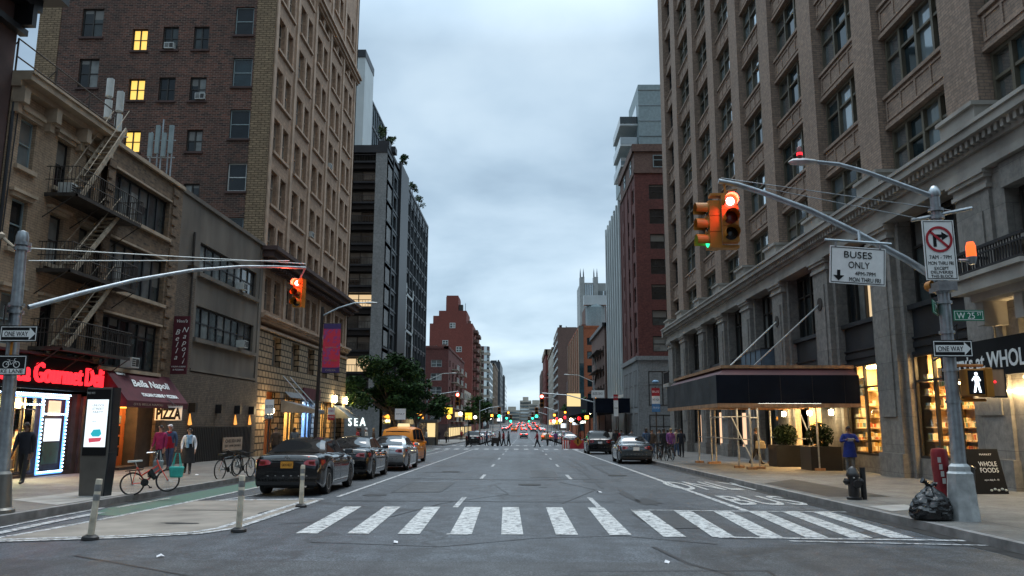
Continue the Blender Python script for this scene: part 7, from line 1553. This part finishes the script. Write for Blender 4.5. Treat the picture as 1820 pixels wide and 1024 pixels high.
    for p in bm.polygons:
        c=p.center; best=None
        for a,b,l in segs:
            ab2=b-a; t=max(0,min(1,(c-a).dot(ab2)/max(1e-9,ab2.length_squared))); d=(a+ab2*t-c).length
            if best is None or d<best[0]: best=(d,l)
        l=best[1]; k=idx[l]
        if l=='legs' and c.z>.97-(.12 if coat is None else .25): k=0
        if l=='head' and detail:
            for ex in (-.034,.034):
                if (c-Vector((hc.x+ex,hc.y+.085,hc.z+.012))).length<.02: k=4
            if abs(c.x)<.025 and abs(c.z-(hc.z-.062))<.011 and c.y>hc.y+.05: k=0 if top in('crimson','magenta') else 2
        p.material_index=k; p.use_smooth=True
    bm.name='body'; o=bpy.data.objects.new('body',bm); COL.objects.link(o); o.parent=A
    # hair or cap
    m=MB(); rows=[]
    for j in range(8):
        t=j/7; row=[]
        for i in range(17):
            a=2*PI*i/16; lo=-.02 if math.sin(a)>.35 else (-.085 if not longhair else -.2); z=hc.z+.085*math.sin(PI/2*(1-t))+ (lo-.0)*t**2; rr=math.sin(PI/2*min(1,t*1.15+.02)); row.append((hc.x+.084*rr*math.cos(a),hc.y-.012+.1*rr*math.sin(a),z))
        rows.append(row)
    m.grid(rows); m.build('hair' if not cap else 'cap',M[cap or hair],A,60)
    if cap: m=MB(); m.hexa([(-.06,hc.y+.06,hc.z+.03),(.06,hc.y+.06,hc.z+.03),(.05,hc.y+.17,hc.z+.02),(-.05,hc.y+.17,hc.z+.02),(-.06,hc.y+.06,hc.z+.045),(.06,hc.y+.06,hc.z+.045),(.05,hc.y+.17,hc.z+.03),(-.05,hc.y+.17,hc.z+.03)]); m.build('cap_peak',M[cap],A)
    if detail:
        m=MB(); [m.ball((hc.x+e_*.083,hc.y,hc.z-.01),.022,6,5,1.5) for e_ in (-1,1)]; m.build('ear',M[skin],A,60)
    def skirt_mesh(nm,z1,z0,r1,r0,mt):
        m=MB(); rows=[]
        for j in range(7):
            t=j/6; row=[]
            for i in range(25):
                a=2*PI*i/24; rr=r1+(r0-r1)*t; k=1+.04*math.sin(a*7+1)*t; row.append((rr*k*math.cos(a)*1.12,rr*k*math.sin(a)*.86+(.0),z1+(z0-z1)*t))
            rows.append(row)
        m.grid(rows); m.build(nm,M[mt],A,60)
    if coat: skirt_mesh('coat_skirt',1.12,coat,.165,.215,top)
    if skirt: skirt_mesh('skirt',1.02,skirt[0],.16,skirt[1],skirt[2])
    if scarf:
        m=MB(); m.tube([(-.1,.09,1.45),(0,.13,1.42),(.1,.09,1.45)],.05,8); m.tube([(.03,.14,1.42),(.04,.16,1.2),(.03,.15,1.0)],[.05,.06,.05],8); m.tube([(-.04,.14,1.42),(-.06,.16,1.15)],[.045,.05],8); m.build('scarf',M[scarf],A,60)
    A['hands']=0
    return A,hands
def carried(name,label,cat,pts,mt,handle=None,sub=True):
    pass
def bagthing(label,x,y,z,w,h,mt,hz,cat='bag'):
    T=thing('carrier_bag',label,cat,(x,y,z),0); m=MB(); m.hexa([(x-w*.42,y-.06,z),(x+w*.42,y-.06,z),(x+w*.42,y+.06,z),(x-w*.42,y+.06,z),(x-w/2,y-.08,z+h),(x+w/2,y-.08,z+h),(x+w/2,y+.08,z+h),(x-w/2,y+.08,z+h)]); m.build('pouch',M[mt],T,bevel=.03)
    for dy in (-.05,.05): m=MB(); m.tube([(x-w*.3,y+dy,z+h),(x-w*.12,y,hz),(x+w*.12,y,hz),(x+w*.3,y+dy,z+h)],.012,5); m.build('handle',M[mt],T)
    return T
c=gr(38,861,.15)
person('man in dark navy jacket and black trousers walking past the lit delicatessen',c.x,c.y,186,1.74,'navy','charc',skin='skin_dk',pose=dict(lh=14,rh=-12,lk=3,rk=14,ls=-6,rs=8,le=16,re=20,lab=7,rab=9),detail=True,bulk=1.2)
GT='pedestrians on the left pavement'
person('person in bright magenta jacket standing behind the red bicycle',-13.65,30.,172,1.72,'magenta','charc',pose=dict(lab=8,rab=8,le=20,re=24),detail=True,group=GT,bulk=1.22)
person('man in red top and blue jacket with white cap, just behind the magenta jacket',-13.6,30.7,175,1.76,'crimson','denim',cap='white_c',pose=dict(lab=14,rab=12),detail=True,group=GT,sleeves='denim')
c=gr(332,843,.15)
person('woman in long black skirt and pale blue scarf walking on the left pavement',c.x,c.y,200,1.6,'navy','charc',woman=True,pose=dict(lh=12,rh=-10,le=40,re=35,lab=14,rab=12),detail=True,group=GT,skirt=(.42,.24,'charc'),scarf='ltblue',sleeves='white_c',longhair=True)
bagthing('teal shopping bag hanging beside the red bicycle handlebar',-8.45,19.55,.32,.34,.26,'teal',.9)
bagthing('pale grey carrier bag behind the red bicycle saddle',-9.0,19.75,.42,.22,.3,'frame_bg',.95)
c=Vector((12.0,29.75,0))
A,hd=person('man in long bright blue coat looking at a paper by the hydrant on the right',c.x,c.y,168,1.76,'blue','greyc',skin='skin_dk',pose=dict(lh=3,rh=-3,lk=2,rk=2,ls=22,rs=22,le=88,re=88,lab=24,rab=24,lin=38,rin=38,lean=1),detail=True,coat=.62,cap='charc',bulk=1.15)
T=thing('paper_sheet','pale folded paper held by the man in the blue coat','paper',(c.x,c.y,g(c.y)+.15),R(168)); m=MB(); m.hexa([(-.1,.3,1.2),(.1,.3,1.2),(.1,.48,1.3),(-.1,.48,1.3),(-.1,.295,1.205),(.1,.295,1.205),(.1,.475,1.305),(-.1,.475,1.305)]); m.build('sheet',M['white_c'],T)
c=gr(1340,828,.15)
person('man in dark jacket with a beige bag walking under the sidewalk shed',c.x+.3,c.y+.6,-100,1.74,'navy','charc',skin='skin_dk',pose=dict(lh=18,rh=-14,rk=18,le=30,re=20),detail=True)
T=thing('shoulder_bag','large beige shoulder bag on the man under the shed','bag',(c.x+.35,c.y+.35,g(c.y)+.9)); m=MB(); x,y,z=c.x+.4,c.y+.35,g(c.y)+.15; m.hexa([(x-.2,y-.08,z+.75),(x+.3,y-.08,z+.75),(x+.3,y+.05,z+.75),(x-.2,y+.05,z+.75),(x-.17,y-.06,z+1.12),(x+.22,y-.06,z+1.12),(x+.22,y+.04,z+1.12),(x-.17,y+.04,z+1.12)]); m.build('pouch',M['beige_c'],T,bevel=.04); m=MB(); m.tube([(x-.1,y,z+1.1),(x-.05,y+.1,z+1.45),(x+.1,y,z+1.1)],.015,5); m.build('strap',M['beige_c'],T)
GR='people gathered on the right pavement by the bicycles'
for i,(px,fy,face,tp,lg,sk,h,l,kw) in enumerate([
 (1150,816,20,'denim','charc','skin_dk',1.76,'person in blue backpack top seen from behind, at the rear of the slate sedan',{}),
 (1160,812,150,'brownc','denim','skin',1.7,'person in brown top beside the blue backpack wearer',{}),
 (1172,811,190,'greyc','charc','skin',1.72,'person in grey top in the middle of the right pavement group',{}),
 (1181,813,170,'charc','charc','skin_dk',1.74,'person in black between grey and purple tops',{}),
 (1193,815,182,'purple','charc','skin',1.74,'person in purple top facing the camera in the right pavement group',dict(hair='hair_lt')),
 (1203,811,200,'beige_c','denim','skin',1.76,'tall person in beige top right of the purple top',{}),
 (1212,813,160,'navy','charc','skin_dk',1.72,'person in dark jacket at the right end of the group',{}),
 (1188,808,10,'redc','charc','skin',1.7,'person in dull red top half hidden behind the purple top',{})]):
    c=gr(px,fy,.15); person(l,c.x,c.y,face,h,tp,lg,skin=sk,group=GR,pose=dict(lh=random.uniform(0,10),rh=random.uniform(-10,0),le=random.uniform(10,60),re=random.uniform(10,60)),**kw)
c=gr(955,796); person('person in red top and black trousers striding across the far crossing',c.x,c.y,95,1.76,'redc','charc',skin='skin_dk',dz=0,pose=dict(lh=20,rh=-17,lk=4,rk=14,ls=-16,rs=18,lab=8,rab=8),bulk=1.3)
c=gr(833,795); person('dark dressed person stepping off the left kerb at the far crossing',c.x,c.y,80,1.76,'navy','charc',skin='skin_dk',dz=.0,pose=dict(lh=18,rh=-14,rk=12),bulk=1.3)
GC='couple at the far crossing'
for px,tp,l in ((888,'brownc','person in dark brown pushing a cart at the far crossing'),(895,'redc','person in dark red top beside the cart pusher'),(904,'greyc','person in grey top right behind the couple')):
    c=gr(px,793); person(l,c.x,c.y,70,1.74,tp,'charc',skin='skin_dk',dz=0,group=GC,pose=dict(lh=12,rh=-9,rk=10,le=40,re=40),bulk=1.3)
c=gr(881,793); T=thing('hand_cart','dark hand cart pushed by the couple at the far crossing','cart',(c.x,c.y,g(c.y))); m=MB(); m.box(c.x-.5,c.x+.4,c.y-.3,c.y+.3,g(c.y)+.3,g(c.y)+.95); m.build('basket',M['iron'],T); m=MB(); [m.lathe([(0,-.04),(.18,-.04),(.18,.04),(0,.04)],(c.x+dx,c.y-.32,g(c.y)+.18),10,'y') for dx in (-.35,.25)]; m.build('wheel',M['tyre'],T); m=MB(); m.box(c.x-.6,c.x+.7,c.y-.03,c.y+.03,g(c.y)+1.0,g(c.y)+1.05); m.build('push_bar',M['frame_wh'],T)
GH='heads behind the parked cars'
for px,tp,hr,cp,l in ((644,'charc','hair',None,'dark haired person behind the second black sedan roof'),(655,'cream','hair_lt','white_c','person in white cap behind the silver sedan'),(668,'brownc','hair_lt',None,'fair haired person behind the silver sedan'),(640,'redc','hair',None,'person in red between tower wall and cars')):
    Y=50.+(px-640)*.25; X=(px-930)/1400*Y; person(l,X,Y,90,1.76,tp,'charc',hair=hr,cap=cp,group=GH)
for px,tp,l in ((1098,'redc','person in red hood on the right pavement behind the sport utility'),(1105,'greyc','grey dressed person right of the sport utility'),(1091,'charc','black dressed person close to the sport utility')):
    c=gr(px,801,.15); person(l,max(7.6,c.x),c.y,170,1.72,tp,'charc',skin='skin_dk')
for i,(x,y,tp,l) in enumerate([(-12,92,'charc','dark figure by the far left news stand'),(-10.9,98,'greyc','grey figure waiting at the far left corner'),(-12.5,118,'navy','navy dressed figure further down the left pavement'),(9.2,98,'navy','navy dressed figure under the far right shed'),(10.4,101,'cream','pale dressed figure under the far right shed'),(8.8,106,'charc','black dressed figure further under the far right shed')]): person(l,x,y,170 if i%2 else 0,1.74,tp,'charc',skin='skin_dk')

for i,(x,y,tp,lg,l) in enumerate([(-12.4,40,'brownc','charc','brown coated figure on the left pavement level with the banner'),(-13.2,46,'greyc','denim','grey topped figure near the globe lamp'),(-10.4,86,'cream','denim','pale topped figure at the corner by the charcoal block'),(-4.4,96,'denim','charc','denim clad walker on the far south crossing, left'),(2.9,96.5,'beige_c','charc','beige coated walker on the far south crossing'),(3.9,97,'purple','charc','purple topped walker beside the beige one on the far south crossing'),(8.2,86,'magenta','charc','magenta topped figure at the right corner by the barrels'),(9.1,84,'cream','charc','cream topped figure at the right corner by the barrels'),(10.3,88,'blue','charc','blue topped figure behind the barrels'),(7.9,112,'redc','charc','red topped figure past the far right shed front'),(-10.2,106,'beige_c','charc','beige figure beyond the news stand'),(-10.8,140,'redc','charc','red figure far along the left pavement'),(8.9,66,'greyc','charc','grey figure walking away on the right pavement'),(10.2,60,'brownc','denim','brown topped figure near the right shop fronts')]): person(l,x,y,(180,20,90,-90,160,0)[i%6],1.7+.02*(i%4),tp,lg,skin='skin_dk' if i%2 else 'skin',dz=0 if abs(x)<6 else .15,pose=dict(lh=10,rh=-9,rk=8,le=20+i*4,re=30),bulk=1.25)
random.seed(77)
for i in range(16):
    sd=-1 if i%2 else 1; y=110+i*11; x=-11.3 if sd<0 else 9.2
    A=thing('shop_lamp','small %s lamp over the %s pavement, %s pair beyond 24th street'%(('warm','amber','red','white')[i%4],'left' if sd<0 else 'right',('first','second','third','fourth','fifth','sixth','seventh','eighth')[i//2]),'lamp',(x+sd*-.0,y,2.8),0,'lamps over the far pavements')
    m=MB(); m.ball((x,y,2.7+random.uniform(-.6,.8)),.22+y*.0008,8,5); m.build('bulb',M[('warm','amber_lit','neon_red','cool')[i%4]],A,60); m=MB(); m.tube([(x,y,g(y)),(x,y,2.6)],.05,5); m.build('post',M['iron'],A)
# ================================================================ camera, sky, light
cd=bpy.data.cameras.new('camera'); cam=bpy.data.objects.new('camera',cd); COL.objects.link(cam)
cd.sensor_width=36; cd.lens=36*FL/1820; cd.clip_start=.05; cd.clip_end=6000
mt=Matrix((CR,CU,-CF)).transposed().to_4x4(); mt.translation=Vector((0,0,HC)); cam.matrix_world=mt; SC.camera=cam
W=bpy.data.worlds.new('World'); SC.world=W; W.use_nodes=True; nt=W.node_tree; bg=nt.nodes['Background']
sky=N(nt,'ShaderNodeTexSky',sky_type='NISHITA'); sky.sun_disc=False; sky.sun_elevation=R(68); sky.sun_rotation=R(8)
tc=N(nt,'ShaderNodeTexCoord'); sx=N(nt,'ShaderNodeSeparateXYZ'); nt.links.new(tc.outputs['Generated'],sx.inputs[0])
# cloud layer projected on a flat ceiling
az=N(nt,'ShaderNodeMath',operation='ADD'); az.inputs[1].default_value=.22; nt.links.new(sx.outputs['Z'],az.inputs[0])
mz=N(nt,'ShaderNodeMath',operation='MAXIMUM'); mz.inputs[1].default_value=.05; nt.links.new(az.outputs[0],mz.inputs[0])
dx=N(nt,'ShaderNodeMath',operation='DIVIDE'); dy=N(nt,'ShaderNodeMath',operation='DIVIDE')
for d,k in ((dx,'X'),(dy,'Y')): nt.links.new(sx.outputs[k],d.inputs[0]); nt.links.new(mz.outputs[0],d.inputs[1])
cx=N(nt,'ShaderNodeCombineXYZ'); nt.links.new(dx.outputs[0],cx.inputs[0]); nt.links.new(dy.outputs[0],cx.inputs[1])
n1=N(nt,'ShaderNodeTexNoise'); n1.inputs['Scale'].default_value=1.2; n1.inputs['Detail'].default_value=6; n1.inputs['Roughness'].default_value=.5; n1.inputs['Distortion'].default_value=.15; nt.links.new(cx.outputs[0],n1.inputs['Vector'])
cr=ramp(nt,n1.outputs['Fac'],[(.35,(1.6,2.2,2.8)),(.44,(2.2,2.95,3.6)),(.53,(2.85,3.65,4.3)),(.64,(3.6,4.4,4.95))])
# an overcast sky is brightest overhead
gz=N(nt,'ShaderNodeMapRange'); gz.inputs['From Min'].default_value=.45; gz.inputs['From Max'].default_value=.9; gz.inputs['To Min'].default_value=1.; gz.inputs['To Max'].default_value=3.7; nt.links.new(sx.outputs['Z'],gz.inputs['Value'])
hz=N(nt,'ShaderNodeMapRange'); hz.inputs['From Min'].default_value=0.; hz.inputs['From Max'].default_value=.3; hz.inputs['To Min'].default_value=1.22; hz.inputs['To Max'].default_value=1.; nt.links.new(sx.outputs['Z'],hz.inputs['Value'])
mm=N(nt,'ShaderNodeMath',operation='MULTIPLY'); nt.links.new(gz.outputs[0],mm.inputs[0]); nt.links.new(hz.outputs[0],mm.inputs[1])
yz=N(nt,'ShaderNodeMapRange'); yz.inputs['From Min'].default_value=-.7; yz.inputs['From Max'].default_value=.5; yz.inputs['To Min'].default_value=.62; yz.inputs['To Max'].default_value=1.05; nt.links.new(sx.outputs['Y'],yz.inputs['Value'])
m3=N(nt,'ShaderNodeMath',operation='MULTIPLY'); nt.links.new(mm.outputs[0],m3.inputs[0]); nt.links.new(yz.outputs[0],m3.inputs[1]); mm=m3
vm=N(nt,'ShaderNodeVectorMath',operation='SCALE'); nt.links.new(cr.outputs['Color'],vm.inputs[0]); nt.links.new(mm.outputs[0],vm.inputs['Scale'])
nt.links.new(mix(nt,.9,sky.outputs['Color'],vm.outputs[0]),bg.inputs['Color']); bg.inputs['Strength'].default_value=.1
sl=bpy.data.lights.new('sun','SUN'); sl.energy=1.0; sl.angle=R(32); sl.color=(1,.98,.95); so=bpy.data.objects.new('sun',sl); COL.objects.link(so)
e,a=R(68),R(8); so.rotation_euler=Vector((math.sin(a)*math.cos(e),math.cos(a)*math.cos(e),math.sin(e))).to_track_quat('Z','Y').to_euler()
SC.view_settings.view_transform='Standard'; SC.view_settings.look='None'; SC.view_settings.exposure=.92; SC.view_settings.gamma=1
SC.render.engine='CYCLES'; cy=SC.cycles; cy.use_denoising=True; cy.max_bounces=6; cy.diffuse_bounces=3; cy.glossy_bounces=3; cy.transparent_max_bounces=8; cy.sample_clamp_indirect=4; cy.caustics_reflective=False; cy.caustics_refractive=False
# lettering becomes plain mesh, one object each
bpy.context.view_layer.update(); dg=bpy.context.evaluated_depsgraph_get()
for o in [o for o in bpy.data.objects if o.type=='FONT']:
    me=bpy.data.meshes.new_from_object(o.evaluated_get(dg)); n=bpy.data.objects.new(o.name,me); COL.objects.link(n); nm=o.name
    n.parent=o.parent; n.location=o.location; n.rotation_euler=o.rotation_euler; n.scale=o.scale
    for k in o.keys():
        if k in('kind','label'): n[k]=o[k]
    bpy.data.objects.remove(o); n.name=nm
for o in bpy.data.objects:
    for k in ('w','hands'):
        if k in o.keys(): del o[k]
